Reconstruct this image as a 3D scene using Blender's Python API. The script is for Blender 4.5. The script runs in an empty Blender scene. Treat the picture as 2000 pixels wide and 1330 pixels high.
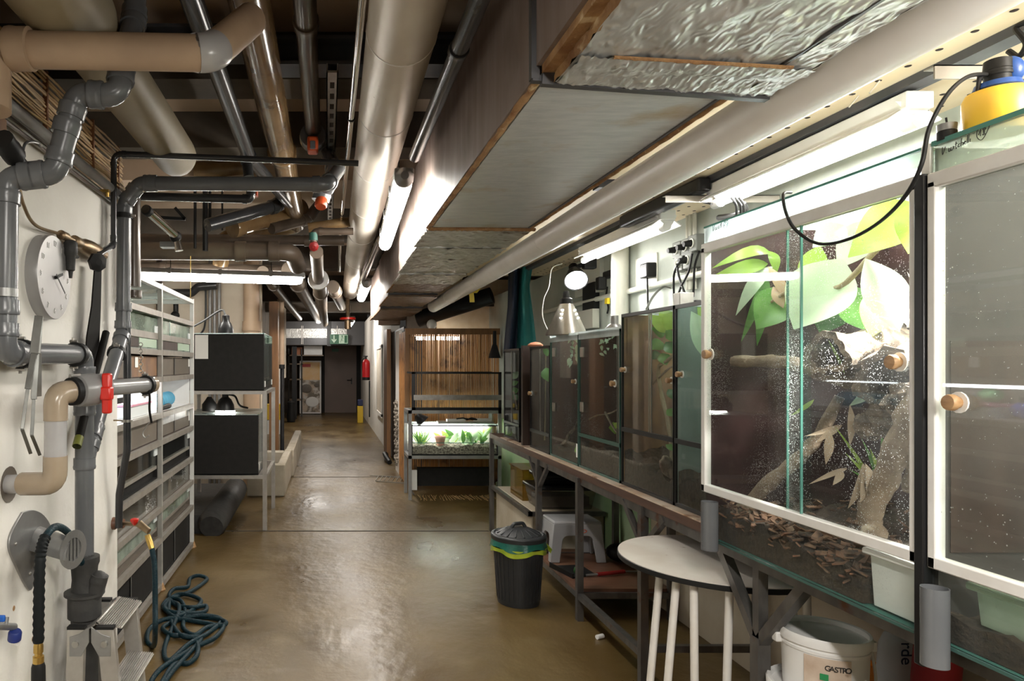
import bpy, math, random
from mathutils import Vector as V, Matrix
random.seed(7)
SC = bpy.context.scene
COL = SC.collection
F = 1333.0; VX, VY, H = 640.0, 712.0, 1.45      # the photograph's vanishing point, focal length in pixels, eye height

def P(x, y, Y):                       # the point at depth Y seen at a pixel
    return V(((x-VX)*Y/F, Y, H-(y-VY)*Y/F))
def PX(x, y, X): return P(x, y, F*X/(x-VX))       # ... on the plane X
def PZ(x, y, Z): return P(x, y, F*(H-Z)/(y-VY))   # ... on the plane Z

# ------------------------------------------------------------------ materials
MATS = {}
def mat(name, c, c2=None, ns=6, st=(1,1,1), lo=.35, hi=.65, rough=.5, rough2=None, metal=0, bump=0, bs=40, bst=(1,1,1),
        spec=.5, coat=0, c3=None, ns3=2, lo3=.5, hi3=.6, tr=0, detail=6, ridged=False, bd=.01):
    m = bpy.data.materials.new(name); m.use_nodes = True
    nt = m.node_tree; N = nt.nodes; L = nt.links
    b = N['Principled BSDF']; out = N['Material Output']
    b.inputs['Base Color'].default_value = (*c, 1); b.inputs['Roughness'].default_value = rough
    b.inputs['Metallic'].default_value = metal; b.inputs['Specular IOR Level'].default_value = spec
    if coat: b.inputs['Coat Weight'].default_value = coat; b.inputs['Coat Roughness'].default_value = .12
    tc = N.new('ShaderNodeNewGeometry')
    def noise(scale, stretch, det=detail):
        mp = N.new('ShaderNodeMapping'); mp.inputs['Scale'].default_value = stretch
        L.new(tc.outputs['Position'], mp.inputs['Vector'])
        n = N.new('ShaderNodeTexNoise'); n.inputs['Scale'].default_value = scale; n.inputs['Detail'].default_value = det
        L.new(mp.outputs['Vector'], n.inputs['Vector']); return n.outputs['Fac']
    def ramp(src, a, z):
        r = N.new('ShaderNodeMapRange'); r.inputs['From Min'].default_value = a; r.inputs['From Max'].default_value = z
        L.new(src, r.inputs['Value']); return r.outputs['Result']
    def mix(fac, a, z):
        x = N.new('ShaderNodeMix'); x.data_type = 'RGBA'; L.new(fac, x.inputs[0])
        for k, q in ((6, a), (7, z)):
            if isinstance(q, tuple): x.inputs[k].default_value = (*q, 1)
            else: L.new(q, x.inputs[k])
        return x.outputs[2]
    col = c
    if c2:
        f = ramp(noise(ns, st), lo, hi); col = mix(f, c, c2)
        if rough2 is not None:
            r = N.new('ShaderNodeMapRange'); r.inputs['To Min'].default_value = rough; r.inputs['To Max'].default_value = rough2
            L.new(f, r.inputs['Value']); L.new(r.outputs['Result'], b.inputs['Roughness'])
    if c3: col = mix(ramp(noise(ns3, (1,1,1)), lo3, hi3), col, c3)
    if not isinstance(col, tuple): L.new(col, b.inputs['Base Color'])
    if bump:
        bp = N.new('ShaderNodeBump'); bp.inputs['Strength'].default_value = bump; bp.inputs['Distance'].default_value = bd
        h = noise(bs, bst)
        if ridged: h.node.noise_type = 'RIDGED_MULTIFRACTAL'
        L.new(h, bp.inputs['Height']); L.new(bp.outputs['Normal'], b.inputs['Normal'])
    if tr:                               # leaf: light comes through
        t = N.new('ShaderNodeBsdfTranslucent')
        if isinstance(col, tuple): t.inputs['Color'].default_value = (*col, 1)
        else: L.new(col, t.inputs['Color'])
        x = N.new('ShaderNodeMixShader'); x.inputs[0].default_value = tr
        L.new(b.outputs[0], x.inputs[1]); L.new(t.outputs[0], x.inputs[2]); L.new(x.outputs[0], out.inputs['Surface'])
    MATS[name] = m; return m

def glow(name, c, s):
    m = bpy.data.materials.new(name); m.use_nodes = True; N = m.node_tree.nodes
    b = N['Principled BSDF']; b.inputs['Base Color'].default_value = (*c, 1)
    b.inputs['Emission Color'].default_value = (*c, 1); b.inputs['Emission Strength'].default_value = s
    MATS[name] = m; return m

def glass(name, tint=(.96,.985,.975), base=.05, dirt=.02, dcol=(.8,.82,.8), spots=0, sscale=120, dn=3, tight=(.45,.75), spread=3):
    """a thin pane: Schlick reflection over clear glass, with a film of dust or condensation and drops"""
    m = bpy.data.materials.new(name); m.use_nodes = True; nt = m.node_tree; N = nt.nodes; L = nt.links
    N.remove(N['Principled BSDF']); out = N['Material Output']
    t = N.new('ShaderNodeBsdfTransparent'); t.inputs[0].default_value = (*tint, 1)
    g = N.new('ShaderNodeBsdfGlossy'); g.inputs['Roughness'].default_value = .015
    lw = N.new('ShaderNodeLayerWeight'); lw.inputs['Blend'].default_value = .5
    pw = N.new('ShaderNodeMath'); pw.operation = 'POWER'; pw.inputs[1].default_value = 5; L.new(lw.outputs['Facing'], pw.inputs[0])
    ma = N.new('ShaderNodeMath'); ma.operation = 'MULTIPLY_ADD'; ma.inputs[1].default_value = .62; ma.inputs[2].default_value = base
    L.new(pw.outputs[0], ma.inputs[0])
    x = N.new('ShaderNodeMixShader'); L.new(ma.outputs[0], x.inputs[0]); L.new(t.outputs[0], x.inputs[1]); L.new(g.outputs[0], x.inputs[2])
    last = x.outputs[0]
    if dirt or spots:
        d = N.new('ShaderNodeBsdfTranslucent'); d.inputs[0].default_value = (*dcol, 1)
        df = N.new('ShaderNodeBsdfDiffuse'); df.inputs[0].default_value = (*dcol, 1)
        ad = N.new('ShaderNodeMixShader'); ad.inputs[0].default_value = .5; L.new(d.outputs[0], ad.inputs[1]); L.new(df.outputs[0], ad.inputs[2])
        geo = N.new('ShaderNodeNewGeometry')
        n = N.new('ShaderNodeTexNoise'); n.inputs['Scale'].default_value = dn; n.inputs['Detail'].default_value = 5; L.new(geo.outputs['Position'], n.inputs['Vector'])
        mr = N.new('ShaderNodeMapRange'); mr.inputs['From Min'].default_value = .3; mr.inputs['From Max'].default_value = .75
        mr.inputs['To Min'].default_value = dirt*.3; mr.inputs['To Max'].default_value = dirt*1.7; L.new(n.outputs['Fac'], mr.inputs['Value'])
        fac = mr.outputs['Result']
        if spots:
            vo = N.new('ShaderNodeTexVoronoi'); vo.inputs['Scale'].default_value = sscale; L.new(geo.outputs['Position'], vo.inputs['Vector'])
            n2 = N.new('ShaderNodeTexNoise'); n2.inputs['Scale'].default_value = spread; L.new(geo.outputs['Position'], n2.inputs['Vector'])
            th = N.new('ShaderNodeMapRange'); th.inputs['From Min'].default_value = tight[0]; th.inputs['From Max'].default_value = tight[1]
            th.inputs['To Min'].default_value = .06; th.inputs['To Max'].default_value = .3; L.new(n2.outputs['Fac'], th.inputs['Value'])
            lt = N.new('ShaderNodeMath'); lt.operation = 'LESS_THAN'; L.new(vo.outputs['Distance'], lt.inputs[0]); L.new(th.outputs['Result'], lt.inputs[1])
            mu = N.new('ShaderNodeMath'); mu.operation = 'MULTIPLY_ADD'; mu.inputs[1].default_value = spots; L.new(lt.outputs[0], mu.inputs[0]); L.new(fac, mu.inputs[2])
            fac = mu.outputs[0]
        y = N.new('ShaderNodeMixShader'); L.new(fac, y.inputs[0]); L.new(last, y.inputs[1]); L.new(ad.outputs[0], y.inputs[2]); last = y.outputs[0]
    L.new(last, out.inputs['Surface']); MATS[name] = m; return m

# ------------------------------------------------------------------ mesh builder
def frame(d):
    d = V(d).normalized(); a = V((0,0,1)) if abs(d.z) < .9 else V((1,0,0))
    u = d.cross(a).normalized(); return d, u, d.cross(u).normalized()

class MB:
    def __init__(s): s.v = []; s.f = []; s.s = []
    def add(s, vs, fs, smooth=False):
        n = len(s.v); s.v += [V(p) for p in vs]
        for f in fs: s.f.append([i+n for i in f]); s.s.append(smooth)
        return s
    def box(s, a, b):
        x0,x1 = sorted((a[0],b[0])); y0,y1 = sorted((a[1],b[1])); z0,z1 = sorted((a[2],b[2]))
        return s.add([(x0,y0,z0),(x1,y0,z0),(x1,y1,z0),(x0,y1,z0),(x0,y0,z1),(x1,y0,z1),(x1,y1,z1),(x0,y1,z1)],
                     [(0,3,2,1),(4,5,6,7),(0,1,5,4),(1,2,6,5),(2,3,7,6),(3,0,4,7)])
    def bar(s, p, q, w, h=None, up=None):       # a square bar from p to q
        p, q = V(p), V(q); h = h or w; d = (q-p).normalized()
        if up is None: d, u, v = frame(d)
        else: u = d.cross(V(up)).normalized(); v = u.cross(d).normalized()
        c = [u*a*w/2+v*b*h/2 for a, b in ((-1,-1),(1,-1),(1,1),(-1,1))]
        return s.add([p+k for k in c]+[q+k for k in c], [(3,2,1,0),(4,5,6,7),(0,1,5,4),(1,2,6,5),(2,3,7,6),(3,0,4,7)])
    def prism(s, poly, d):                      # a flat outline with thickness d
        n = len(poly); d = V(d); a = [V(p) for p in poly]
        return s.add(a+[p+d for p in a], [tuple(range(n))[::-1], tuple(range(n, 2*n))]+[(i,(i+1)%n,n+(i+1)%n,n+i) for i in range(n)])
    def tube(s, pts, r, seg=12, cap=True, jit=0):
        pts = [V(p) for p in pts]; n = len(pts); rs = list(r) if hasattr(r, '__len__') else [r]*n
        tang = [((pts[min(i+1,n-1)]-pts[max(i-1,0)])).normalized() for i in range(n)]
        _, u, w = frame(tang[0]); vs = []
        for i in range(n):
            t = tang[i]; u = (u-t*u.dot(t)).normalized(); w = t.cross(u)
            for k in range(seg):
                a = 2*math.pi*k/seg; rr = rs[i]*(1+(random.uniform(-jit, jit) if jit else 0))
                vs.append(pts[i]+u*math.cos(a)*rr+w*math.sin(a)*rr)
        fs = [(i*seg+k, i*seg+(k+1)%seg, (i+1)*seg+(k+1)%seg, (i+1)*seg+k) for i in range(n-1) for k in range(seg)]
        s.add(vs, fs, True)
        if cap:
            s.add(vs[:seg], [tuple(range(seg))[::-1]]); s.add(vs[-seg:], [tuple(range(seg))])
        return s
    def lathe(s, prof, o, d=(0,0,1), seg=24, smooth=True):   # prof: (radius, distance along d)
        d, u, w = frame(d); o = V(o); n = len(prof)
        vs = [o+d*h+u*math.cos(2*math.pi*k/seg)*r+w*math.sin(2*math.pi*k/seg)*r for r, h in prof for k in range(seg)]
        fs = [(i*seg+k, i*seg+(k+1)%seg, (i+1)*seg+(k+1)%seg, (i+1)*seg+k) for i in range(n-1) for k in range(seg)]
        s.add(vs, fs, smooth)
        if prof[0][0] > 1e-4: s.add(vs[:seg], [tuple(range(seg))[::-1]])
        if prof[-1][0] > 1e-4: s.add(vs[-seg:], [tuple(range(seg))])
        return s
    def cyl(s, p, q, r, seg=16, r2=None):
        p, q = V(p), V(q); return s.lathe([(r,0),(r2 if r2 is not None else r,(q-p).length)], p, q-p, seg)
    def ball(s, c, r, seg=14, rings=8, sc=(1,1,1)):
        c = V(c); vs = []; 
        for i in range(rings+1):
            a = math.pi*i/rings
            for k in range(seg):
                b = 2*math.pi*k/seg; vs.append(c+V((math.sin(a)*math.cos(b)*r*sc[0], math.sin(a)*math.sin(b)*r*sc[1], math.cos(a)*r*sc[2])))
        return s.add(vs, [(i*seg+k,(i+1)*seg+k,(i+1)*seg+(k+1)%seg,i*seg+(k+1)%seg) for i in range(rings) for k in range(seg)], True)
    def torus(s, c, d, R, r, seg=24, ts=8, a0=0, a1=2*math.pi):
        d, u, w = frame(d); c = V(c); full = abs(a1-a0-2*math.pi) < 1e-6; n = seg if full else seg+1
        pts = [c+(u*math.cos(a0+(a1-a0)*i/seg)+w*math.sin(a0+(a1-a0)*i/seg))*R for i in range(seg+1)]
        return s.tube(pts, r, ts, not full)
    def grid(s, fn, nu, nv, smooth=True):
        vs = [fn(i/nu, j/nv) for i in range(nu+1) for j in range(nv+1)]
        return s.add(vs, [(i*(nv+1)+j,(i+1)*(nv+1)+j,(i+1)*(nv+1)+j+1,i*(nv+1)+j+1) for i in range(nu) for j in range(nv)], smooth)
    def leaf(s, base, tip, w, nrm, bend=.1, fold=.15, shape=.5, n=8):
        """a blade from base to tip, w wide, arched by bend and folded along its midrib; shape moves its widest place"""
        base, tip = V(base), V(tip); d = tip-base; L = d.length; d.normalize()
        nrm = V(nrm); sd = d.cross(nrm).normalized(); nn = sd.cross(d).normalized()
        e = math.log(.5)/math.log(max(.05, min(.95, shape))); 
        def fn(u, v):
            ww = math.sin(math.pi*min(1, max(0, u))**e)**.95 if 0 < u < 1 else 0
            k = 2*v-1
            return base+d*L*u+nn*(bend*L*math.sin(math.pi*u)-bend*L*1.2*u*u+abs(k)*fold*w*ww)+sd*k*w/2*max(ww, .02)
        return s.grid(fn, n, 4)
    def build(s, name, m, parent=None, bevel=0, sub=0, tag=None):
        me = bpy.data.meshes.new(name)
        lo = V((min(p[i] for p in s.v) for i in range(3))); hi = V((max(p[i] for p in s.v) for i in range(3)))
        o0 = V(((lo.x+hi.x)/2, (lo.y+hi.y)/2, lo.z))
        me.from_pydata([tuple(p-o0) for p in s.v], [], s.f); me.validate()
        if len(me.polygons) == len(s.s): me.polygons.foreach_set('use_smooth', s.s)
        me.set_sharp_from_angle(angle=math.radians(38))
        me.materials.append(MATS[m] if isinstance(m, str) else m)
        o = bpy.data.objects.new(name, me); COL.objects.link(o); o.location = o0
        if parent is not None: attach(o, parent)
        if bevel:
            b = o.modifiers.new('bevel', 'BEVEL'); b.width = bevel; b.segments = 2; b.limit_method = 'ANGLE'
        if sub: b = o.modifiers.new('sub', 'SUBSURF'); b.levels = b.render_levels = sub
        return o

WLOC = {}
def attach(o, parent):
    """parent keeps the child where it stands (all parents are unrotated when built)"""
    o.parent = parent; l = V((0,0,0)); q = parent
    while q is not None: l += q.location if q.parent is None else V((0,0,0)); q = q.parent
    if parent.parent is None: o.matrix_parent_inverse = Matrix.Translation(-parent.location)
    else:                                # child of a part: the part's own place in the world is its location
        o.matrix_parent_inverse = Matrix.Translation(-parent.location)
def tag(o, label, cat, group=None, kind=None):
    o['label'] = label; o['category'] = cat
    if group: o['group'] = group
    if kind: o['kind'] = kind
    return o
def thing(name, label, cat, loc, group=None):
    o = bpy.data.objects.new(name, None); COL.objects.link(o); o.location = V(loc); o.empty_display_size = .05
    return tag(o, label, cat, group)
def solo(mb, name, m, label, cat, group=None, kind=None, bevel=0, sub=0):
    return tag(mb.build(name, m, None, bevel, sub), label, cat, group, kind)
def struct(mb, name, m, label=None, bevel=0):
    o = mb.build(name, m, None, bevel); o['kind'] = 'structure'
    if label: o['label'] = label
    return o
def kids(o): return [c for c in bpy.data.objects if c.parent == o]
def dup(root, delta, label=None):
    ch = kids(root); r = root.copy(); COL.objects.link(r); r.location = root.location+V(delta)
    if label: r['label'] = label
    for c in ch:
        k = c.copy(); COL.objects.link(k); k.parent = r
        for g in kids(c):
            h = g.copy(); COL.objects.link(h); h.parent = k
    return r

def fillet(pts, rad, n=6):
    pts = [V(p) for p in pts]; out = [pts[0]]; marks = []
    for i in range(1, len(pts)-1):
        a, b, c = pts[i-1], pts[i], pts[i+1]; d1 = (a-b); d2 = (c-b)
        ang = d1.angle(d2); 
        t = min(rad/math.tan(ang/2) if ang < 3.1 else 0, d1.length*.49, d2.length*.49)
        p, q = b+d1.normalized()*t, b+d2.normalized()*t
        marks += [(p, d1.normalized()), (q, d2.normalized())]
        for k in range(n+1):
            u = k/n; out.append(p*(1-u)**2+b*2*u*(1-u)+q*u*u)
    out.append(pts[-1]); return out, marks
def curve(pts, n=6):                     # a smooth line through points
    pts = [V(p) for p in pts]; out = []
    q = [pts[0]*2-pts[1]]+pts+[pts[-1]*2-pts[-2]]
    for i in range(1, len(q)-2):
        a, b, c, d = q[i-1], q[i], q[i+1], q[i+2]
        for k in range(n):
            t = k/n; out.append(.5*((2*b)+(c-a)*t+(2*a-5*b+4*c-d)*t*t+(3*b-a-3*c+d)*t**3))
    out.append(pts[-1]); return out

def collar(mb, p, d, r, L, f=1.16, seg=20):
    d = V(d).normalized(); mb.lathe([(r*.99,-L*.5),(r*f,-L*.5),(r*f*1.04,-L*.3),(r*f,-L*.1),(r*f,L*.5),(r*.99,L*.5)], p, d, seg)
def pipe(name, label, cat, pts, r, m, rad=None, collars=True, extra=(), cm=None, group=None, seg=18, clamps=(), clampm='rubber'):
    """a pipe run with its elbows; collars sit at the elbows and where extra says"""
    line, marks = fillet(pts, rad or r*1.6)
    if not collars and not extra and not clamps:
        return solo(MB().tube(line, r, seg), name, m, label, cat, group)
    t = thing(name, label, cat, min(line, key=lambda p: p.z), group)
    MB().tube(line, r, seg).build('pipe_run', m, t)
    L = r*1.1
    for p, d in (marks if collars else []):
        b = MB(); collar(b, p+d*L*.4, d, r, L); b.build('socket_collar', cm or m, t)
    for p, d in extra:
        b = MB(); collar(b, p, d, r, L*1.1); b.build('socket_collar', cm or m, t)
    for p, d in clamps: clamp(t, p, d, r, clampm)
    return t
def clamp(t, p, d, r, m='rubber'):
    p = V(p); d, u, w = frame(d)
    MB().lathe([(r*.9,-r*.35),(r*1.28,-r*.35),(r*1.28,r*.35),(r*.9,r*.35)], p, d, 18).build('pipe_clamp', m, t)
    b = MB()
    for s in (-1, 1):
        b.cyl(p+w*s*r*1.2-u*r*.25, p+w*s*r*1.75-u*r*.25, r*.16, 8); b.cyl(p+w*s*r*1.35-u*r*.6, p+w*s*r*1.35+u*r*.2, r*.2, 6)
    b.build('clamp_bolt', 'zinc', t)

def text(body, size, m, loc, rot, parent=None, name='lettering', depth=.0008, align='CENTER', shear=0, spacing=1):
    cu = bpy.data.curves.new(name, 'FONT'); cu.body = body; cu.size = size; cu.extrude = depth; cu.align_x = align; cu.align_y = 'CENTER'
    cu.shear = shear; cu.space_character = spacing
    tmp = bpy.data.objects.new('tmp', cu); COL.objects.link(tmp); bpy.context.view_layer.update()
    me = bpy.data.meshes.new_from_object(tmp.evaluated_get(bpy.context.evaluated_depsgraph_get())); bpy.data.objects.remove(tmp)
    me.materials.clear(); me.materials.append(MATS[m]); o = bpy.data.objects.new(name, me); COL.objects.link(o)
    o.location = V(loc); o.rotation_euler = rot
    if parent is not None: attach(o, parent)
    return o

# ------------------------------------------------------------------ camera
cam = bpy.data.cameras.new('camera'); co = bpy.data.objects.new('camera', cam); COL.objects.link(co)
co.location = (0, 0, H); co.rotation_euler = (math.pi/2, 0, 0)
cam.sensor_width = 36; cam.lens = 36*F/2000; cam.shift_x = .18; cam.shift_y = .0235; cam.clip_start = .05
SC.camera = co
SC.view_settings.view_transform = 'Standard'; SC.view_settings.look = 'None'; SC.view_settings.gamma = 1
SC.view_settings.use_curve_mapping = False; SC.view_settings.exposure = 0.9
SC.cycles.transparent_max_bounces = 32; SC.cycles.max_bounces = 8
w = bpy.data.worlds.new('world'); SC.world = w; w.use_nodes = True
w.node_tree.nodes['Background'].inputs[0].default_value = (.9, .85, .78, 1); w.node_tree.nodes['Background'].inputs[1].default_value = .02
# ------------------------------------------------------------------ material palette
mat('concrete_floor', (.066,.039,.011), (.15,.10,.037), ns=1.7, st=(1,.7,1), lo=.28, hi=.72, rough=.25, rough2=.44, bump=.55, bs=11, bst=(1,.8,1), c3=(.19,.145,.075), ns3=2.6, lo3=.56, hi3=.82, detail=6, spec=.45)
mat('floor_joint', (.05,.04,.03), rough=.8)
mat('white_wall', (.78,.76,.71), (.66,.63,.57), ns=3, lo=.45, hi=.8, rough=.75, bump=.25, bs=30, c3=(.45,.41,.35), ns3=1.7, lo3=.68, hi3=.82)
mat('cream_wall', (.62,.55,.45), (.5,.43,.34), ns=2, rough=.85, bump=.2, bs=20)
mat('grey_green_wall', (.52,.56,.51), (.42,.46,.41), ns=2.5, rough=.8, bump=.25, bs=22, c3=(.2,.2,.17), ns3=1.9, lo3=.62, hi3=.75)
mat('green_wall', (.33,.52,.27), (.45,.58,.36), ns=3, rough=.8, bump=.2, bs=20)
mat('beige_wall', (.42,.35,.25), (.52,.46,.36), ns=3, rough=.85, bump=.3, bs=20)
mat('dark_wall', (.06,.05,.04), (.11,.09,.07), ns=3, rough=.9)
mat('ceiling_board', (.44,.33,.24), (.52,.40,.30), ns=2, st=(1,.2,1), rough=.85)
mat('cream_board', (.80,.68,.50), (.74,.60,.40), ns=3, st=(4,.6,4), rough=.7, bump=.1, bs=20)
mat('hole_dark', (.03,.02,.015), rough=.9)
mat('steel_beam', (.055,.06,.07), (.09,.09,.1), ns=6, rough=.5, metal=.3)
mat('grey_pvc', (.105,.11,.118), (.13,.135,.142), ns=5, rough=.25, bump=.02, bs=60)
mat('grey_pvc_light', (.25,.25,.25), (.20,.195,.19), ns=8, rough=.28)
mat('dark_pvc', (.022,.023,.025), (.035,.035,.037), ns=6, rough=.25)
mat('beige_pvc', (.36,.29,.21), (.30,.235,.165), ns=9, rough=.22, c3=(.16,.10,.07), ns3=22, lo3=.68, hi3=.74)
mat('pale_pvc', (.42,.42,.42), (.37,.36,.36), ns=7, rough=.25)
mat('tan_insulation', (.46,.33,.22), (.37,.26,.175), ns=4, rough=.55, bump=.12, bs=18)
mat('olive_insulation', (.27,.225,.145), (.21,.17,.105), ns=3, rough=.5, bump=.1, bs=14)
mat('amber_insulation', (.145,.085,.034), (.21,.135,.065), ns=5, st=(1,.6,1), rough=.2, bump=.06, bs=20, coat=.15, c3=(.075,.042,.022), ns3=4, lo3=.55, hi3=.7)
mat('brown_pipe', (.065,.047,.035), (.10,.075,.056), ns=6, rough=.28, metal=.1, coat=.2)
mat('foil_pipe', (.70,.65,.57), (.60,.54,.46), ns=5, st=(1,.5,1), rough=.42, metal=.3, bump=.05, bs=12, c3=(.30,.2,.13), ns3=34, lo3=.72, hi3=.75)
mat('silver_pipe', (.84,.82,.79), (.76,.73,.69), ns=4, rough=.4, metal=0, bump=.04, bs=10)
mat('chrome', (.75,.72,.68), rough=.12, metal=1)
mat('zinc', (.45,.44,.42), (.36,.34,.31), ns=20, rough=.35, metal=.8)
mat('brass', (.62,.42,.12), (.5,.33,.1), ns=30, rough=.3, metal=.9)
mat('old_brass', (.22,.15,.09), (.3,.22,.13), ns=40, rough=.4, metal=.8)
mat('rubber', (.012,.012,.012), rough=.5, spec=.25)
mat('black_plastic', (.011,.011,.012), rough=.35, spec=.4)
mat('dark_board', (.016,.0155,.015), (.020,.019,.018), ns=20, rough=.65, spec=.2)
mat('orange_plastic', (.52,.075,.02), rough=.35)
mat('red_plastic', (.60,.02,.012), (.54,.02,.012), ns=10, rough=.3)
mat('aluminium', (.55,.53,.50), (.47,.45,.42), ns=20, rough=.38, metal=.75)
mat('rack_metal', (.34,.315,.28), (.28,.255,.22), ns=15, rough=.42, metal=.3)
mat('rack_white', (.72,.74,.72), (.66,.67,.65), ns=10, rough=.45)
mat('table_steel', (.10,.095,.09), (.16,.15,.14), ns=20, st=(1,1,.4), rough=.4, metal=.6, c3=(.12,.05,.025), ns3=9, lo3=.62, hi3=.7)
mat('table_wood', (.075,.04,.03), (.12,.065,.045), ns=8, st=(5,.6,5), rough=.45)
mat('edge_strip', (.62,.52,.43), (.5,.36,.25), ns=8, rough=.5, c3=(.2,.09,.04), ns3=6, lo3=.58, hi3=.66)
mat('red_board', (.135,.06,.035), (.19,.095,.06), ns=5, st=(1,3,1), rough=.4, c3=(.08,.04,.025), ns3=5, lo3=.55, hi3=.7)
mat('white_paint', (.78,.76,.72), (.70,.66,.6), ns=12, rough=.4)
mat('frame_white', (.80,.79,.77), (.73,.71,.68), ns=14, rough=.38, c3=(.42,.25,.12), ns3=5, lo3=.72, hi3=.78)
mat('white_plastic', (.80,.80,.79), (.74,.73,.71), ns=6, rough=.35)
mat('white_metal', (.82,.82,.80), (.76,.75,.72), ns=6, rough=.3)
mat('table_white', (.74,.70,.65), (.62,.55,.49), ns=5, rough=.45, c3=(.3,.2,.13), ns3=18, lo3=.7, hi3=.76)
mat('maroon_panel', (.050,.021,.021), (.036,.020,.019), ns=4, st=(1,1,3), rough=.6, c3=(.10,.06,.058), ns3=9, lo3=.6, hi3=.8, spec=.3)
mat('dark_brown_panel', (.040,.026,.021), (.06,.038,.03), ns=5, st=(3,3,.5), rough=.55, spec=.3)
mat('red_brown_panel', (.135,.072,.060), (.105,.057,.047), ns=6, st=(3,3,.6), rough=.5, c3=(.26,.21,.2), ns3=30, lo3=.68, hi3=.74)
mat('mist_panel', (.04,.034,.031), (.06,.054,.051), ns=3, rough=.6, spec=.3)
mat('pale_panel', (.26,.31,.29), (.20,.24,.22), ns=4, rough=.5)
mat('rust_panel', (.16,.095,.065), (.25,.14,.07), ns=12, st=(1,1,.7), rough=.6, c3=(.42,.25,.10), ns3=4, lo3=.55, hi3=.75)
mat('grey_brown_board', (.125,.105,.085), (.155,.13,.105), ns=5, rough=.5)
mat('soil', (.035,.025,.018), (.06,.04,.028), ns=60, rough=.95, bump=.8, bs=60)
mat('bark_chip', (.125,.06,.032), (.20,.115,.07), ns=25, rough=.8, c3=(.05,.03,.02), ns3=30, lo3=.5, hi3=.6)
mat('cork_bark', (.20,.145,.105), (.07,.05,.036), ns=22, lo=.4, hi=.6, rough=.9, bump=1.2, bs=45, c3=(.40,.33,.25), ns3=14, lo3=.6, hi3=.72)
mat('branch', (.27,.20,.14), (.17,.12,.085), ns=20, st=(1,1,.5), rough=.85, bump=.7, bs=50, c3=(.45,.37,.28), ns3=25, lo3=.62, hi3=.72)
mat('stem', (.32,.26,.16), (.24,.19,.11), ns=20, rough=.7)
mat('leaf_pale', (.56,.72,.50), (.66,.80,.60), ns=6, rough=.3, tr=.5)
mat('leaf_lime', (.44,.62,.12), (.34,.54,.10), ns=6, rough=.35, tr=.5)
mat('leaf_green', (.10,.27,.06), (.16,.36,.09), ns=7, rough=.3, tr=.35)
mat('leaf_dark', (.045,.15,.05), (.07,.20,.06), ns=8, rough=.3, tr=.3)
mat('leaf_dry', (.50,.40,.31), (.42,.31,.22), ns=15, st=(1,1,.3), rough=.75, tr=.2)
mat('leaf_pink', (.55,.36,.27), (.5,.42,.24), ns=10, rough=.5, tr=.35)
mat('pale_flower', (.82,.76,.70), rough=.6, tr=.5)
mat('moss', (.10,.28,.03), (.18,.40,.05), ns=40, rough=.9, bump=1, bs=80)
mat('wood_knob', (.33,.18,.08), (.45,.27,.13), ns=30, st=(1,1,4), rough=.45)
mat('bamboo', (.36,.155,.045), (.50,.25,.085), ns=14, st=(9,9,.25), lo=.4, hi=.6, rough=.45, c3=(.12,.05,.02), ns3=9, lo3=.55, hi3=.72)
mat('reed', (.48,.33,.16), (.36,.21,.085), ns=9, st=(8,.8,8), rough=.6)
mat('reed_tie', (.16,.06,.02), rough=.7)
mat('wood_post', (.24,.115,.045), (.17,.08,.03), ns=6, st=(4,4,.5), rough=.5)
mat('galvanised', (.50,.52,.53), (.60,.61,.61), ns=11, st=(1,4,1), rough=.36, metal=.25, bump=.22, bs=26, bst=(1,3.2,1), c3=(.40,.31,.2), ns3=4.5, lo3=.58, hi3=.74)
mat('foil', (.62,.62,.60), (.52,.52,.50), ns=9, rough=.28, metal=.5, bump=.9, bs=34, bst=(1.9,.75,1), c3=(.2,.13,.08), ns3=13, lo3=.74, hi3=.77, detail=2.5, ridged=True, bd=.008)
mat('foil_old', (.60,.60,.56), (.42,.41,.36), ns=16, st=(.6,2,1), rough=.32, metal=.45, bump=1, bs=28, bst=(1,1.4,1), c3=(.16,.11,.07), ns3=8, lo3=.62, hi3=.7, detail=4, ridged=True, bd=.012)
mat('foil_brown', (.19,.12,.08), (.26,.18,.12), ns=9, rough=.4, metal=.3, bump=.6, bs=24)
mat('duct_side', (.17,.125,.105), (.24,.19,.17), ns=30, st=(1,.5,.05), rough=.5, bump=.15, bs=30, bst=(1,1,.1), c3=(.10,.07,.055), ns3=2.5, lo3=.55, hi3=.7)
mat('torn_wool', (.42,.25,.11), (.24,.115,.045), ns=14, rough=.9, bump=.8, bs=50, c3=(.62,.47,.28), ns3=20, lo3=.6, hi3=.7)
mat('duct_strip', (.10,.10,.105), rough=.4, metal=.5)
mat('teal_cloth', (.035,.27,.27), (.025,.21,.22), ns=4, rough=.6, c3=(.28,.40,.34), ns3=3.4, lo3=.66, hi3=.7)
mat('navy_cloth', (.012,.022,.05), rough=.7)
mat('yellow_plastic', (.85,.62,.02), rough=.4)
mat('pump_yellow', (.90,.55,.05), rough=.4)
mat('pump_blue', (.015,.07,.28), rough=.35)
mat('bin_black', (.025,.027,.03), (.032,.034,.037), ns=10, rough=.4)
mat('bag_green', (.012,.095,.075), (.015,.14,.10), ns=12, rough=.3, bump=.4, bs=30)
mat('bag_lime', (.42,.62,.05), (.55,.66,.06), ns=14, rough=.35, bump=.4, bs=30)
mat('stool_grey', (.36,.36,.37), (.33,.33,.34), ns=6, rough=.45)
mat('hose_teal', (.003,.017,.025), (.004,.025,.034), ns=50, rough=.5, bump=.5, bs=120, spec=.25)
mat('hose_black', (.007,.009,.010), rough=.6, spec=.2)
mat('cast_iron', (.035,.035,.035), (.052,.051,.049), ns=15, rough=.55, bump=.3, bs=30, spec=.3)
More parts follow.
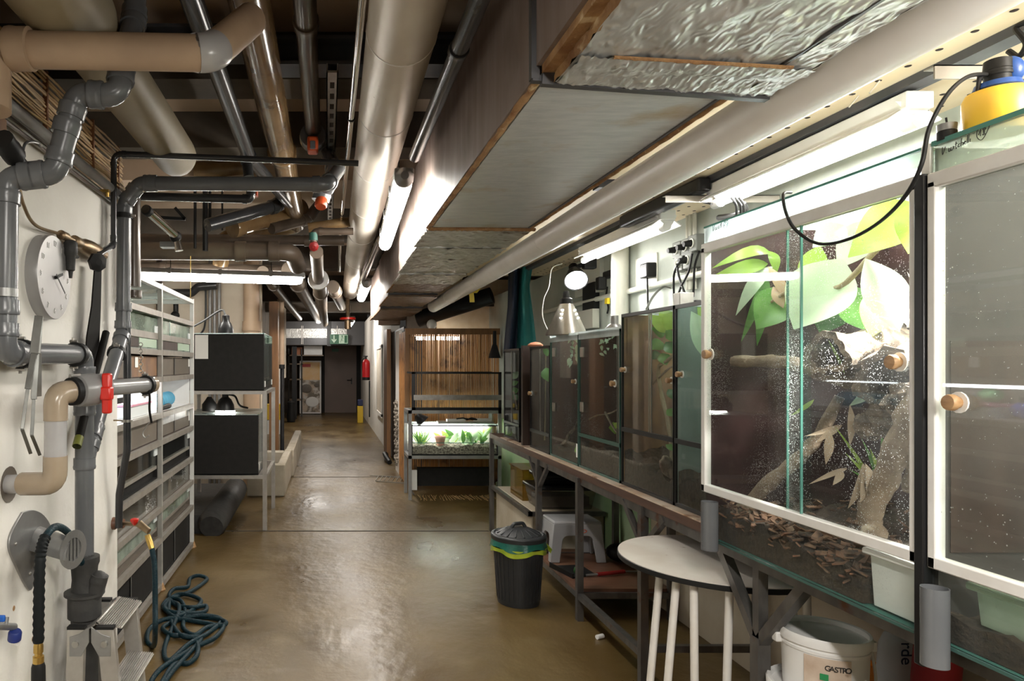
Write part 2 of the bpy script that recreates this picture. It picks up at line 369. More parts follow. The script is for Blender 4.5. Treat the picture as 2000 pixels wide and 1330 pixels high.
mat('clock_face', (.36,.355,.35), (.32,.315,.31), ns=8, rough=.35, metal=.35)
mat('clock_mark', (.62,.61,.60), rough=.3)
mat('tin', (.34,.34,.335), (.26,.26,.255), ns=10, rough=.35, metal=.6)
mat('strap_black', (.008,.007,.006), rough=.7, spec=.12)
mat('door_grey', (.22,.165,.14), (.19,.145,.125), ns=2, rough=.6)
mat('paper', (.82,.81,.78), rough=.8)
mat('label_ink', (.02,.02,.02), rough=.7)
mat('ink_green', (.02,.25,.08), rough=.7)
mat('ink_blue', (.02,.04,.12), rough=.7)
mat('bucket_label', (.68,.57,.47), (.5,.38,.29), ns=14, rough=.7, c3=(.3,.2,.14), ns3=20, lo3=.62, hi3=.72)
mat('orange_bucket', (.85,.26,.01), rough=.4)
mat('red_cloth', (.24,.01,.015), (.36,.015,.02), ns=5, rough=.7)
mat('bag_white', (.62,.66,.74), (.55,.58,.66), ns=6, rough=.5)
mat('mat_blue', (.05,.35,.55), (.04,.28,.46), ns=10, rough=.6)
mat('mat_core', (.15,.55,.80), rough=.6)
mat('mat_dark', (.05,.065,.075), rough=.6)
mat('pink_lid', (.75,.35,.45), rough=.4)
mat('tub_clear', (.75,.80,.80), rough=.3)
mat('tub_green', (.40,.52,.40), (.46,.57,.45), ns=4, rough=.35)
mat('blue_bag', (.10,.14,.65), rough=.4)
mat('green_bag', (.25,.6,.3), rough=.4)
mat('terracotta', (.42,.17,.09), rough=.8)
mat('pink_pot', (.72,.36,.28), rough=.6)
mat('poster_top', (.85,.50,.14), (.9,.66,.42), ns=3, rough=.6)
mat('poster_photo', (.55,.44,.34), (.20,.17,.13), ns=4.5, lo=.42, hi=.56, rough=.6, c3=(.62,.58,.53), ns3=6, lo3=.55, hi3=.62)
mat('sign_green', (.02,.13,.06), rough=.4)
mat('sign_pale', (.55,.75,.60), rough=.4)
mat('extinguisher_red', (.55,.015,.02), rough=.3)
mat('yellow_sign', (.70,.47,.03), rough=.5)
mat('navy_cap', (.02,.03,.10), rough=.5)
mat('socket_grey', (.16,.17,.15), rough=.5)
mat('panel_cream', (.68,.68,.60), rough=.6)
mat('cable_white', (.70,.70,.66), rough=.5)
mat('faucet_blue', (.01,.10,.45), rough=.35)
mat('cap_navy', (.015,.03,.17), rough=.4)
mat('tape_yellow', (.75,.72,.05), rough=.4)
mat('steel_brushed', (.50,.48,.44), (.42,.40,.36), ns=30, st=(1,1,.05), rough=.28, metal=.9)
mat('dim_glow_bulb', (.9,.88,.8), rough=.3)
mat('glass_edge', (.09,.25,.21), rough=.15)
mat('amber_clear', (.6,.45,.16), rough=.2)
mat('box_brown', (.20,.15,.10), rough=.4)
mat('gravel', (.45,.40,.33), (.08,.06,.05), ns=50, rough=.9, bump=.8, bs=60)
glow('tube_light', (1,.97,.92), 20)
glow('tube_corridor', (1,.96,.88), 34)
glow('tube_right', (1,.97,.92), 70)
glow('tube_rear', (1,.95,.86), 16)
glow('spot_light', (1,.98,.94), 150)
glow('lamp_inner', (1,.97,.9), 30)
glow('shelf_light', (.93,.98,1), 22)
glow('tank_light', (1,.98,.9), 26)
glass('pane', base=.035, dirt=.010)
glass('pane_dirty', base=.035, dirt=.02, spots=.2, sscale=160, dcol=(.72,.75,.72), spread=5)
glass('pane_drops', base=.04, dirt=.016, spots=.5, sscale=210, dn=2, tight=(.42,.75), spread=4)
glass('pane_mist', base=.04, dirt=.11, spots=.5, sscale=75, dn=2, dcol=(.70,.72,.70), tight=(.5,1.0), spread=6)
glass('pane_top', tint=(.88,.96,.95), base=.05, dirt=.30, dcol=(.85,.93,.92), dn=4)
glass('pane_foggy', base=.05, dirt=.42, dcol=(.62,.72,.62), dn=5, spots=.3, sscale=60)
glass('pane_spray', base=.04, dirt=.014, spots=.8, sscale=170, dcol=(.9,.92,.93), tight=(.40,.72), spread=7)
glass('amber_box', tint=(.80,.68,.36), base=.05, dirt=.12, dcol=(.62,.48,.2))
glass('clear_bin', tint=(.72,.70,.66), base=.05, dirt=.10, dcol=(.5,.48,.44))
glass('green_tub', tint=(.82,.9,.84), base=.05, dirt=.55, dcol=(.46,.52,.45))
mat('brown_lagging', (.135,.10,.07), (.10,.075,.055), ns=5, rough=.45, bump=.08, bs=16, c3=(.20,.17,.11), ns3=2, lo3=.55, hi3=.75)
mat('olive_end', (.12,.13,.02), rough=.5)
mat('kerb_paint', (.46,.42,.34), (.36,.31,.23), ns=4, rough=.75, bump=.3, bs=24)
glass('pane_header', tint=(.9,.97,.97), base=.05, dirt=.75, dcol=(.93,.97,.98), dn=2)
glass('pane_lit', base=.035, dirt=.014, spots=.3, sscale=120, dcol=(.8,.83,.8), spread=4)
glow('tube_far', (1,.95,.88), 42)
mat('grip_red', (.22,.012,.012), rough=.4)
mat('glass_edge_dull', (.055,.12,.105), rough=.2)
mat('upright_metal', (.44,.43,.40), (.36,.35,.32), ns=15, rough=.42, metal=.3)
glass('pane_splash', base=.04, dirt=.02, spots=.95, sscale=75, dcol=(.95,.96,.97), tight=(.52,.66), spread=5)
glow('tube_bench', (1,.97,.92), 9)
glow('shelf_dim', (.93,.98,1), 8)
mat('teal_paint', (.03,.11,.09), rough=.4)
glow('header_tube', (1,.98,.95), 18)
mat('tong_steel', (.20,.205,.19), (.13,.13,.12), ns=14, rough=.3, metal=.7)
mat('rack_steel', (.28,.285,.285), (.37,.375,.37), ns=11, rough=.34, metal=.5)
# ------------------------------------------------------------------ the setting
struct(MB().box((-3.2,-1.5,-.15),(3.2,21.2,0)), 'floor', 'concrete_floor', 'wet brown concrete floor')
b = MB(); b.box((-1.4,5.93,.0005),(1.4,5.95,.003)); b.box((-.55,8.78,.0005),(1.0,8.80,.003)); b.box((.95,7.6,.0005),(.97,8.8,.003))
struct(b, 'floor_joint', 'floor_joint')
struct(MB().box((-3.2,-1.5,3.0),(3.2,21.2,3.15)), 'ceiling', 'ceiling_board', 'dim beige boarded ceiling above the pipes')
struct(MB().box((-1.95,.2,0),(-1.02,3.32,2.25)), 'wall_left', 'white_wall', 'white plastered wall stub behind the pipes', bevel=.012)
struct(MB().box((-2.75,-1.5,0),(-2.6,8.2,3)), 'wall_left_rear', 'cream_wall')
struct(MB().box((-2.7,8.2,0),(-.80,8.35,3)), 'wall_partition', 'cream_wall', 'cream end wall behind the black tanks')
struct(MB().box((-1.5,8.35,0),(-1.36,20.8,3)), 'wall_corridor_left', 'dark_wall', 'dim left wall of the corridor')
# right wall: pale above, green then beige low down
struct(MB().box((2.0,-1.5,0),(2.15,8.6,2.27)), 'wall_right', 'grey_green_wall', 'pale grey-green wall behind the terrariums')
struct(MB().box((1.985,4.2,0),(2.0,8.5,.84)), 'wall_right_panel', 'green_wall', 'green painted lower wall under the far end of the bench')
struct(MB().box((1.99,.0,0),(2.0,4.2,.70)), 'wall_right_low', 'beige_wall', 'stained beige lower wall under the near bench')
struct(MB().box((1.0,10.8,0),(1.14,20.8,2.6)), 'wall_corridor_right', 'white_wall', 'white corridor wall with the fire extinguisher')
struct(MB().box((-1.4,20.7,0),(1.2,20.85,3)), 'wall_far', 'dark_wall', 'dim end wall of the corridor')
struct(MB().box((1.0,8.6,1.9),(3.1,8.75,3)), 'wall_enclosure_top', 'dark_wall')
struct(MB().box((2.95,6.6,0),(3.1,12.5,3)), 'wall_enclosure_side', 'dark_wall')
# perforated cream boards over the terrariums
cp = MB().box((1.065,-1.2,2.27),(2.15,6.3,2.32)); o = struct(cp, 'ceiling_panel', 'cream_board', 'cream perforated boards over the terrariums')
hb = MB()
for k in range(58):
    y = .6+k*.098
    for x in (1.33,1.47,1.59,1.87,1.95): hb.lathe([(0,-.0012),(.007,-.0012),(.009,0)], (x+random.uniform(-.004,.004), y, 2.2695), (0,0,1), 8)
hb.build('panel_hole', 'hole_dark', o)
struct(MB().box((1.0,6.3,2.27),(2.15,6.36,3)), 'ceiling_panel_end', 'dark_wall')
solo(MB().box((1.655,.1,2.245),(1.70,5.8,2.27)).box((1.728,.1,2.258),(1.742,5.8,2.27)), 'ceiling_rail', 'steel_beam', 'black steel rail running along the cream perforated boards', 'rail')
# ceiling ribs and steel beams running across
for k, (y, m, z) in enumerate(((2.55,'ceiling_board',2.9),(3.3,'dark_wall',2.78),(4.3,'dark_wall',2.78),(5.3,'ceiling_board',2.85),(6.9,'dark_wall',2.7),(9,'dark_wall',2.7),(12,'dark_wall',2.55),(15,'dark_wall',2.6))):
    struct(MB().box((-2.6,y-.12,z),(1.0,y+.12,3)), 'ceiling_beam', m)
b = MB()
b.box((-.32,2.93,2.74),(1.0,3.07,2.755)); b.box((-.32,2.93,2.85),(1.0,3.07,2.865)); b.box((-.32,2.985,2.755),(1.0,3.015,2.85))
solo(b, 'steel_joist', 'steel_beam', 'dark blue-grey steel joist crossing over the thin silver pipe', 'beam')
b = MB(); b.box((-1.6,2.93,2.80),(-.36,3.07,2.815)); b.box((-1.6,2.985,2.815),(-.36,3.015,2.9)); b.box((-1.6,2.93,2.9),(-.36,3.07,2.915))
solo(b, 'steel_joist', 'steel_beam', 'dark steel joist at the top left above the amber pipe', 'beam')
# low kerbs
b = MB(); b.box((-.89,7.49,0),(-.47,7.60,.354)); b.box((-.56,7.60,0),(-.47,8.85,.354)); b.box((-.55,8.85,0),(-.44,11.4,.35)); b.box((-.80,8.7,0),(-.56,8.85,.34))
solo(b, 'kerb_wall', 'kerb_paint', 'low white concrete kerb enclosing a basin beside the corridor', 'kerb', bevel=.015)
b = MB(); b.tube([(-.98,5.75,.08),(-.98,5.82,.10),(-1.0,7.4,.10)], [.10,.125,.125], 16); b.box((-2.4,5.85,0),(-1.0,7.4,.16))
solo(b, 'plinth', 'cast_iron', 'dark rounded plinth under the stand of black tanks', 'plinth')
# floor drain
b = MB()
b.bar((.55,8.9,.006),(.95,8.75,.006),.012); b.bar((.95,8.75,.006),(.98,8.30,.006),.012); b.bar((.60,8.45,.006),(.99,8.3,.006),.012)
for k in range(7): b.bar((.60+.05*k,8.52-.01*k,.004),(.66+.05*k,8.85-.02*k,.004),.008)
solo(b, 'floor_drain', 'zinc', 'metal edged drain channel let into the corridor floor', 'drain')

# ------------------------------------------------------------------ the corridor's far end
s = 64.5; Y0 = 20.68
d = struct(MB().box((-.09,Y0-.05,0),(.87,Y0,2.02)), 'door_1', 'door_grey', 'grey brown steel door closing the corridor')
MB().tube(fillet([(.72,Y0-.05,.98),(.72,Y0-.11,.98),(.58,Y0-.11,.98)],.02)[0], .012, 8).box((.70,Y0-.055,.86),(.74,Y0-.045,1.04)).build('door_handle', 'black_plastic', d)
MB().box((.13,Y0-.06,1.84),(.33,Y0-.05,1.93)).build('door_sign', 'sign_green', d)
b = MB(); b.box((-.17,Y0-.1,0),(-.09,Y0+.02,2.1)); b.box((.87,Y0-.1,0),(1.0,Y0+.02,2.1)); b.box((-.17,Y0-.1,2.02),(1.0,Y0+.02,2.12)); struct(b, 'door_frame_1', 'dark_board')
# header duct with a foil face, exit sign
t = thing('ventilation_duct', 'foil wrapped duct crossing over the corridor end behind the exit sign', 'duct', (-.3,18.5,2.0))
MB().box((-1.3,18.5,1.98),(1.0,19.1,2.62)).build('duct_body', 'duct_strip', t)
MB().box((-1.3,18.46,2.17),(.52,18.5,2.42)).build('foil_face', 'foil', t)
MB().box((-.02,18.44,1.95),(.09,18.52,2.62)).build('hanger', 'black_plastic', t)
b = MB()
for x in (-.72,-.68,.25,.5): b.box((x,18.45,2.0),(x+.02,18.46,2.5))
b.build('foil_tape', 'silver_pipe', t)
t = thing('exit_sign', 'green and pale emergency exit sign with down arrow hanging under the duct', 'sign', (.3,18.3,2.0))
MB().box((.06,18.28,2.0),(.55,18.32,2.26)).build('sign_board', 'sign_green', t)
MB().box((.30,18.275,2.015),(.535,18.281,2.245)).build('sign_panel', 'sign_pale', t)
b = MB(); b.box((.155,18.272,2.08),(.185,18.281,2.235)); b.prism([(.10,18.272,2.12),(.17,18.272,2.03),(.24,18.272,2.12),(.22,18.272,2.14),(.17,18.272,2.08),(.12,18.272,2.14)],(0,.008,0)); b.build('arrow', 'sign_pale', t)
b = MB(); b.box((.45,18.27,2.03),(.52,18.276,2.23)); b.ball((.385,18.272,2.215),.017,8,6); b.bar((.385,18.272,2.2),(.375,18.272,2.12),.03,.006); b.bar((.37,18.272,2.12),(.34,18.272,2.04),.018,.006); b.bar((.375,18.272,2.12),(.42,18.272,2.07),.018,.006); b.bar((.385,18.272,2.18),(.43,18.272,2.15),.014,.006)
b.build('running_figure', 'sign_green', t)
# poster board
t = thing('poster_board', 'tall printed poster of grey animals leaning by the corridor door', 'poster', (-.5,19.9,0))
MB().box((-.82,19.95,.02),(-.19,19.98,1.56)).build('board', 'white_plastic', t)
MB().box((-.78,19.94,.06),(-.23,19.95,1.0)).build('photo_print', 'poster_photo', t)
MB().box((-.78,19.94,1.0),(-.23,19.95,1.52)).build('top_print', 'poster_top', t)
MB().box((-.78,19.932,1.38),(-.50,19.94,1.47)).build('red_banner', 'red_plastic', t)
b = MB(); b.ball((-.62,19.93,.75),.16,12,8,(1,.06,.8)); b.ball((-.32,19.93,.85),.08,12,8,(1,.06,.7)); b.build('grey_shape', 'grey_brown_board', t)
b = MB(); b.ball((-.45,19.925,.36),.19,12,8,(1,.05,.8)); b.build('pale_shape', 'paper', t)
# things around it
solo(MB().box((-.95,18.2,.0),(-.83,18.4,1.93)), 'corridor_post', 'black_plastic', 'black square post standing in front of the poster', 'post')
solo(MB().box((-1.32,15.5,0),(-1.10,15.9,1.72)), 'panel', 'rack_white', 'pale ribbed panel leaning on the corridor left wall', 'panel')
t = thing('storage_shelf', 'dim storage shelf crammed beside the poster and black post', 'shelf', (-1.0,19,0))
for z in (.45,1.02,1.45): MB().box((-1.1,18.9,z),(-.70,19.5,z+.03)).build('shelf_board', 'box_brown', t)
for x in (-1.08,-.72): MB().box((x-.02,18.9,0),(x+.02,18.94,1.9)).build('post', 'cast_iron', t)
MB().box((-1.1,18.9,1.69),(-.12,19.45,1.72)).build('shelf_board', 'box_brown', t)
solo(MB().box((-.66,19.0,1.721),(-.15,19.4,1.97)), 'storage_carton', 'white_plastic', 'long white carton stored above the poster', 'box')
solo(MB().box((-1.0,19.0,1.721),(-.70,19.4,1.93)), 'storage_carton', 'terracotta', 'orange brown carton stored left of the white carton', 'box')
solo(MB().box((-1.28,14.2,.30),(-.98,14.5,.62)), 'crate', 'yellow_sign', 'yellow brown crate stacked at the corridor left side', 'crate')
solo(MB().box((-1.28,14.2,0),(-.98,14.5,.29)), 'crate', 'tub_clear', 'pale grey crate under the yellow brown crate', 'crate')
b = MB().lathe([(.001,0),(.10,.01),(.12,.12),(.09,.35),(.10,.5),(.02,.55)], (-.92,17.2,0)); solo(b, 'sack', 'rubber', 'dark sack slumped at the foot of the black post', 'sack')
t = thing('fire_extinguisher', 'red fire extinguisher hanging on the white corridor wall', 'extinguisher', (.93,16.2,1.05))
MB().lathe([(.001,0),(.085,.005),(.09,.03),(.09,.40),(.075,.46),(.03,.5),(.001,.5)], (.91,16.2,1.08)).build('cylinder', 'extinguisher_red', t)
MB().cyl((.91,16.2,1.57),(.91,16.2,1.64),.022,10).box((.85,16.18,1.63),(.95,16.22,1.66)).build('valve_head', 'black_plastic', t)
MB().lathe([(.092,0),(.092,.07)], (.91,16.2,1.08)).build('base_band', 'black_plastic', t)
MB().tube(curve([(.91,16.2,1.62),(.82,16.2,1.55),(.83,16.2,1.3),(.84,16.2,1.18)]), .012, 8).build('hose', 'rubber', t)
solo(MB().tube([(.955,15.6,1.08),(.955,15.6,.25)],.016,8), 'handle_rod', 'rubber', 'thin black rod leaning below the fire extinguisher', 'rod')
t = thing('floor_sign', 'yellow bollard with blue top standing by the corridor door', 'bollard', (.80,17,0))
MB().box((.74,16.93,0),(.88,17.07,.42)).build('body', 'yellow_sign', t, bevel=.01); MB().box((.745,16.935,.42),(.875,17.065,.58)).build('cap', 'navy_cap', t, bevel=.02)
b = MB(); b.box((.985,12.4,.55),(1.0,13.6,1.75)); w1 = struct(b, 'window_1', 'cream_wall', 'pale shuttered window on the corridor right wall')
b = MB(); b.box((.97,12.35,.5),(.99,12.42,1.8)); b.box((.97,13.58,.5),(.99,13.65,1.8)); b.box((.97,12.35,1.75),(.99,13.65,1.82)); b.box((.97,12.35,.48),(.99,13.65,.55)); b.build('window_frame', 'white_wall', w1)
solo(MB().tube(curve([(.9,9.9,.03),(.86,10.3,.10),(.93,10.7,.04),(.99,10.9,.05)]),.035,8), 'rag', 'rubber', 'black rag lying at the foot of the white corridor wall', 'rag')

# left corridor: posts and boards after the black tanks
solo(MB().box((-.79,9.2,0),(-.67,9.4,2.3)), 'timber_post', 'wood_post', 'brown timber post behind the black tanks', 'post')
solo(MB().box((-.70,10.2,1.25),(-.64,10.5,2.3)), 'board', 'cream_wall', 'narrow pale board fixed beside the brown timber post', 'board')
pipe('insulated_pipe', 'brown lagged pipe standing right of the brown timber post', 'pipe', [(-.68,9.9,1.45),(-.68,9.9,2.4)], .05, 'tan_insulation', extra=[((-.68,9.9,1.42),(0,0,1))], cm='rubber')
solo(MB().tube([(-.66,9.9,.0),(-.66,9.9,1.42)],.03,10), 'standpipe', 'dark_pvc', 'dark thin standpipe under the brown lagged pipe', 'pipe')
pipe('downpipe', 'tan pipe standing against the cream end wall', 'pipe', [(-.90,8.05,0),(-.90,8.05,2.75)], .095, 'tan_insulation', extra=[((-.90,8.05,1.9),(0,0,1))])
for k, x in enumerate((-1.40,-1.345,-1.29)): solo(MB().tube([(x,8.12,0),(x,8.12,2.9)], .019, 10), 'conduit', 'grey_pvc_light', ('leftmost','middle','rightmost')[k]+' of three thin grey conduits on the cream end wall', 'conduit')
solo(MB().tube([(-2.0,8.1,0),(-2.0,8.1,2.9)], .035, 10), 'conduit', 'brown_pipe', 'thin brown upright conduit above the upper black tank', 'conduit')
t = thing('supply_pipe', 'dark horizontal pipe with taps crossing the cream end wall', 'pipe', (-1.9,8.0,2.2))
MB().tube(fillet([(-2.6,8.02,2.29),(-1.6,8.02,2.29),(-1.52,8.0,2.36),(-1.3,8.0,2.38)],.06)[0], .05, 12).build('pipe_run', 'dark_pvc', t)
for x in (-2.35,-1.78):
    b = MB(); b.cyl((x,8.0,2.3),(x,8.0,1.98),.03,10); b.ball((x,7.96,2.02),.055,10,6); b.cyl((x,8,2.02),(x,7.86,2.0),.03,8); b.build('tap', 'rubber', t)
solo(MB().tube(curve([(-1.45,8.1,2.5),(-1.45,8.1,2.0),(-1.5,8.08,1.82),(-1.65,7.9,1.75)]),.012,8), 'cable', 'black_plastic', 'black cable looping down beside the three grey conduits', 'cable')
# ------------------------------------------------------------------ bench under the terrariums
ZT = .855; XB = 1.42
t = thing('steel_bench', 'long rusty steel bench with dark wooden edge carrying the terrariums', 'bench', (1.7,4,0))
MB().box((XB,2.36,ZT-.045),(1.97,5.99,ZT-.006)).build('table_top', 'table_wood', t)
MB().box((XB-.003,2.36,ZT-.006),(1.97,5.6,ZT)).build('edge_strip', 'edge_strip', t)
b = MB(); b.box((XB+.005,2.36,ZT-.085),(XB+.04,5.98,ZT-.045)); b.box((1.93,2.36,ZT-.085),(1.965,5.98,ZT-.045)); b.build('top_rail', 'table_steel', t)
for y in (3.09,3.87,4.62,5.94):
    for x in (XB-.01,1.93):
        z0 = 0
        MB().box((x,y-.0175,z0),(x+.035,y+.0175,ZT-.045)).build('leg', 'table_steel', t)
for y in (3.09,4.62):
    MB().bar((XB+.01,y,.62),(XB+.01,y-.2,ZT-.06),.024).build('brace', 'table_steel', t); MB().bar((XB+.01,y,.62),(XB+.01,y+.2,ZT-.06),.024).build('brace', 'table_steel', t)
    MB().box((XB,y-.0125,.15),(1.95,y+.0125,.18)).build('cross_rail', 'table_steel', t)
MB().box((XB-.008,3.09,.125),(XB+.025,4.55,.158)).build('low_rail', 'table_steel', t)
MB().box((XB,3.86,.125),(1.95,3.89,.158)).build('cross_rail', 'table_steel', t)
b = MB(); b.box((XB-.005,4.83,.375),(XB+.03,5.94,.405)); b.box((XB,4.83,.375),(1.97,4.86,.405)); b.build('shelf_rail', 'table_steel', t)
MB().box((XB-.005,3.88,.158),(1.95,4.72,.176)).build('low_shelf', 'red_board', t)
solo(MB().box((XB+.035,4.88,0),(1.98,5.90,.40)), 'concrete_plinth', 'beige_wall', 'white topped concrete plinth under the far end of the bench', 'plinth', bevel=.012)
# stand under the large terrariums: forked legs
t = thing('steel_stand', 'rusty steel stand with forked legs under the two large terrariums', 'stand', (1.5,1.9,0))
b = MB(); b.box((1.33,.7,.815),(1.365,2.34,.85)); b.box((1.90,.7,.815),(1.935,2.34,.85)); b.build('top_rail', 'table_steel', t)
for y in (2.13,1.0):
    MB().box((1.33,y-.02,0),(1.37,y+.02,.60)).build('leg', 'table_steel', t); yr = y+.17 if y > 2 else y; MB().box((1.90,yr-.02,0),(1.94,yr+.02,.82)).build('leg', 'table_steel', t)
    MB().box((1.335,y-.015,.6),(1.365,y+.015,.815)).build('upright', 'table_steel', t)
    for s in (-1, 1): MB().bar((1.35,y,.58),(1.35,y+s*.21,.83),.03).build('brace', 'table_steel', t)
    if y < 2: MB().box((1.35,y-.012,.33),(1.92,y+.012,.355)).build('cross_rail', 'table_steel', t)

# ------------------------------------------------------------------ terrariums on the bench
def knob(p, parent, r=.014, d=(-1,0,0)):
    MB().lathe([(0,0),(r*.7,0),(r*.72,.006),(r,.012),(r*1.02,.02),(r*.9,.024),(0,.025)], p, d, 14).build('knob', 'wood_knob', parent)
    MB().lathe([(0,-.001),(r*1.3,-.001),(r*1.3,.002),(0,.002)], p, d, 14).build('knob_washer', 'paper', parent)
def shell(t, x0, x1, y0, y1, z0, z1, back, far, g='pane', bottom='black_plastic', near='pane'):
    """bottom, back wall, far side wall, near side pane of a terrarium whose front is the plane x0"""
    MB().box((x0,y0,z0),(x1,y1,z0+.006)).build('base_plate', bottom, t)
    MB().box((x1-.008,y0,z0+.006),(x1,y1,z1)).build('rear_wall', back, t)
    MB().box((x0+.006,y1-.008,z0+.006),(x1-.008,y1,z1)).build('far_wall', far, t)
    MB().box((x0+.006,y0,z0+.006),(x1-.008,y0+.005,z1)).build('near_pane', near, t)
def heap(x0, x1, y0, y1, z0, h, name, m, n=26, amp=.02, slope=0):
    def top(u, v):
        x = x0+(x1-x0)*u; y = y0+(y1-y0)*v
        return V((x, y, z0+h+slope*(v-.5)+amp*(math.sin(x*31+y*17)+math.sin(x*13-y*41)+math.sin(x*67+y*53)*.5)*.5+random.uniform(-.3,.3)*amp))
    b = MB(); b.grid(top, n, n); k = n+1; tp = b.v[:]
    for edge in ([i*k for i in range(k)], [i*k+n for i in range(k)], list(range(k)), [n*k+i for i in range(k)]):
        a = [tp[i] for i in edge]; c = [V((p.x,p.y,z0)) for p in a]
        b.add(a+c, [(i,i+1,len(a)+i+1,len(a)+i) for i in range(len(a)-1)])
    return b
def foliage(t, spec, X, name='leaf'):
    for (bx,by,tx,ty,wpx,m,*o) in spec:
        bd = o[0] if o else .08; X2 = X+(o[1] if len(o) > 1 else 0); shp = o[2] if len(o) > 2 else .5
        Y = F*X2/((bx+tx)/2-VX); lim = F*(X+.022)/(min(bx,tx)-wpx*.42-VX); Y = max(Y, min(lim, Y+.12)); Y = o[3] if len(o) > 3 else min(Y, 2.30) if X == X0 else Y
        p = P(bx,by,Y+.02); q = P(tx,ty,Y-.01); sc = F/Y
        n = V((-.35+random.uniform(-.2,.2), -.9, .25+random.uniform(-.2,.2)))
        MB().leaf(p, q, wpx/sc*1.1, n, bd, .12, shp, 14 if wpx > 30 else 8).build(name, m, t)

# --- the large planted terrarium
X0 = 1.295; X1 = 1.93; YA, YB = 1.49, 2.347; ZB = .858; ZTOP = 1.917
big = thing('terrarium', 'large bright planted terrarium with white frame and broad leaves, marked 25', 'terrarium', (1.6,1.9,ZB), 'glass terrariums on the right')
shell(big, X0, X1, YA, YB, ZB, ZTOP-.006, 'maroon_panel', 'maroon_panel', bottom='glass_edge')
MB().box((X0,YA,ZB+.006),(X0+.006,YB,1.02)).build('lower_pane', 'pane_dirty', big)
MB().box((X0,YA,1.83),(X0+.006,YB,ZTOP)).build('upper_pane', 'pane_header', big)
MB().box((X0-.002,YA,ZTOP),(X0+.05,YB,ZTOP+.006)).build('top_rim', 'glass_edge', big); MB().box((X0-.003,YA,ZB-.001),(X0+.004,YB,ZB+.006)).build('bottom_rim', 'glass_edge_dull', big)
MB().box((X0+.05,YA,ZTOP),(X1,YB,ZTOP+.005)).build('lid', 'pane', big)
b = MB(); fr = .022
b.box((X0-.012,YA,1.016),(X0+.012,YB,1.016+fr*1.2)); b.box((X0-.012,YA,1.83),(X0+.012,YB,1.83+fr*1.5)); b.box((X0-.012,YB-fr,1.016),(X0+.012,YB,1.85)); b.box((X0-.012,YA,1.016),(X0+.012,YA+fr*.8,1.85))
b.build('frame', 'frame_white', big, bevel=.003)
YM = PX(1548,700,X0).y
MB().cyl((X0+.05,YA+.07,1.885),(X0+.05,YB-.06,1.885),.013,12).build('light_tube', 'header_tube', big)
sp1 = MB().box((X0-.003,YM-.035,1.04),(X0+.002,YB-.02,1.83)).build('sliding_pane', 'pane_drops', big); sp2 = MB().box((X0+.005,YA+.016,1.04),(X0+.010,YM+.03,1.83)).build('sliding_pane', 'pane_spray', big)
b = MB(); b.box((X0-.0035,YM-.038,1.04),(X0+.0025,YM-.034,1.83)); b.box((X0+.0045,YM+.03,1.04),(X0+.0105,YM+.033,1.83)); b.build('pane_edge', 'glass_edge', big)
knob(PX(1388,692,X0-.004), sp1, .015); knob(PX(1757,707,X0+.004), sp2, .017)
# handwriting on the upper pane
def ink(parent, strokes, ox, oy, size, X, r=.0011, slant=.2, rise=0, name='handwriting'):
    """strokes of a felt pen on the plane X; +u runs towards the viewer (-y)"""
    b = MB()
    for st in strokes:
        b.tube(curve([(X, oy-(u+v*slant)*size, ox+(v+u*rise)*size) for u, v in st], 4), r, 5)
    return b.build(name, 'label_ink', parent)
circ = lambda u, v, r, q=1: [(u+r*math.cos(a*math.pi/5)*q, v+r*math.sin(a*math.pi/5)) for a in range(11)]
p = PX(1392,452,X0)
ink(big, [[(0,.9),(.2,0),(.5,1)],[(.8,.5),(.7,.1),(1,.1),(1.05,.5)],[(1.05,.5),(1.1,.05),(1.4,.3),(1.5,.5)],[(1.6,.1),(1.8,.6),(1.7,.1),(2,.2)],[(2.1,.1),(2.3,1),(2.4,.1)],
    circ(3.6,.5,.75,.75),[(3.2,.7),(3.4,.9),(3.5,.7),(3.2,.25),(3.5,.25)],[(4,.85),(3.75,.85),(3.72,.6),(3.95,.5),(3.9,.25),(3.7,.25)]], p.z, p.y, .021, X0-.0012, .0008)
# ground and bark chips
heap(X0+.014, X1-.01, YA+.18, YB-.012, ZB+.008, .085, '', '', 30, .02, .03).build('soil', 'soil', big)
b = MB()
for k in range(420):
    x = random.uniform(X0+.02, X1-.05); y = random.uniform(YA+.03, YB-.03)
    if random.random() < .5: x = X0+.012+random.random()**2*.12
    if y < YA+.19 and x < X0+.22: continue
    c = V((x, y, ZB+.105+.03*((y-YA)/(YB-YA)-.5)+random.uniform(-.012,.02))); d = V((random.uniform(-1,1), random.uniform(-1,1), random.uniform(-.5,.5))).normalized()
    if x < X0+.02: c.z -= random.random()*.05
    b.bar(c-d*random.uniform(.008,.02), c+d*random.uniform(.008,.02), random.uniform(.008,.02), .004, up=(random.uniform(-1,1),random.uniform(-1,1),1))
o = b.build('bark_chips', 'bark_chip', big); o['kind'] = 'stuff'
def limb(path, r, X, name='branch', m='branch', parent=None, seg=14, jit=.12, label=None):
    pts = [PX(x, y, X+d) for x, y, d in path]; line = curve(pts, 6); n = len(line)
    rr = [r[0]+(r[1]-r[0])*i/(n-1) for i in range(n)]; rr = [a*(1+.10*math.sin(i*1.3)) for i, a in enumerate(rr)]
    o = MB().tube(line, rr, seg, True, jit).build(name, m, parent); o['label'] = label if label else ''
    if not label: del o['label']
    return o
def lb(o, label, cat, group=None): return tag(o, label, cat, group)
lb(limb([(1432,706,.065),(1510,706,.12),(1560,712,.15),(1625,735,.2),(1680,745,.28)], (.018,.026), X0), 'pale level branch crossing the middle of the large planted terrarium', 'branch', 'branches in the large terrarium')
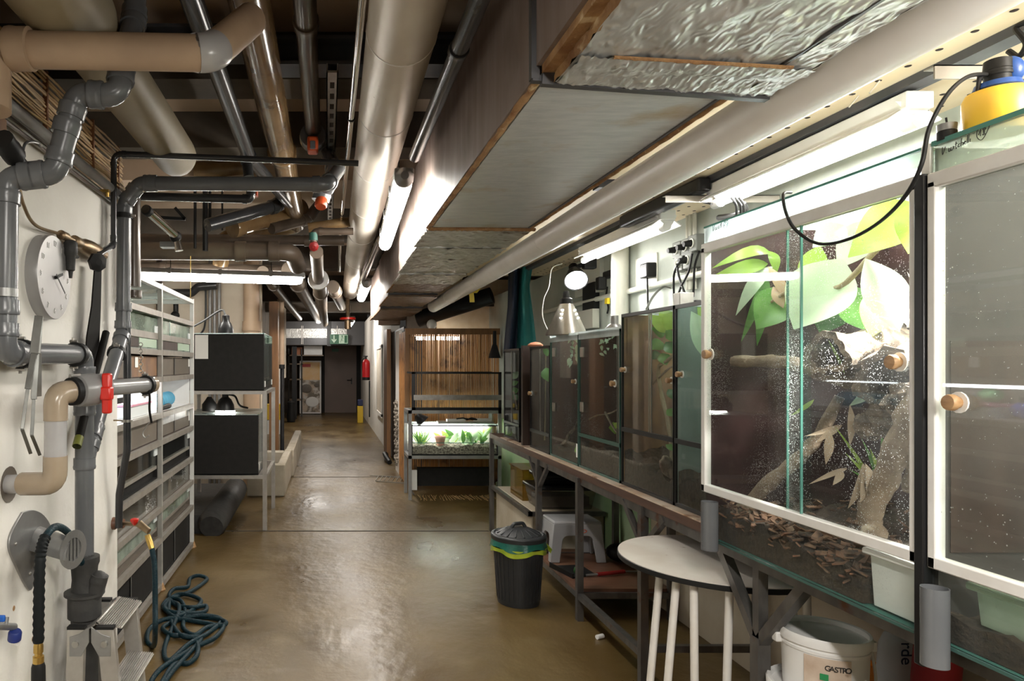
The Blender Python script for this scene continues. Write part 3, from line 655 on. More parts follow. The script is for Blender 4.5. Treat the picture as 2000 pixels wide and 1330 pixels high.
lb(limb([(1440,1010,.06),(1500,945,.12),(1560,895,.16),(1600,850,.2),(1640,775,.24)], (.023,.015), X0), 'slanting branch leaning up from lower left of the large planted terrarium', 'branch', 'branches in the large terrarium')
lb(limb([(1708,1052,.06),(1700,1000,.07),(1730,930,.08),(1765,850,.10),(1800,760,.12)], (.025,.032), X0), 'thick twisted branch rising from the bark at right in the large terrarium', 'branch', 'branches in the large terrarium')
lb(limb([(1775,960,.2),(1790,900,.2),(1800,860,.2)], (.014,.03), X0), 'short hanging branch end behind the thick twisted branch', 'branch', 'branches in the large terrarium')
def cork(path, R, th, seed, name, label):
    random.seed(seed); line = curve([PX(x,y,X0+d) for x,y,d in path], 5); n = len(line); b = MB(); seg = 26
    base = [random.uniform(-.16,.16) for _ in range(seg)]
    noise = [[base[k]*math.cos(i*.35+k)+random.uniform(-.035,.035) for k in range(seg)] for i in range(n)]
    for inner in (0, 1):
        tang = [(line[min(i+1,n-1)]-line[max(i-1,0)]).normalized() for i in range(n)]; _, u, w = frame(tang[0]); vs = []
        for i in range(n):
            u = (u-tang[i]*u.dot(tang[i])).normalized(); w = tang[i].cross(u)
            for k in range(seg):
                a = 2*math.pi*k/seg; r = R*(1+noise[i][k]+.12*math.sin(a*3+i*.5))*(1-inner*th) 
                vs.append(line[i]+u*math.cos(a)*r+w*math.sin(a)*r)
        if inner: vi = vs
        else: vo = vs
    q = lambda i, k: i*seg+k%seg
    b.add(vo, [(q(i,k),q(i,k+1),q(i+1,k+1),q(i+1,k)) for i in range(n-1) for k in range(seg)], True)
    b.add(vi, [(q(i,k),q(i+1,k),q(i+1,k+1),q(i,k+1)) for i in range(n-1) for k in range(seg)], True)
    for i in (0, n-1): b.add([vo[q(i,k)] for k in range(seg)]+[vi[q(i,k)] for k in range(seg)], [(k,(k+1)%seg,seg+(k+1)%seg,seg+k) for k in range(seg)])
    solo(b, name, 'cork_bark', label, 'bark', 'cork bark tubes'); random.seed(seed+50)
cork([(1614,692,.09),(1645,688,.175),(1690,680,.28),(1760,672,.46)], .057, .30, 3, 'cork_tube', 'hollow cork bark tube opening to the left in the large terrarium')
cork([(1737,744,.118),(1752,737,.19),(1775,727,.28),(1830,708,.46)], .074, .24, 5, 'cork_tube', 'wide dark mouthed cork bark tube below the upper one in the large terrarium')
b = MB(); line = curve([PX(x,y,X0+.12) for x,y in ((1770,750),(1775,790),(1740,810),(1705,830),(1675,820))],6); b.tube(line,[.03,.032,.034,.036,.036,.036]+[.036]*(len(line)-12)+[.034,.032,.03,.026,.02,.01],16,True,.3)
solo(b, 'cork_bark_piece', 'cork_bark', 'crumbling curved piece of cork bark under the wide tube', 'bark')
# plants
pl = thing('rubber_plant', 'broad leaved rubber plant lit pale green in the large terrarium', 'plant', PX(1700,640,X0+.2), 'plants in the large terrarium')
limb([(1800,430,.25),(1720,480,.2),(1640,560,.2),(1560,560,.18),(1490,600,.15)], (.009,.005), X0, 'stem', 'stem', pl)
foliage(pl, [(1645,505,1552,640,105,'leaf_pale',.03,.10,.5),(1602,480,1566,565,44,'leaf_lime',.05,.2),(1540,560,1480,640,66,'leaf_green',.05,.16),(1690,505,1760,645,70,'leaf_pale',.04,.10,.5),
  (1800,400,1668,490,85,'leaf_lime',.1,.14),(1795,390,1778,490,66,'leaf_lime',.08,.16),(1660,560,1700,645,75,'leaf_green',.1,.3),(1640,560,1605,650,70,'leaf_dark',.06,.32),(1730,560,1702,655,60,'leaf_lime',.06,.26),
  (1650,440,1590,480,46,'leaf_pale',.05,.22),(1540,560,1600,625,34,'leaf_lime',.05,.2),(1700,430,1640,520,60,'leaf_pale',.06,.3),(1740,420,1690,480,60,'leaf_pale',.06,.34)], X0)
pl = thing('strap_leaved_plant', 'arching strap leaved plant at the upper left in the large terrarium', 'plant', PX(1500,560,X0+.2), 'plants in the large terrarium')
foliage(pl, [(1500,515,1395,540,26,'leaf_lime',.18,.16),(1510,500,1408,505,22,'leaf_lime',.22,.2),(1510,520,1440,600,24,'leaf_pale',.2,.18),(1500,530,1452,660,16,'leaf_green',.14,.2),(1500,540,1480,670,20,'leaf_green',.14,.22),
  (1500,520,1540,585,18,'leaf_pink',.12,.16),(1500,490,1520,530,18,'leaf_lime',.2,.2),(1510,560,1530,600,20,'leaf_pink',.1,.16),(1530,540,1590,560,22,'leaf_lime',.15,.2)], X0)
pl = thing('air_plant', 'pale spiky air plant blazing white beside the black post', 'plant', PX(1785,620,X0+.1), 'plants in the large terrarium')
for k in range(22):
    a = random.uniform(-1.3,1.5); L = random.uniform(60,120)
    foliage(pl, [(1782+random.uniform(-12,12),640,1782+math.sin(a)*L*.6,640-math.cos(a)*L,9,'pale_flower',.2,.12)], X0)
pl = thing('grassy_plant', 'green grassy plant sprouting under the cork bark', 'plant', PX(1720,960,X0+.2), 'plants in the large terrarium')
foliage(pl, [(1715,960,1690,860,7,'leaf_green',.1,.16),(1718,960,1745,870,7,'leaf_green',.1,.16),(1715,960,1660,890,7,'leaf_lime',.12,.16),(1718,962,1725,840,7,'leaf_green',.1,.18),(1710,960,1640,840,6,'leaf_lime',.1,.16),(1720,960,1705,880,8,'leaf_lime',.1,.14),(1712,960,1672,920,7,'leaf_green',.15,.16),
  (1650,730,1620,665,5,'leaf_lime',.05,.12),(1690,640,1684,690,8,'leaf_lime',.02,.3)], X0)
pl = thing('withered_palm', 'dry brown palm fronds drooping beside the thick twisted branch', 'plant', PX(1690,960,X0+.1), 'plants in the large terrarium')
foliage(pl, [(1685,905,1665,990,15,'leaf_dry',.18,.06),(1687,905,1685,985,13,'leaf_dry',.12,.05),(1690,905,1700,970,14,'leaf_dry',.2,.05),(1640,830,1600,860,12,'leaf_dry',.15,.1),(1620,840,1615,905,15,'leaf_dry',.1,.08),(1645,830,1585,850,10,'leaf_dry',.15,.1),
  (1655,915,1590,940,9,'leaf_dry',.15,.1),(1645,918,1630,945,13,'leaf_dry',.1,.1),(1660,790,1662,870,13,'leaf_dry',.05,.1),(1705,760,1665,790,16,'leaf_pale',.1,.16),(1590,780,1550,810,8,'leaf_lime',.1,.14)], X0)
# white tub inside, low front
def tub(name, label, x0, x1, y0, y1, z0, z1, m, group=None, parent=None):
    b = MB(); w = .004; i = .005
    q = lambda ins, z: [(x0+ins,y0+ins,z),(x1-ins,y0+ins,z),(x1-ins,y1-ins,z),(x0+ins,y1-ins,z)]
    r = q(i,z0)+q(0,z1)+q(w+.001,z1)+q(i+w,z0+w)
    b.add(r, [(3,2,1,0)]+[(k,(k+1)%4,4+(k+1)%4,4+k) for k in range(4)]+[(4+k,4+(k+1)%4,8+(k+1)%4,8+k) for k in range(4)]+[(8+k,8+(k+1)%4,12+(k+1)%4,12+k) for k in range(4)]+[(12,13,14,15)])
    t = thing(name, label, 'tub', ((x0+x1)/2,(y0+y1)/2,z0), group); b.build('tub_body', m, t, bevel=.006)
    b = MB(); h = .008
    b.bar((x0-h,y0-h,z1),(x1+h,y0-h,z1),.014); b.bar((x1+h,y0-h,z1),(x1+h,y1+h,z1),.014); b.bar((x1+h,y1+h,z1),(x0-h,y1+h,z1),.014); b.bar((x0-h,y1+h,z1),(x0-h,y0-h,z1),.014)
    b.build('rim', m, t, bevel=.004); return t
tub('plastic_tub', 'white plastic tub inside the low corner of the large planted terrarium', X0+.016, X0+.19, YA+.022, YA+.16, ZB+.012, 1.0, 'white_plastic')
# --- second large terrarium, misted
YC, YD = .62, 1.462
t2 = thing('terrarium', 'large misted terrarium at the right edge marked V. mitchelli 18', 'terrarium', (1.6,1.1,ZB), 'glass terrariums on the right')
shell(t2, X0, X1, YC, YD, ZB, ZTOP-.006, 'dark_brown_panel', 'mist_panel', bottom='glass_edge')
MB().box((X0,YC,ZB+.006),(X0+.006,YD,1.02)).build('lower_pane', 'pane_dirty', t2); MB().box((X0,YC,1.825),(X0+.006,YD,ZTOP)).build('upper_pane', 'pane_foggy', t2)
MB().box((X0-.002,YC,ZTOP),(X0+.012,YD,ZTOP+.010)).build('top_rim', 'glass_edge', t2); MB().box((X0-.004,YC,ZB-.001),(X0+.004,YD,ZB+.006)).build('bottom_rim', 'glass_edge_dull', t2)
MB().box((X0+.012,YC,ZTOP),(X1,YD,ZTOP+.005)).build('lid', 'pane', t2)
b = MB(); b.box((X0-.012,YC,1.016),(X0+.012,YD,1.042)); b.box((X0-.012,YC,1.825),(X0+.012,YD,1.858)); b.box((X0-.012,YD-.02,1.016),(X0+.012,YD,1.84)); b.box((X0-.012,YC,1.016),(X0+.012,YC+.02,1.84)); b.build('frame', 'frame_white', t2, bevel=.003)
sp = MB().box((X0-.003,YC+.02,1.04),(X0+.002,YD-.018,1.83)).build('sliding_pane', 'pane_mist', t2)
knob(PX(1873,786,X0-.004), sp, .017)
p = PX(1840,292,X0)
ink(t2, [[(0,1),(.15,0),(.45,.9)],[(.65,.05),(.68,.04)],[(1.0,.5),(1.02,.05),(1.25,.1),(1.3,.5),(1.35,.05),(1.55,.1),(1.6,.5)],[(1.75,.45),(1.78,.05)],[(1.95,.9),(2.0,.05),(2.15,.1)],[(1.85,.6),(2.15,.62)],[(2.55,.42),(2.35,.4),(2.3,.1),(2.55,.1)],
   [(2.7,1),(2.7,.05),(2.75,.4),(2.95,.4),(2.98,.05)],[(3.1,.25),(3.35,.3),(3.2,.45),(3.1,.2),(3.35,.08)],[(3.5,1.05),(3.52,.05)],[(3.7,1.1),(3.72,.05)],[(3.92,.45),(3.94,.05)],
   [(5.0,.4),(5.2,1.0),(5.25,.2)],[(5.75,.95),(5.5,.9),(5.75,.5),(5.55,.2),(5.85,.2),(5.6,.55),(5.85,.85),(5.7,.97)],[(4.7,1.0),(5.4,1.45),(6.3,1.3),(6.1,.4),(5.5,-.35),(4.85,.2),(4.7,1.0)]], p.z-.012, p.y, .0162, X0-.0012, .0008, .12, .10)
heap(X0+.014, X1-.01, YC+.01, YD-.012, ZB+.008, .05, '', '', 24, .015).build('soil', 'soil', t2)
lb(limb([(1935,1010,.3),(1985,930,.3),(2040,860,.3)], (.006,.005), X0), 'thin dark branch inside the misted terrarium', 'branch')
lb(limb([(1975,790,.24),(2030,760,.26),(2100,740,.26)], (.02,.03), X0, 'bark', 'cork_bark'), 'piece of bark inside the misted terrarium', 'bark')
tub('plastic_tub', 'translucent green plastic tub inside the low front of the misted terrarium', X0+.02, X0+.17, 1.05, 1.385, ZB+.065, 1.0, 'green_tub')
MB().box((X0+.03,YD-.011,1.05),(X0+.25,YD-.009,1.5)).build('side_board', 'dark_brown_panel', t2)
# black post and the grey pipe sleeves at the corners
t = thing('corner_post', 'glossy black square post between the two large terrariums', 'post', (X0,1.476,.75))
MB().box((X0-.018,1.464,.80),(X0+.012,1.488,1.86)).build('post', 'black_plastic', t, bevel=.003); MB().box((X0-.002,1.4655,1.86),(X0+.006,1.4865,1.925)).build('post_tip', 'paper', t)
def sleeve(label, x, y, z0, z1, r):
    b = MB(); b.lathe([(r*.9,0),(r,0),(r,z1-z0),(r*.9,z1-z0),(r*.9,0)], (x,y,z0), (0,0,1), 20); solo(b, 'pipe_sleeve', 'grey_pvc', label, 'sleeve', 'grey pipe sleeves on the terrarium corners')
sleeve('grey pipe sleeve at the foot of the black post', 1.267, 1.424, .822, .985, .0245)
sleeve('grey pipe sleeve at the far lower corner of the large planted terrarium', 1.266, 2.262, .836, .996, .026)

# --- tanks T3..T6 on the bench, their front on X = 1.465
XF = 1.465; XR = 1.96
def bench_tank(label, y0, y1, z1, far, back, g, lowz=None, top='black_plastic', frame_m='black_plastic', slide=None):
    t = thing('terrarium', label, 'terrarium', (1.7,(y0+y1)/2,ZT), 'glass terrariums on the right')
    shell(t, XF, XR, y0, y1, ZT+.001, z1-.006, back, far, near='pane')
    b = MB(); e = .012
    b.box((XF-.004,y0,ZT+.001),(XF+.008,y1,ZT+.014)); b.box((XF-.004,y0,z1-.016),(XF+.012,y1,z1)); b.box((XF-.004,y0,ZT),(XF+.008,y0+e*.6,z1)); b.box((XF-.004,y1-e*.6,ZT),(XF+.008,y1,z1))
    if lowz: b.box((XF-.006,y0,lowz-.010),(XF+.010,y1,lowz+.010))
    b.build('frame', frame_m, t)
    if lowz:
        MB().box((XF,y0+.008,ZT+.014),(XF+.004,y1-.008,lowz-.01)).build('lower_pane', 'pane', t)
        ym = (y0+y1)/2 if slide is None else slide
        MB().box((XF,ym-.015,lowz+.01),(XF+.004,y1-.008,z1-.016)).build('sliding_pane', g, t); MB().box((XF+.005,y0+.008,lowz+.01),(XF+.009,ym+.015,z1-.016)).build('sliding_pane', g, t)
        b = MB(); b.box((XF-.0005,ym-.018,lowz+.01),(XF+.0045,ym-.014,z1-.016)); b.box((XF+.0045,ym+.014,lowz+.01),(XF+.0095,ym+.018,z1-.016)); b.build('pane_edge', 'steel_brushed', t)
    else: MB().box((XF,y0+.008,ZT+.014),(XF+.004,y1-.008,z1-.016)).build('front_pane', g, t)
    MB().box((XF+.012,y0,z1-.005),(XR,y1,z1)).build('lid', 'pane_top', t)
    return t
a = bench_tank('glass terrarium with leafy stem and rust lined corner left of the bright one', 2.885, 3.396, 1.70, 'rust_panel', 'mist_panel', 'pane', 1.13, slide=PX(1268,700,XF).y)
heap(XF+.008, XR-.01, 2.895, 3.385, ZT+.008, .11, '', '', 20, .03, .08).build('soil', 'soil', a)
MB().box((XF+.02,3.383,1.47),(XF+.48,3.387,1.68)).build('rust_patch', 'rust_panel', a)
knob(PX(1221,722,XF-.004), a, .012); knob(PX(1312,743,XF+.001), a, .012)
b = bench_tank('glass terrarium with one large pale fan leaf behind its black edge', 2.36, 2.875, 1.70, 'pale_panel', 'pale_panel', 'pane_dirty', 1.13, slide=PX(1335,700,XF).y-.16)
heap(XF+.008, XR-.01, 2.37, 2.865, ZT+.008, .13, '', '', 20, .03).build('soil', 'soil', b)
knob(PX(1332,731,XF-.004), b, .012)
pl = thing('ficus_plant', 'slender stemmed leafy plant in the terrarium with the rust lined corner', 'plant', PX(1310,900,XF+.15), 'plants in the bench terrariums')
limb([(1316,920,.10),(1308,840,.12),(1292,770,.12),(1286,720,.12),(1302,705,.1),(1320,690,.1)], (.011,.007), XF, 'stem', 'stem', pl); limb([(1275,750,.12),(1300,725,.12),(1318,712,.14)], (.005,.004), XF, 'stem', 'branch', pl)
foliage(pl, [(1300,650,1270,615,26,'leaf_lime',.1,.10),(1302,645,1318,608,30,'leaf_lime',.1,.10),(1298,655,1275,640,24,'leaf_green',.1,.12),(1300,660,1320,650,24,'leaf_green',.1,.12),(1296,670,1272,680,26,'leaf_green',.1,.10),(1300,668,1318,690,24,'leaf_dark',.1,.12),(1292,690,1302,712,22,'leaf_green',.1,.10),(1290,690,1276,700,20,'leaf_dark',.1,.12),
  (1262,672,1236,676,14,'leaf_pale',.05,.14),(1305,630,1290,606,26,'leaf_lime',.1,.16),(1302,800,1318,812,16,'leaf_green',.1,.12),(1300,640,1262,632,22,'leaf_dark',.1,.18),(1305,760,1318,780,18,'leaf_dark',.1,.16),(1300,868,1318,880,12,'leaf_green',.05,.04)], XF)
pl = thing('fan_leaf_plant', 'single huge pale green ribbed leaf lit in the narrow terrarium', 'plant', PX(1360,650,XF+.12), 'plants in the bench terrariums')
foliage(pl, [(1350,608,1402,716,44,'leaf_pale',.06,.06,.5,2.80),(1362,600,1410,650,34,'leaf_lime',.06,.1,.5,2.84)], XF)
limb([(1395,720,.1),(1390,850,.12)], (.006,.008), XF, 'stem', 'stem', pl)
o = MB(); q = PX(1305,915,XF+.03); o.tube(curve([q+V((0,.03,.05)), q, q+V((.02,-.05,-.05))],5), [.01,.02,.026,.03,.032,.03,.028,.024,.02,.015,.01], 12, True, .2); solo(o, 'cork_bark_piece', 'cork_bark', 'pale pointed piece of bark half buried in the soil of the leafy stem terrarium', 'bark')
# T4 pair: hinged glass doors, bright tops
c = bench_tank('glass door terrarium with a twisted pale root and clip hinges', 3.985, 4.485, 1.625, 'red_brown_panel', 'red_brown_panel', 'pane_lit', frame_m='glass_edge_dull')
d = bench_tank('glass door terrarium with moss mound and thin branch', 3.415, 3.975, 1.63, 'red_brown_panel', 'red_brown_panel', 'pane_lit', 1.045, frame_m='glass_edge_dull', slide=3.45)
for t, y0, y1 in ((c,3.985,4.485),(d,3.415,3.975)): MB().box((XF-.006,y0+.004,1.595),(XF-.001,y1-.004,1.640)).build('header_pane', 'pane_header', t)
for t, px in ((c,1082),(d,1137)):
    for y in (688,795): 
        p = PX(px,y,XF-.006); MB().box((XF-.009,p.y-.02,p.z-.028),(XF-.001,p.y+.03,p.z+.028)).build('clip_hinge', 'steel_brushed', t, bevel=.002)
knob(PX(1124,745,XF-.004), c, .012); knob(PX(1201,749,XF-.004), d, .015)
MB().box((XF-.002,3.99,ZT+.05),(XF-.001,4.02,ZT+.13)).build('paper_label', 'paper', c)
heap(XF+.008, XR-.01, 3.43, 3.96, ZT+.008, .13, '', '', 18, .02).build('soil', 'soil', d); heap(XF+.008, XR-.01, 4.0, 4.47, ZT+.008, .05, '', '', 18, .02).build('soil', 'soil', c)
b_ = MB(); q = PX(1152,880,XF+.1); b_.grid(lambda u, v: q+V((math.cos(2*math.pi*v)*.085*math.sin(u*1.57), math.sin(2*math.pi*v)*.10*math.sin(u*1.57), .085*math.cos(u*1.57)-.02+random.uniform(0,.006))), 10, 20)
solo(b_, 'moss_mound', 'moss', 'bright green moss mound in the glass door terrarium', 'moss')
lb(limb([(1140,825,.05),(1165,812,.06),(1190,808,.07),(1206,800,.07)], (.005,.004), XF), 'thin bent twig crossing above the moss mound', 'twig'); lb(limb([(1182,805,.06),(1195,830,.05),(1205,845,.05)], (.006,.005), XF), 'short twig leaning beside the moss mound', 'twig')
pl = thing('seedling', 'small lime leaved seedling at the right of the moss mound', 'plant', PX(1202,840,XF+.04), 'plants in the bench terrariums')
foliage(pl, [(1204,838,1190,835,22,'leaf_lime',.05,.04),(1204,836,1212,826,18,'leaf_lime',.05,.04)], XF); limb([(1204,838,.05),(1206,870,.06)], (.003,.003), XF, 'stem', 'stem', pl)
lb(limb([(1078,860,.04),(1090,872,.05),(1105,862,.06),(1112,848,.07),(1122,838,.08),(1128,825,.08)], (.012,.008), XF, 'root', 'cork_bark', jit=.25), 'twisted pale root curling inside the clip hinge terrarium', 'root')
pl = thing('trailing_plant', 'fine pale foliage hanging between the two glass door terrariums', 'plant', PX(1125,680,XF+.06), 'plants in the bench terrariums')
for k in range(26):
    x = random.uniform(1112,1130); y = random.uniform(655,705); foliage(pl, [(x,y,x+random.uniform(-9,9),y+random.uniform(4,14),5,'leaf_pale',.1,.05)], XF)
for k in range(30):
    x = random.uniform(1135,1205); y = random.uniform(650,690); foliage(pl, [(x,y,x+random.uniform(-10,10),y+random.uniform(2,10),5,'leaf_pale',.1,.12)], XF)
# T5, T6
e = bench_tank('dark narrow terrarium with blue green plant and wooden knob beside the brown board', 4.50, 4.93, 1.575, 'dark_brown_panel', 'dark_brown_panel', 'pane', .98, slide=4.72)
knob(PX(1038,768,XF-.004), e, .014)
f_ = bench_tank('farthest terrarium on the bench end with pale interior and branch', 5.21, 5.66, 1.575, 'mist_panel', 'grey_brown_board', 'pane', .98, slide=5.45)
pl = thing('dark_foliage_plant', 'dark glossy plant near the wooden knob of the narrow terrarium', 'plant', PX(1060,720,XF+.1), 'plants in the bench terrariums')
foliage(pl, [(1066,720,1050,745,24,'leaf_dark',.08,.1),(1066,718,1072,745,24,'leaf_green',.08,.1),(1066,700,1056,720,18,'leaf_green',.08,.1),(1060,690,1050,700,18,'leaf_pale',.08,.1),(1062,690,1072,684,18,'leaf_green',.08,.1)], XF); limb([(1066,690,.1),(1064,860,.1)], (.004,.005), XF, 'stem', 'stem', pl)
pl = thing('branching_plant', 'pale leaved plant on a branch in the farthest bench terrarium', 'plant', PX(1000,750,XF+.1), 'plants in the bench terrariums')
foliage(pl, [(1000,740,1012,726,12,'leaf_pale',.08,.05),(996,755,984,748,10,'leaf_pale',.08,.05),(1000,765,1012,760,12,'leaf_green',.08,.06),(1002,770,1010,782,12,'leaf_dark',.08,.06),(998,752,1012,745,10,'leaf_green',.1,.05)], XF); limb([(986,748,.06),(1002,762,.06),(1010,800,.06)], (.006,.006), XF, 'stem', 'branch', pl)
solo(MB().box((XF-.03,5.02,ZT-.03),(XF+.30,5.06,1.59)), 'side_board', 'dark_brown_panel', 'dark brown upright board between the two far terrariums', 'board')
# ------------------------------------------------------------------ things under and before the bench
# black bin with lid and liner
bx, by = 1.165, 4.17; rz = .40
t = thing('waste_bin', 'black lidded bin with green liner hanging out beside the bench', 'bin', (bx,by,0))
n = 40; b = MB(); prof = [(.001,.004),(.118,.004),(.122,0),(.126,.02),(.150,rz),(.156,rz+.005)]
b.lathe([(r*1.0,h) for r,h in prof], (bx,by,0), (0,0,1), 36)
for k in range(30):
    a = 2*math.pi*k/30; c = V((math.cos(a), math.sin(a), 0)); b.bar(V((bx,by,.03))+c*.1265, V((bx,by,rz-.05))+c*.1475, .010, .005, up=c)
b.build('bin_body', 'bin_black', t)
b = MB(); b.lathe([(.163,rz-.012),(.166,rz+.012),(.160,rz+.02),(.145,rz+.024),(.138,rz+.016),(.10,rz+.04),(.06,rz+.055),(.001,rz+.058)], (bx,by,0), (0,0,1), 36)
for k in range(16):
    a = 2*math.pi*k/16; c = V((math.cos(a), math.sin(a), 0)); b.bar(V((bx,by,rz+.052))+c*.065, V((bx,by,rz+.024))+c*.132, .010, .006, up=(0,0,1))
b.build('lid', 'bin_black', t, bevel=.002)
b = MB(); b.tube(fillet([(bx-.045,by-.01,rz+.055),(bx-.03,by-.01,rz+.08),(bx+.03,by+.01,rz+.08),(bx+.045,by+.01,rz+.055)],.02)[0], .011, 10); b.build('lid_handle', 'bin_black', t)
def skirt(z0, z1, r0, r1, amp, ph): 
    return MB().grid(lambda u, v: V((bx+math.cos(2*math.pi*u)*(r0+(r1-r0)*v+amp*math.sin(u*60+ph)*v), by+math.sin(2*math.pi*u)*(r0+(r1-r0)*v+amp*math.sin(u*60+ph)*v), z0+(z1-z0)*v+.012*math.sin(u*25+ph)*v)), 90, 4)
skirt(rz-.004, rz-.055, .158, .168, .004, 0).build('liner', 'bag_green', t); skirt(rz-.05, rz-.085, .167, .160, .005, 0).build('liner_hem', 'bag_lime', t)
b = MB(); b.grid(lambda u, v: V((bx+.150+.05*u, by-.03+.07*v, rz-.03-.05*u+.012*math.sin(v*9)-.03*u*v)), 6, 6); b.build('liner_corner', 'bag_lime', t)
# plastic stool on the low shelf
sx0, sx1, sy0, sy1, sz = 1.43, 1.79, 4.38, 4.64, .177
t = thing('plastic_stool', 'grey plastic step stool standing on the low red-brown shelf', 'stool', ((sx0+sx1)/2,(sy0+sy1)/2,sz))
def arch(x0, x1, z0, z1, leg, top, c=.04, n=6):
    o = [(x0,z0),(x0+.025,z1),(x1-.025,z1),(x1,z0),(x1-leg,z0),(x1-leg-.02,z1-top-c)]
    for k in range(n+1): a = k/n*math.pi/2; o.append((x1-leg-.02-c+c*math.cos(a), z1-top-c+c*math.sin(a)))
    for k in range(n+1): a = math.pi/2+k/n*math.pi/2; o.append((x0+leg+.02+c+c*math.cos(a), z1-top-c+c*math.sin(a)))
    o.append((x0+leg,z0)); return o
for y0, y1, nm in ((sy0,sy0+.02,'front'),(sy1-.02,sy1,'rear')):
    MB().prism([(x,y0+(z-sz)*.05*(1 if nm=='front' else -1),z) for x,z in arch(sx0,sx1,sz,sz+.245,.06,.075)], (0,.02,0)).build('leg_panel', 'stool_grey', t, bevel=.004)
for x0 in (sx0,sx1-.02):
    MB().prism([(x0+(z-sz)*(.1 if x0==sx0 else -.1),y,z) for y,z in arch(sy0,sy1,sz,sz+.245,.05,.075)], (.02,0,0)).build('leg_panel', 'stool_grey', t, bevel=.004)
MB().box((sx0+.024,sy0+.012,sz+.235),(sx1-.024,sy1-.012,sz+.262)).build('seat', 'stool_grey', t, bevel=.012)
lg = MB(); lg.torus((sx0+.215,sy0+.005,sz+.205),(0,1,0),.012,.0025,20,6); o = lg.build('emblem', 'orange_plastic', t); o.scale = (1.5,1,.8)
# tools on the low shelf
t = thing('dustpan', 'black dustpan with dull green scraps lying before the grey stool', 'dustpan', (1.5,4.1,.177))
MB().prism([(1.40,4.30,.178),(1.46,4.06,.178),(1.62,4.12,.178),(1.60,4.32,.178)],(0,0,.006)).build('pan', 'rubber', t); MB().bar((1.40,4.30,.19),(1.46,4.06,.19),.008,.03).build('pan_edge', 'rubber', t)
MB().ball((1.52,4.14,.20),.03,10,6,(1,.7,1)).build('scraps', 'leaf_dark', t)
t = thing('hand_tool', 'red gripped hand tool lying on the low red-brown shelf', 'tool', (1.7,4.12,.177))
MB().cyl((1.62,4.10,.19),(1.80,4.14,.195),.012,10).build('grip', 'grip_red', t); MB().cyl((1.55,4.09,.188),(1.62,4.10,.19),.007,8).build('shaft', 'tin', t); MB().cyl((1.80,4.14,.195),(1.90,4.16,.19),.005,8).build('tip', 'tin', t)
solo(MB().ball((1.89,4.42,.235),.085,14,8,(1,.9,.68)), 'cloth_bundle', 'rubber', 'dark cloth bundle behind the stool on the low shelf', 'cloth')
t = thing('bottle', 'small dark bottle leaning behind the dark cloth bundle', 'bottle', (1.94,4.3,.178))
MB().cyl((1.93,4.27,.18),(1.94,4.36,.26),.028,12).build('body', 'red_board', t); MB().cyl((1.94,4.36,.26),(1.942,4.385,.285),.014,10).build('cap', 'rubber', t)
solo(MB().cyl((1.42,3.60,.012),(1.46,3.62,.012),.012,10), 'stopper', 'white_plastic', 'tiny white cap lying near the half round table', 'cap')
# plinth top: amber box, lidded dark crates
tb = thing('storage_box', 'translucent amber plastic box on the concrete plinth', 'box', (1.56,5.5,.40))
b = MB(); x0,x1,y0,y1 = 1.50,1.72,5.25,5.6
for a, c in (((x0,y0,.401),(x1,y0+.006,.64)),((x0,y1-.006,.401),(x1,y1,.64)),((x0,y0,.401),(x0+.006,y1,.64)),((x1-.006,y0,.401),(x1,y1,.64)),((x0,y0,.401),(x1,y1,.407)),((x0-.01,y0-.01,.63),(x1+.01,y1+.01,.642))): b.box(a, c)
b.build('box_body', 'amber_box', tb)
def crate(name, label, x0, x1, y0, y1, z0, z1, body, lid, inner=None):
    t = thing(name, label, 'crate', ((x0+x1)/2,(y0+y1)/2,z0)); i = .025; h = z1-z0
    b = MB(); q = lambda k, z: [(x0+k,y0+k,z),(x1-k,y0+k,z),(x1-k,y1-k,z),(x0+k,y1-k,z)]
    b.add(q(i,z0)+q(0,z1-.03), [(3,2,1,0),(4,5,6,7)]+[(k,(k+1)%4,4+(k+1)%4,4+k) for k in range(4)]); b.build('body', body, t, bevel=.008)
    MB().box((x0-.015,y0-.015,z1-.03),(x1+.015,y1+.015,z1)).build('lid', lid, t, bevel=.01)
    if inner: MB().box((x0+.04,y0+.04,z0+.01),(x1-.04,y1-.04,z0+.09)).build('contents', inner, t)
    return t
crate('storage_crate', 'clear crate of dark contents with black lid on the plinth under the bench', 1.50, 1.94, 4.92, 5.2, .401, .57, 'clear_bin', 'black_plastic', 'grey_brown_board')
crate('storage_crate', 'flat black crate stacked on top of the clear crate', 1.55, 1.92, 4.95, 5.2, .571, .65, 'black_plastic', 'black_plastic')
crate('storage_crate', 'black slatted tray topmost on the stacked crates', 1.57, 1.90, 4.97, 5.2, .651, .71, 'rubber', 'rubber')
# half round table
cx, cy, cr, zt = 1.49, 2.60, .357, .713
t = thing('half_round_table', 'white half round table with thin white legs before the bench', 'table', (cx,cy,0))
xc = 1.75; a0 = math.acos((xc-cx)/cr); poly = [(cx+cr*math.cos(a0+(2*math.pi-2*a0)*k/40), cy+cr*math.sin(a0+(2*math.pi-2*a0)*k/40), zt-.022) for k in range(41)]
MB().prism(poly,(0,0,.019)).build('edge_band', 'rubber', t, bevel=.002)
MB().prism([((x-cx)*.992+cx,(y-cy)*.992+cy,zt-.003) for x,y,z in poly],(0,0,.003)).build('table_top', 'table_white', t)
for px, pb, sx in ((1290,1270,0),(1322,1302,0),(1355,1357,0),(1425,1418,0),(1548,1552,.0),(1575,1580,0)):
    Yt = {1290:2.56,1322:2.46,1355:2.39,1425:2.33,1548:2.48,1575:2.42}[px]
    p = P(px, VY+(H-zt+.02)*F/Yt, Yt); dx = (pb-px)/F*Yt*1.6
    MB().tube([p, (p.x+dx, p.y, 0)], .0135, 10).build('leg', 'white_paint', t)
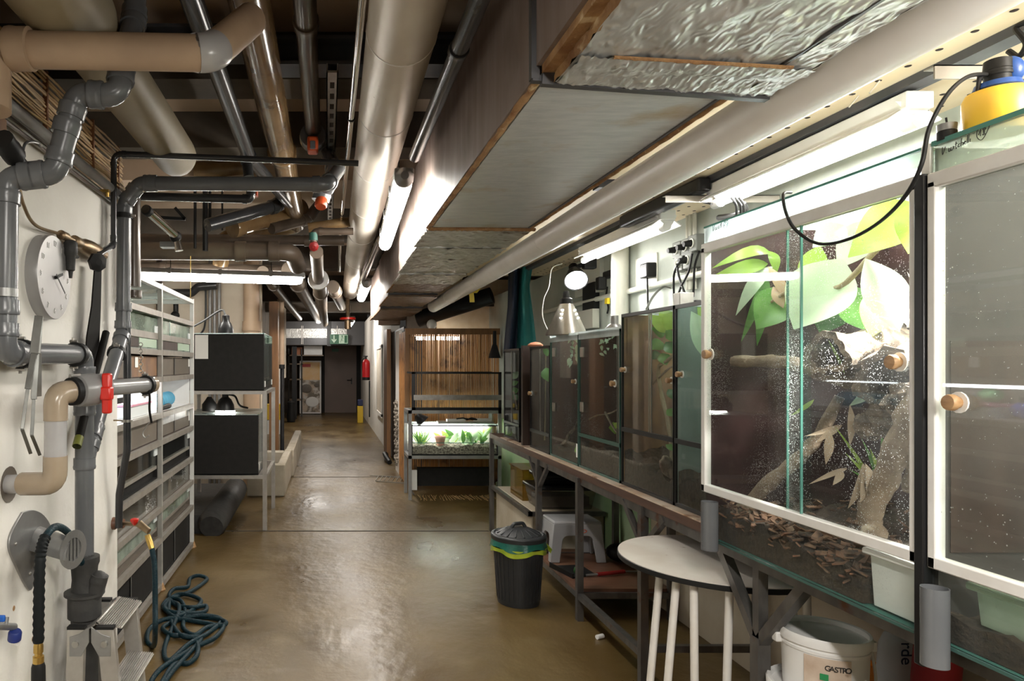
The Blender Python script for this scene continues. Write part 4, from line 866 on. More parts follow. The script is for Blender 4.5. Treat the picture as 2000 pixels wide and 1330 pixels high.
# white buckets, orange bucket, bags
def bucket(name, label, x, y, z, r, h, m='white_plastic', rim=True, extra=None):
    t = thing(name, label, 'bucket', (x,y,z))
    MB().lathe([(.001,.002),(r*.86,.002),(r*.88,0),(r*.98,h*.8),(r*1.0,h),(r*.965,h),(r*.94,h*.8),(r*.84,.012),(.001,.012)], (x,y,z), (0,0,1), 40).build('bucket_body', m, t)
    if rim:
        MB().lathe([(r*.985,h-.042),(r*1.015,h-.040),(r*1.02,h-.032),(r*.99,h-.030)], (x,y,z), (0,0,1), 40).build('lower_rim', m, t)
        MB().lathe([(r*.99,h-.024),(r*1.05,h-.022),(r*1.06,h-.002),(r*1.03,h+.006),(r*.97,h+.004),(r*.965,h-.01)], (x,y,z), (0,0,1), 40).build('rim', m, t)
    return t
BX, BY = 1.47, 2.02; r = .109
bk = bucket('bucket', 'open white plastic bucket with stained paper label nested in another bucket', BX, BY, .30, r, .362)
for a in (2.75, -.25):
    c = V((math.cos(a), math.sin(a), 0)); MB().box((BX+c.x*r*1.05-.015,BY+c.y*r*1.05-.012,.615),(BX+c.x*r*1.05+.015,BY+c.y*r*1.05+.012,.645)).build('handle_lug', 'white_plastic', bk, bevel=.004)
def onbucket(ang, z): return V((BX+math.cos(ang)*r*.982, BY+math.sin(ang)*r*.982, z))
A0, A1 = math.radians(-152), math.radians(-92); zl0, zl1 = .47, .618
MB().grid(lambda u, v: onbucket(A0+(A1-A0)*u, zl0+(zl1-zl0)*v)+V((math.cos(A0+(A1-A0)*u),math.sin(A0+(A1-A0)*u),0))*.0015*(1+v), 14, 3).build('paper_label', 'bucket_label', bk)
for k, ch in enumerate('GAS'+'TRO'):
    a = A0+(A1-A0)*(.50+.085*k); p = onbucket(a, .592); n = V((math.cos(a), math.sin(a), 0)); text(ch, .021, 'label_ink', p+n*.005, (math.pi/2, 0, a+math.pi/2), bk)
a = A0+(A1-A0)*.42; MB().grid(lambda u, v: onbucket(A0+(A1-A0)*(.34+.18*u), .557+.018*v)+V((math.cos(a),math.sin(a),0))*.006, 5, 1).build('green_print', 'ink_green', bk)
MB().tube(curve([onbucket(a, .625-.10*math.sin((a+.25)/-1.3*3.1))+V((math.cos(a),math.sin(a),0))*.012 for a in (-.25,-.6,-1.0,-1.3)]), .004, 6).build('handle_wire', 'white_plastic', bk)
b2 = bucket('bucket', 'lower wide white bucket in which the open labelled bucket is nested', BX-.002, BY, 0, .137, .50)
bucket('bucket', 'orange bucket peeping out behind the stacked white buckets', 1.85, 2.45, 0, .125, .37, 'orange_bucket')
t = thing('feed_sack', 'slumped bluish white printed sack behind the orange bucket', 'sack', (1.83,2.18,0))
def sackp(u, v):
    k = (1-.12*v) if v < .86 else (1-.12*v)*max(0, 1-((v-.86)/.14)**2)**.5
    return V((1.865+.10*math.cos(2*math.pi*u)*k+.006*math.sin(9*v), 2.20+.062*math.sin(2*math.pi*u)*k, .625*v+.012*math.sin(4*math.pi*u)*v))
MB().grid(sackp, 36, 18).build('sack_body', 'bag_white', t)
text('rde', .052, 'ink_blue', (1.812,2.137,.545), (math.pi/2, math.pi/2, .0), t, align='CENTER')
solo(MB().grid(lambda u, v: V((1.815+.055*math.cos(2*math.pi*u)+.008*math.sin(7*v), 2.035+.06*math.sin(2*math.pi*u), .60*v)), 24, 8), 'red_sack', 'red_cloth', 'dark red sack standing against the wall beside the white sack', 'sack')

# ------------------------------------------------------------------ on top of and above the terrariums
# pump sprayer
sx, sy, sz0 = 1.545, 1.50, ZTOP+.006
sp = P(1955,240,1.53); sx, sy = 1.374, 1.50
t = thing('pump_sprayer', 'yellow pump sprayer with blue cap on top of the misted terrarium', 'sprayer', (sx,sy-.02,sz0))
c = (sx, 1.40, sz0)
MB().lathe([(.001,0),(.050,0),(.055,.01),(.056,.072),(.050,.085),(.030,.092)], c).build('tank', 'pump_yellow', t)
MB().lathe([(.034,.088),(.040,.092),(.036,.103),(.018,.106)], c).build('collar', 'pump_blue', t)
b = MB(); b.lathe([(.022,.10),(.022,.15)]+[(.024,.118),(.021,.121),(.024,.124),(.021,.127),(.024,.130),(.021,.133)]+[(.018,.152),(.001,.153)], c); b.build('neck', 'rubber', t)
MB().ball((c[0]+.024,c[1],c[2]+.128),.026,14,8,(.9,1,1.15)).build('cap', 'pump_blue', t)
MB().cyl((c[0]-.042,c[1],c[2]+.078),(c[0]-.036,c[1],c[2]+.125),.004,8).build('nozzle', 'rubber', t)
MB().torus((c[0]+.052,c[1],c[2]+.082),(0,1,0),.020,.0042,16,8,0,math.pi).build('handle', 'rubber', t)
# long black cable looping in front
pts = [P(1948,158,1.42), P(1930,146,1.40), P(1890,150,1.38), P(1850,185,1.38), P(1815,250,1.40), P(1800,320,1.41), P(1770,380,1.46), P(1720,432,1.55), P(1660,466,1.65), P(1600,476,1.75), P(1555,450,1.82), P(1535,415,1.87), P(1530,380,1.90), P(1545,376,1.93)]
solo(MB().tube(curve(pts,6), .0042, 8), 'cable', 'rubber', 'long black cable looping down in front of the bright terrarium', 'cable')
p = P(1833,258,1.46); c = (p.x, 1.44, ZTOP+.006)
t = thing('lamp_socket', 'small black jar shaped lamp socket beside the black post top', 'socket', c)
MB().lathe([(.001,0),(.017,0),(.017,.018),(.015,.020)], c).build('base', 'rubber', t); MB().lathe([(.016,.02),(.017,.03),(.017,.034),(.001,.036)], c).build('cap', 'tin', t); MB().cyl((c[0],c[1],c[2]+.035),(c[0]-.002,c[1],c[2]+.048),.002,6).build('pin', 'rubber', t)
# reflector lights
def batten(label, px0, py0, px1, py1, X, w=.075, tube='tube_right'):
    a = PX(px0,py0,X); c = PX(px1,py1,X); t = thing('reflector_light', label, 'lamp', ((a.x+c.x)/2,(a.y+c.y)/2,min(a.z,c.z)), 'reflector lights above the terrariums')
    y0, y1 = a.y, c.y; z = (a.z+c.z)/2
    MB().box((X-.035,y0,z+.035),(X+.045,y1,z+.085)).build('housing', 'white_metal', t, bevel=.004)
    b = MB(); b.prism([(X-.075,y0+.02,z+.010),(X-.035,y0+.02,z+.036),(X-.032,y0+.02,z+.034),(X-.070,y0+.02,z+.006)],(0,y1-y0-.04,0)); b.prism([(X+.085,y0+.02,z+.010),(X+.045,y0+.02,z+.036),(X+.042,y0+.02,z+.034),(X+.080,y0+.02,z+.006)],(0,y1-y0-.04,0)); b.build('reflector', 'white_metal', t)
    MB().cyl((X,y0+.05,z),(X,y1-.05,z),.017,14).build('tube', tube, t)
    for y in (y0,y1-.05): MB().cyl((X,y,z),(X,y+.05,z),.021,14).build('tube_socket', 'white_plastic', t); 
    for y in (y0+.02,y1-.03):
        MB().prism([(X-.05,y,z+.06),(X+.06,y,z+.06),(X+.04,y,z+.02),(X+.02,y,z-.008),(X-.01,y,z+.02)],(0,.003,0)).build('end_plate', 'white_metal', t)
        MB().cyl((X,y,z+.085),(X,y,2.27),.003,6).build('hanger_rod', 'zinc', t)
    return t
batten('longer white reflector light hanging over the large bright terrarium', 1795,245,1395,392, 1.70)
batten('shorter white reflector light hanging over the glass door terrariums', 1303,440,1140,510, 1.70, tube='tube_bench')
t = thing('light_rail', 'black twin rail hung behind the shorter reflector light', 'rail', (1.62,3.2,2.2)); MB().box((1.60,2.95,2.20),(1.66,3.75,2.262)).build('rail_body', 'rubber', t, bevel=.01); MB().cyl((1.675,2.9,2.215),(1.675,3.4,2.215),.008,8).build('rail_tube', 'tin', t)
for nm, lab, px, py, X, L in (('shelf_bracket','pale steel angle bracket jutting over the misted terrarium',1826,140,1.385,.62),('shelf_bracket','pale steel angle bracket behind the far end of the longer reflector light',1300,388,1.48,.50)):
    p = PX(px,py,X); b = MB(); b.box((X,p.y,p.z-.016),(X+L,p.y+.004,p.z+.016)); b.box((X,p.y,p.z+.013),(X+L,p.y+.03,p.z+.016)); solo(b, nm, 'rack_metal', lab, 'bracket', 'steel angle brackets')
for k, (px, py) in enumerate(((1755,122),(1718,158),(1677,187))):
    p = PX(px,py,1.37); 
    solo(MB().bar(p, p+V((-.025,0,-.018 if k == 0 else -.03)), .003), 'nail', 'zinc', ('bent nail nearest the bracket tip in the cream boards','middle one of three bent nails in the cream boards','farthest one of three bent nails in the cream boards')[k], 'nail')
solo(MB().box((1.2,3.02,2.235),(1.42,3.09,2.27)), 'cable_box', 'rubber', 'black box fixed under the cream boards by the white pipe', 'box')
# clamp spot lamp
p = P(1125,546,4.72); d = V((-.15,-.72,-.60)).normalized()
t = thing('clamp_lamp', 'blazing black clamp spot lamp aimed at the bench', 'lamp', p)
q = p-d*.10
MB().lathe([(.03,-.02),(.045,.0),(.062,.05),(.078,.11),(.080,.115),(.072,.112),(.045,.03),(.001,.02)], q, d, 24).build('shade', 'black_plastic', t)
MB().lathe([(.001,.118),(.04,.116),(.068,.105),(.06,.08)], q, d, 24).build('bulb', 'spot_light', t)
MB().cyl(q-d*.07, q-d*.01, .032, 14).build('socket', 'rubber', t); MB().bar(q-d*.05, q-d*.03+V((.10,.02,.05)), .03).build('clamp_arm', 'rubber', t); MB().box((q.x+.06,q.y-.03,q.z+.02),(q.x+.15,q.y+.03,q.z+.10)).build('clamp', 'rubber', t, bevel=.01)
solo(MB().tube(curve([P(1098,515,4.72),P(1078,525,4.7),P(1072,560,4.66),P(1062,585,4.64),P(1060,620,4.62),P(1075,655,4.55)],6), .0028, 6), 'cable', 'cable_white', 'thin pale cable hanging from the blazing clamp lamp to the bench', 'cable')
# cone lamp on the glass top
p = P(1106,655,4.25); c = (p.x, 4.25, 1.632)
t = thing('cone_lamp', 'brushed steel cone lamp standing on the glass door terrariums', 'lamp', c)
MB().lathe([(.122,0),(.126,.003),(.046,.185),(.040,.195),(.001,.198)], c).build('cone', 'steel_brushed', t); MB().lathe([(.040,.195),(.036,.225),(.022,.235),(.016,.275),(.001,.277)], c).build('socket', 'rubber', t)
b = MB()
for k in range(3):
    for a in (-2.3,-.9): 
        r_ = .124-.078*(.105+.025*k)/.185; b.ball((c[0]+math.cos(a)*r_, c[1]+math.sin(a)*r_, c[2]+.105+.025*k), .009, 8, 5, (1,1,.5))
b.build('vent_hole', 'lamp_inner', t)
solo(MB().lathe([(.001,0),(.05,0),(.052,.01),(.03,.025),(.001,.03)], (p.x-.05,4.72,1.577)), 'terracotta_dish', 'terracotta', 'terracotta dish upside down beside the cone lamp', 'dish')
p = P(1200,625,3.8); t = thing('dome_lamp', 'small grey dome lamp on the glass terrarium beside the leafy stem one', 'lamp', (p.x,3.8,1.632))
MB().lathe([(.055,0),(.05,.02),(.03,.04),(.022,.045),(.022,.09),(.001,.092)], (p.x,3.8,1.632)).build('dome', 'tin', t)
solo(MB().box((1.62,3.55,1.632),(1.8,4.3,1.650)), 'glass_plate', 'tub_clear', 'thick glass plate lying beside the small grey dome lamp', 'glass')
p = P(1312,575,3.2); t = thing('power_adapter', 'grey boxy transformer standing on the leafy stem terrarium', 'adapter', (p.x,3.1,1.705)); MB().box((p.x-.035,3.06,1.706),(p.x+.03,3.12,1.775)).build('case', 'zinc', t, bevel=.004); MB().box((p.x+.03,3.05,1.706),(p.x+.06,3.11,1.74)).build('plug', 'rubber', t, bevel=.006)
solo(MB().tube(curve([P(1262,605,3.3),P(1275,580,3.28),P(1295,560,3.25),P(1312,562,3.2)],5),.006,8), 'cable', 'socket_grey', 'grey cable arching into the grey transformer', 'cable')
# sockets, plugs, conduits on the right wall
def WR(px, py): return PX(px, py, 1.985)
def socket(px, py, w, h, label, plug=True):
    p = WR(px,py); t = thing('wall_socket', label, 'socket', p, 'wall sockets behind the terrariums')
    MB().box((1.945,p.y-w,p.z-h),(1.999,p.y+w,p.z+h)).build('box', 'socket_grey', t, bevel=.006)
    MB().lathe([(.024,0),(.026,.006),(.020,.008),(.018,.002),(.001,.002)], (1.946,p.y,p.z), (-1,0,0), 16).build('socket_face', 'panel_cream', t)
    if plug: MB().cyl((1.944,p.y,p.z),(1.90,p.y,p.z-.005),.020,12,.014).build('plug', 'rubber', t)
    return t
for px, py, lab, pl in ((1334,488,'upper left wall socket of the cluster by the bright terrarium',1),(1352,482,'upper middle wall socket of the cluster by the bright terrarium',1),(1366,475,'upper right wall socket of the cluster by the bright terrarium',1),
    (1338,515,'lower left wall socket of the cluster by the bright terrarium',0),(1356,508,'lower right wall socket of the cluster by the bright terrarium',1)): socket(px, py, .045, .045, lab, pl)
for a, lab in (([(1336,500),(1318,530),(1316,560),(1317,590)],'black cable from the upper left wall socket'),([(1352,495),(1345,530),(1330,560),(1322,585)],'black cable from the upper middle wall socket'),([(1366,490),(1357,520),(1355,560),(1354,580)],'black cable from the upper right wall socket'),([(1322,515),(1326,540),(1338,575)],'black cable crossing below the socket cluster')):
    solo(MB().tube(curve([PX(x,y,1.90) for x,y in a],6),.006,6), 'cable', 'rubber', lab, 'cable', 'cables of the socket cluster')
for k, px in enumerate((1343,1349,1357)):
    p = WR(px,420); solo(MB().tube([(1.985,p.y,1.86),(1.985,p.y,2.27)],.011,8), 'conduit', 'panel_cream', ('left','middle','right')[k]+' of three cream conduits above the socket cluster', 'conduit')
p = WR(1195,545); t = thing('power_strip', 'black power strip with plug on the wall left of the cream pipe', 'strip', p); MB().box((1.95,p.y-.12,p.z+.01),(1.998,p.y+.08,p.z+.06)).build('strip', 'rubber', t, bevel=.01); MB().box((1.90,p.y+.02,p.z-.07),(1.96,p.y+.08,p.z+.02)).build('plug', 'rubber', t, bevel=.008)
solo(MB().tube(curve([WR(1186,560),WR(1184,580),WR(1188,600),WR(1186,612)],5),.006,6), 'cable', 'rubber', 'black cable hanging under the power strip', 'cable'); solo(MB().box((1.95,WR(1193,588).y-.02,WR(1193,588).z-.02),(1.97,WR(1193,588).y+.02,WR(1193,588).z+.02)), 'cable_tag', 'yellow_plastic', 'yellow tag on the cable under the power strip', 'tag')
p = WR(1224,560); solo(MB().tube([(1.94,p.y,.9),(1.94,p.y,2.27)],.055,16), 'wall_pipe', 'panel_cream', 'thick cream pipe standing on the right wall', 'pipe')
p = WR(1263,530); t = thing('wall_panel', 'cream access panel with black adapter right of the thick cream pipe', 'panel', (1.99,p.y,p.z-.15)); MB().box((1.99,p.y-.12,p.z-.09),(2.0,p.y+.17,p.z+.10)).build('panel', 'panel_cream', t, bevel=.004); MB().box((1.93,p.y-.12,p.z-.05),(1.99,p.y-.02,p.z+.04)).build('adapter', 'rubber', t, bevel=.008); MB().tube([(1.95,p.y-.08,p.z-.05),(1.95,p.y-.10,p.z-.35)],.006,6).build('adapter_cable', 'rubber', t)
p = WR(1150,545); solo(MB().box((1.97,p.y-.25,p.z-.12),(2.0,p.y+.25,p.z+.14)).box((1.96,p.y-.25,p.z+.12),(2.0,p.y+.25,p.z+.15)), 'wall_box', 'panel_cream', 'large pale box on the wall behind the blazing clamp lamp', 'box')
solo(MB().tube([(1.975,6.2,1.93),(1.975,2.9,1.93)],.018,10), 'conduit', 'panel_cream', 'level cream conduit running along the right wall', 'conduit'); solo(MB().box((1.94,5.0,1.72),(1.99,5.3,1.86)), 'junction_box', 'panel_cream', 'cream junction box low on the right wall behind the cone lamp', 'box')
solo(MB().box((1.96,5.02,1.83),(1.999,5.25,2.06)), 'fuse_box', 'rubber', 'black box on the wall above the cone lamp', 'box')
solo(MB().box((1.985,2.15,2.06),(2.0,2.45,2.17)), 'wall_vent', 'socket_grey', 'grey vent in the wall under the longer reflector light', 'vent')
t = thing('flexible_hose', 'pale ribbed hose coming down the wall to the bright terrarium', 'hose', (1.8,1.75,ZTOP+.01)); ln = curve([(1.66,1.86,ZTOP+.02),(1.74,1.80,ZTOP+.10),(1.86,1.74,ZTOP+.13),(1.95,1.66,ZTOP+.16)],10)
MB().tube(ln, [.035+.004*(k%2) for k in range(len(ln))], 14).build('hose_body', 'white_plastic', t)
for k, px in enumerate((1428,1436,1443)): 
    p = PX(px,405,1.66); solo(MB().tube(curve([p+V((0,0,.04)), p+V((.01,-.02,-.0)), p+V((.02,.0,-.055))],5),.005,6), 'cable', 'rubber', ('left','middle','right')[k]+' of three thin black cables dropping behind the bright terrarium top', 'cable', 'cables at the longer reflector light')
solo(MB().tube(curve([PX(1340,375,1.65),PX(1365,392,1.66),PX(1390,398,1.67)],5),.005,6), 'cable', 'rubber', 'black cable curling round the far end of the longer reflector light', 'cable')
solo(MB().tube(curve([PX(1450,398,1.70),PX(1455,410,1.72),PX(1440,420,1.74),PX(1405,425,1.80)],5),.014,8), 'cable', 'rubber', 'thick black cable bunch at the longer reflector light', 'cable')
solo(MB().tube(curve([PX(1970,100,1.45),PX(1990,110,1.45),PX(2005,85,1.45),PX(1985,55,1.45),PX(2010,40,1.45)],6),.006,8), 'cable', 'rubber', 'black cable loop at the upper right corner under the boards', 'cable')
# teal cloth and navy cloth hanging at the back
def cloth(name, m, label, rows):
    b = MB(); n = 14
    def fn(u, v):
        k = v*(len(rows)-1); i = min(int(k), len(rows)-2); f = k-i
        y, xl, xr = [rows[i][j]*(1-f)+rows[i+1][j]*f for j in range(3)]
        return P(xl+(xr-xl)*u, y, 5.75+.05*math.sin(u*9+v)+.10*(u-.5)**2*4)
    b.grid(fn, n, 16); o = solo(b, name, m, label, 'cloth', 'hanging cloths'); s = o.modifiers.new('solid', 'SOLIDIFY'); s.thickness = .006
cloth('hanging_cloth', 'teal_cloth', 'teal cloth hanging folded in a narrow cone behind the bench', [(505,1012,1042),(560,1010,1034),(620,1007,1042),(690,1003,1050)])
cloth('hanging_cloth', 'navy_cloth', 'navy cloth hanging at the left of the teal cloth', [(500,993,1020),(600,992,1014),(690,984,1008)])
# yellow squeegee on the white pipe
t = thing('ceiling_scraper', 'yellow scraper hooked on the white overhead pipe', 'scraper', P(925,590,6.3)); Yq = 6.3
MB().prism([P(911,561,Yq),P(943,558,Yq),P(932,572,Yq),P(922,572,Yq)],(0,.02,0)).build('blade', 'yellow_plastic', t); MB().prism([P(916,566,Yq),P(925,568,Yq),P(927,590,Yq),P(918,590,Yq)],(0,.02,0)).build('handle', 'yellow_plastic', t)

# ------------------------------------------------------------------ bamboo enclosure at the back right
YS = 7.95
b = MB(); x = .94
while x < 2.06:
    r_ = random.uniform(.0045,.0075)
    if random.random() > .05: b.tube([(x,YS+random.uniform(-.004,.004),.03+random.uniform(0,.06)),(x+random.uniform(-.004,.004),YS+random.uniform(-.004,.004),1.83)], r_, 6)
    x += r_*2.0+(random.uniform(0,.0022) if random.random() < .9 else random.uniform(.004,.009))
solo(b, 'bamboo_screen', 'bamboo', 'wide bamboo cane screen closing the enclosure behind the small rack', 'screen')
solo(MB().box((.90,YS-.03,1.80),(2.1,YS+.02,1.87)), 'screen_beam', 'wood_post', 'wooden beam across the top of the bamboo screen', 'beam')
b = MB(); y = 8.0
while y < 8.9:
    r_ = random.uniform(.006,.010); b.tube([(.935,y,.02),(.935,y,1.85)], r_, 6); y += r_*2+.001
solo(b, 'bamboo_screen', 'bamboo', 'bamboo cane side screen running back along the corridor', 'screen')
solo(MB().box((.90,YS-.02,0),(.95,YS+.04,1.87)), 'screen_post', 'wood_post', 'orange wooden post at the corner of the two bamboo screens', 'post')
solo(MB().box((.92,10.6,0),(.98,11.2,2.0)), 'screen_post', 'wood_post', 'orange wooden plank at the far end of the enclosure', 'post')
solo(MB().box((1.0,8.95,0),(1.04,10.6,1.95)), 'slot_shade', 'rubber', 'black recessed panel in the slot of the enclosure', 'panel')  # the slot is an opening; its shade is put in as a black sheet
solo(MB().box((.94,9.0,.0),(.98,9.45,1.9)), 'door_strip', 'paper', 'pale narrow strip inside the dark slot of the enclosure', 'strip')
b = MB()
for k in range(120): 
    q = V((.925+random.uniform(0,.015), random.uniform(9.05,9.42), random.uniform(.1,.95))); b.ball(q, random.uniform(.012,.03), 6, 4)
solo(b, 'gravel_pack', 'gravel', 'lumpy pale gravel behind the pane of the enclosure slot', 'gravel', kind='stuff')
solo(MB().box((1.2,8.4,0),(1.98,8.5,1.85)), 'partition_panel', 'tan_insulation', 'pale panel glimpsed through gaps in the bamboo screen', 'panel')
t = thing('tube_lamp', 'tube lamp glowing behind the bamboo screen', 'lamp', (1.35,8.1,1.80)); MB().cyl((1.05,8.06,1.76),(1.55,8.06,1.76),.02,12).build('tube', 'tube_rear', t); MB().box((1.0,8.03,1.785),(1.6,8.10,1.83)).build('housing', 'white_metal', t)
# small rack with the planted tank
RX0, RX1, RY0, RY1 = .865, 1.86, 7.30, 7.75
t = thing('steel_rack', 'grey steel rack standing before the bamboo screen', 'rack', (1.36,7.5,0))
for x in (RX0,RX1-.035):
    for y in (RY0,RY1-.035): MB().box((x,y,0),(x+.035,y+.035,.96)).build('leg', 'rack_steel', t)
for z in (.925,.44):
    b = MB(); b.box((RX0,RY0,z),(RX1,RY0+.035,z+.035)); b.box((RX0,RY1-.035,z),(RX1,RY1,z+.035)); b.box((RX0,RY0,z),(RX0+.035,RY1,z+.035)); b.box((RX1-.035,RY0,z),(RX1,RY1,z+.035)); b.build('rail', 'rack_steel', t)
MB().box((RX0+.02,RY0+.02,.455),(RX1-.02,RY1-.02,.47)).build('shelf', 'dark_board', t)
tk = thing('aquarium', 'low planted aquarium glowing on the steel rack', 'aquarium', (1.36,7.5,.476)); x0,x1,y0,y1,z0,z1 = .90,1.83,7.33,7.72,.476,.80
b = MB(); e = .012
for (a, c) in (((x0,y0,z0),(x1,y0+e,z0+e)),((x0,y0,z1-.014),(x1,y0+e,z1)),((x0,y0,z0),(x0+e,y0+e,z1)),((x1-e,y0,z0),(x1,y0+e,z1)),((x0,y1-e,z1-.014),(x1,y1,z1)),((x0,y0,z1-.014),(x0+e,y1,z1)),((x1-e,y0,z1-.014),(x1,y1,z1))): b.box(a, c)
b.build('frame', 'black_plastic', tk); MB().box((x0,y0+.002,z0),(x1,y0+.006,z1)).build('front_pane', 'pane', tk); MB().box((x0,y1-.008,z0),(x1,y1,z1)).build('rear_pane', 'paper', tk)
MB().box((x0,y0,z0),(x1,y1,z0+.006)).build('base_plate', 'black_plastic', tk); b = MB(); b.box((x0,y0,z1),(x1,y1,z1+.008)); b.build('lid', 'pane_top', tk); MB().box((x0+.01,y0-.001,.605),(x1-.03,y0+.007,.612)).build('water_line', 'glass_edge', tk)
heap(x0+.01,x1-.01,y0+.01,y1-.01,z0+.007,.085,'','',40,.02).build('substrate', 'gravel', tk)
MB().cyl((x0+.05,7.6,z1-.03),(x1-.05,7.6,z1-.03),.011,10).build('light_tube', 'tank_light', tk)
pl = thing('grass_clump', 'bright green grassy clump at the left inside the glowing aquarium', 'plant', (1.0,7.5,.58), 'plants in the glowing aquarium')
for k in range(46):
    a = random.uniform(-.9,.9); q = V((1.02+random.uniform(-.04,.04), 7.45+random.uniform(-.04,.06), .58)); MB().leaf(q, q+V((math.sin(a)*.12, random.uniform(-.04,.02), .09+.10*math.cos(a)*random.random())), .010, (0,-1,.2), .1, .1, .4, 4).build('blade', random.choice(('leaf_green','leaf_lime')), pl)
pl = thing('broad_leaf_plant', 'pale broad leaves filling the right inside the glowing aquarium', 'plant', (1.55,7.5,.58), 'plants in the glowing aquarium')
for k in range(40):
    q = V((random.uniform(1.22,1.78), random.uniform(7.42,7.62), .57+random.uniform(0,.05))); MB().leaf(q, q+V((random.uniform(-.14,.14), random.uniform(-.08,.04), random.uniform(.05,.17))), random.uniform(.03,.07), (0,-1,.3), .12, .15, .5, 6).build('leaf', random.choice(('leaf_lime','leaf_pale','leaf_green','leaf_pale')), pl)
solo(MB().lathe([(.03,0),(.055,.10),(.06,.105),(.06,.125),(.05,.125),(.04,.03)], (1.22,7.40,.55), (0,0,1), 18), 'flower_pot', 'pink_pot', 'pink flower pot inside the glowing aquarium', 'pot')
tk = thing('aquarium', 'empty black framed aquarium on top of the steel rack', 'aquarium', (1.36,7.5,.961)); x0,x1,z0,z1 = .90,1.86,.961,1.37; b = MB(); e = .03
for (a, c) in (((x0,RY0,z0),(x1,RY0+.02,z0+.03)),((x0,RY0,z1-.02),(x1,RY0+.02,z1)),((x0,RY0,z0),(x0+.04,RY0+.02,z1)),((x1-e,RY0,z0),(x1,RY0+.02,z1)),((x0,RY1-.02,z1-.02),(x1,RY1,z1)),((x0,RY0,z1-.02),(x0+.02,RY1,z1))): b.box(a, c)
b.build('frame', 'black_plastic', tk); MB().box((x0+.02,RY0-.004,1.07),(x1,RY0,1.125)).build('strip', 'zinc', tk); MB().box((x0+.04,RY0+.006,z0+.03),(x1-.03,RY0+.011,z1-.02)).build('front_pane', 'pane', tk)
t = thing('reflector_lamp', 'black fluted reflector lamp lying on the glowing aquarium', 'lamp', (1.0,7.45,.81)); MB().lathe([(.02,0),(.045,.03),(.075,.10),(.078,.105),(.07,.10),(.03,.03)], (.97,7.45,.90), V((.7,-.1,-.7)), 22).build('shade', 'black_plastic', t); MB().lathe([(.001,.085),(.06,.08)], (.97,7.45,.90), V((.7,-.1,-.7)), 20).build('bulb', 'lamp_inner', t)
t = thing('light_strip', 'dark flat light strips and cables lying on the glowing aquarium', 'lamp', (1.4,7.5,.81)); MB().box((1.2,7.4,.81),(1.8,7.55,.83)).build('strip', 'zinc', t); MB().box((1.30,7.42,.831),(1.5,7.5,.855)).build('box', 'paper', t); MB().box((1.6,7.42,.831),(1.78,7.5,.86)).build('box', 'paper', t)
MB().tube(curve([(1.4,7.42,.86),(1.47,7.40,.87),(1.52,7.44,.85),(1.56,7.40,.87),(1.62,7.42,.85),(1.5,7.44,.86)],6),.008,6).build('cord', 'rubber', t)
solo(MB().box((1.0,7.60,.10),(1.85,7.68,.30)), 'board', 'dark_board', 'black board standing under the steel rack', 'board'); solo(MB().box((.93,7.56,.06),(.99,7.6,.28)), 'board', 'white_plastic', 'short pale board left of the black board under the steel rack', 'board')
b = MB()
for k in range(40): x = 1.0+k*.021; b.bar((x,7.55+random.uniform(-.05,.05),.006),(x+random.uniform(-.05,.03),7.28+random.uniform(-.05,.1),.006),.006)
solo(b, 'cane_stubs', 'reed', 'loose pale cane ends lying on the floor under the steel rack', 'canes', kind='stuff')
t = thing('hanging_lamp', 'black conical lamp hanging on the bamboo screen', 'lamp', P(966,690,7.8)); p = P(966,672,7.8); MB().lathe([(.02,0),(.03,-.02),(.07,-.16),(.06,-.155),(.01,-.03)], p, (0,0,1), 18).build('shade', 'rubber', t); MB().cyl(p, p+V((0,0,.15)), .02, 8).build('stem', 'rubber', t)
# things above the bamboo enclosure
b = MB(); b.box((1.3,8.2,2.15),(2.05,8.24,2.19)); solo(b, 'perforated_rail', 'cast_iron', 'dark perforated rail over the bamboo enclosure', 'rail'); solo(MB().tube([(1.1,8.3,2.0),(1.9,7.9,2.25)],.10,14), 'duct_hose', 'rubber', 'dark thick hose slanting above the bamboo enclosure', 'hose')
solo(MB().ball((1.22,8.0,1.92),.06,12,8), 'globe_lamp', 'cable_white', 'small pale globe lamp above the bamboo screen', 'lamp'); solo(MB().box((1.35,8.45,1.87),(2.95,8.5,2.5)), 'back_board', 'cream_board', 'pale board above the bamboo enclosure', 'board')
# ------------------------------------------------------------------ left wall: pipes and hung things
XW = -1.02
def WL(px, py, off=0): return PX(px, py, XW+off)
# reed roll over the wall with the pale conduit
b = MB()
for k in range(17):
    z = 2.275+k*.0125; x = -1.0+random.uniform(-.006,.006); ph = random.uniform(0,6)
    b.tube([(x+.004*math.sin(ph+j*1.1), 1.7+j*.135, z+.004*math.sin(ph*2+j*1.7)) for j in range(13)], random.uniform(.0035,.0055), 6)
t = thing('reed_mat', 'roll of split reeds fixed along the top of the white wall', 'mat', (-1.0,2.5,2.27)); b.build('reeds', 'reed', t)
for y in (1.95,2.42,2.9,3.25): MB().box((-1.008,y-.006,2.268),(-.992,y+.006,2.49)).build('tie', 'reed_tie', t)
t = pipe('wall_conduit', 'pale grey conduit running along the wall top below the reeds', 'pipe', [(-.985,1.2,2.25),(-.985,3.36,2.25)], .021, 'grey_pvc_light', collars=False, extra=[((-.985,1.6,2.25),(0,1,0))])
for y in (2.02,2.55,3.05): MB().box((-1.015,y-.012,2.218),(-.975,y+.012,2.23)).cyl((-.985,y,2.20),(-.985,y,2.23),.008,8).build('conduit_clip', 'brass', t)
solo(MB().tube([(-1.0,1.7,2.205),(-1.0,3.3,2.205)],.008,8), 'cable', 'brown_pipe', 'thin dark cable running under the pale wall conduit', 'cable')
solo(MB().box((-1.9,1.0,2.28),(-1.3,3.2,2.62)), 'insulation_bundle', 'grey_brown_board', 'grey packed insulation behind the reeds', 'insulation')
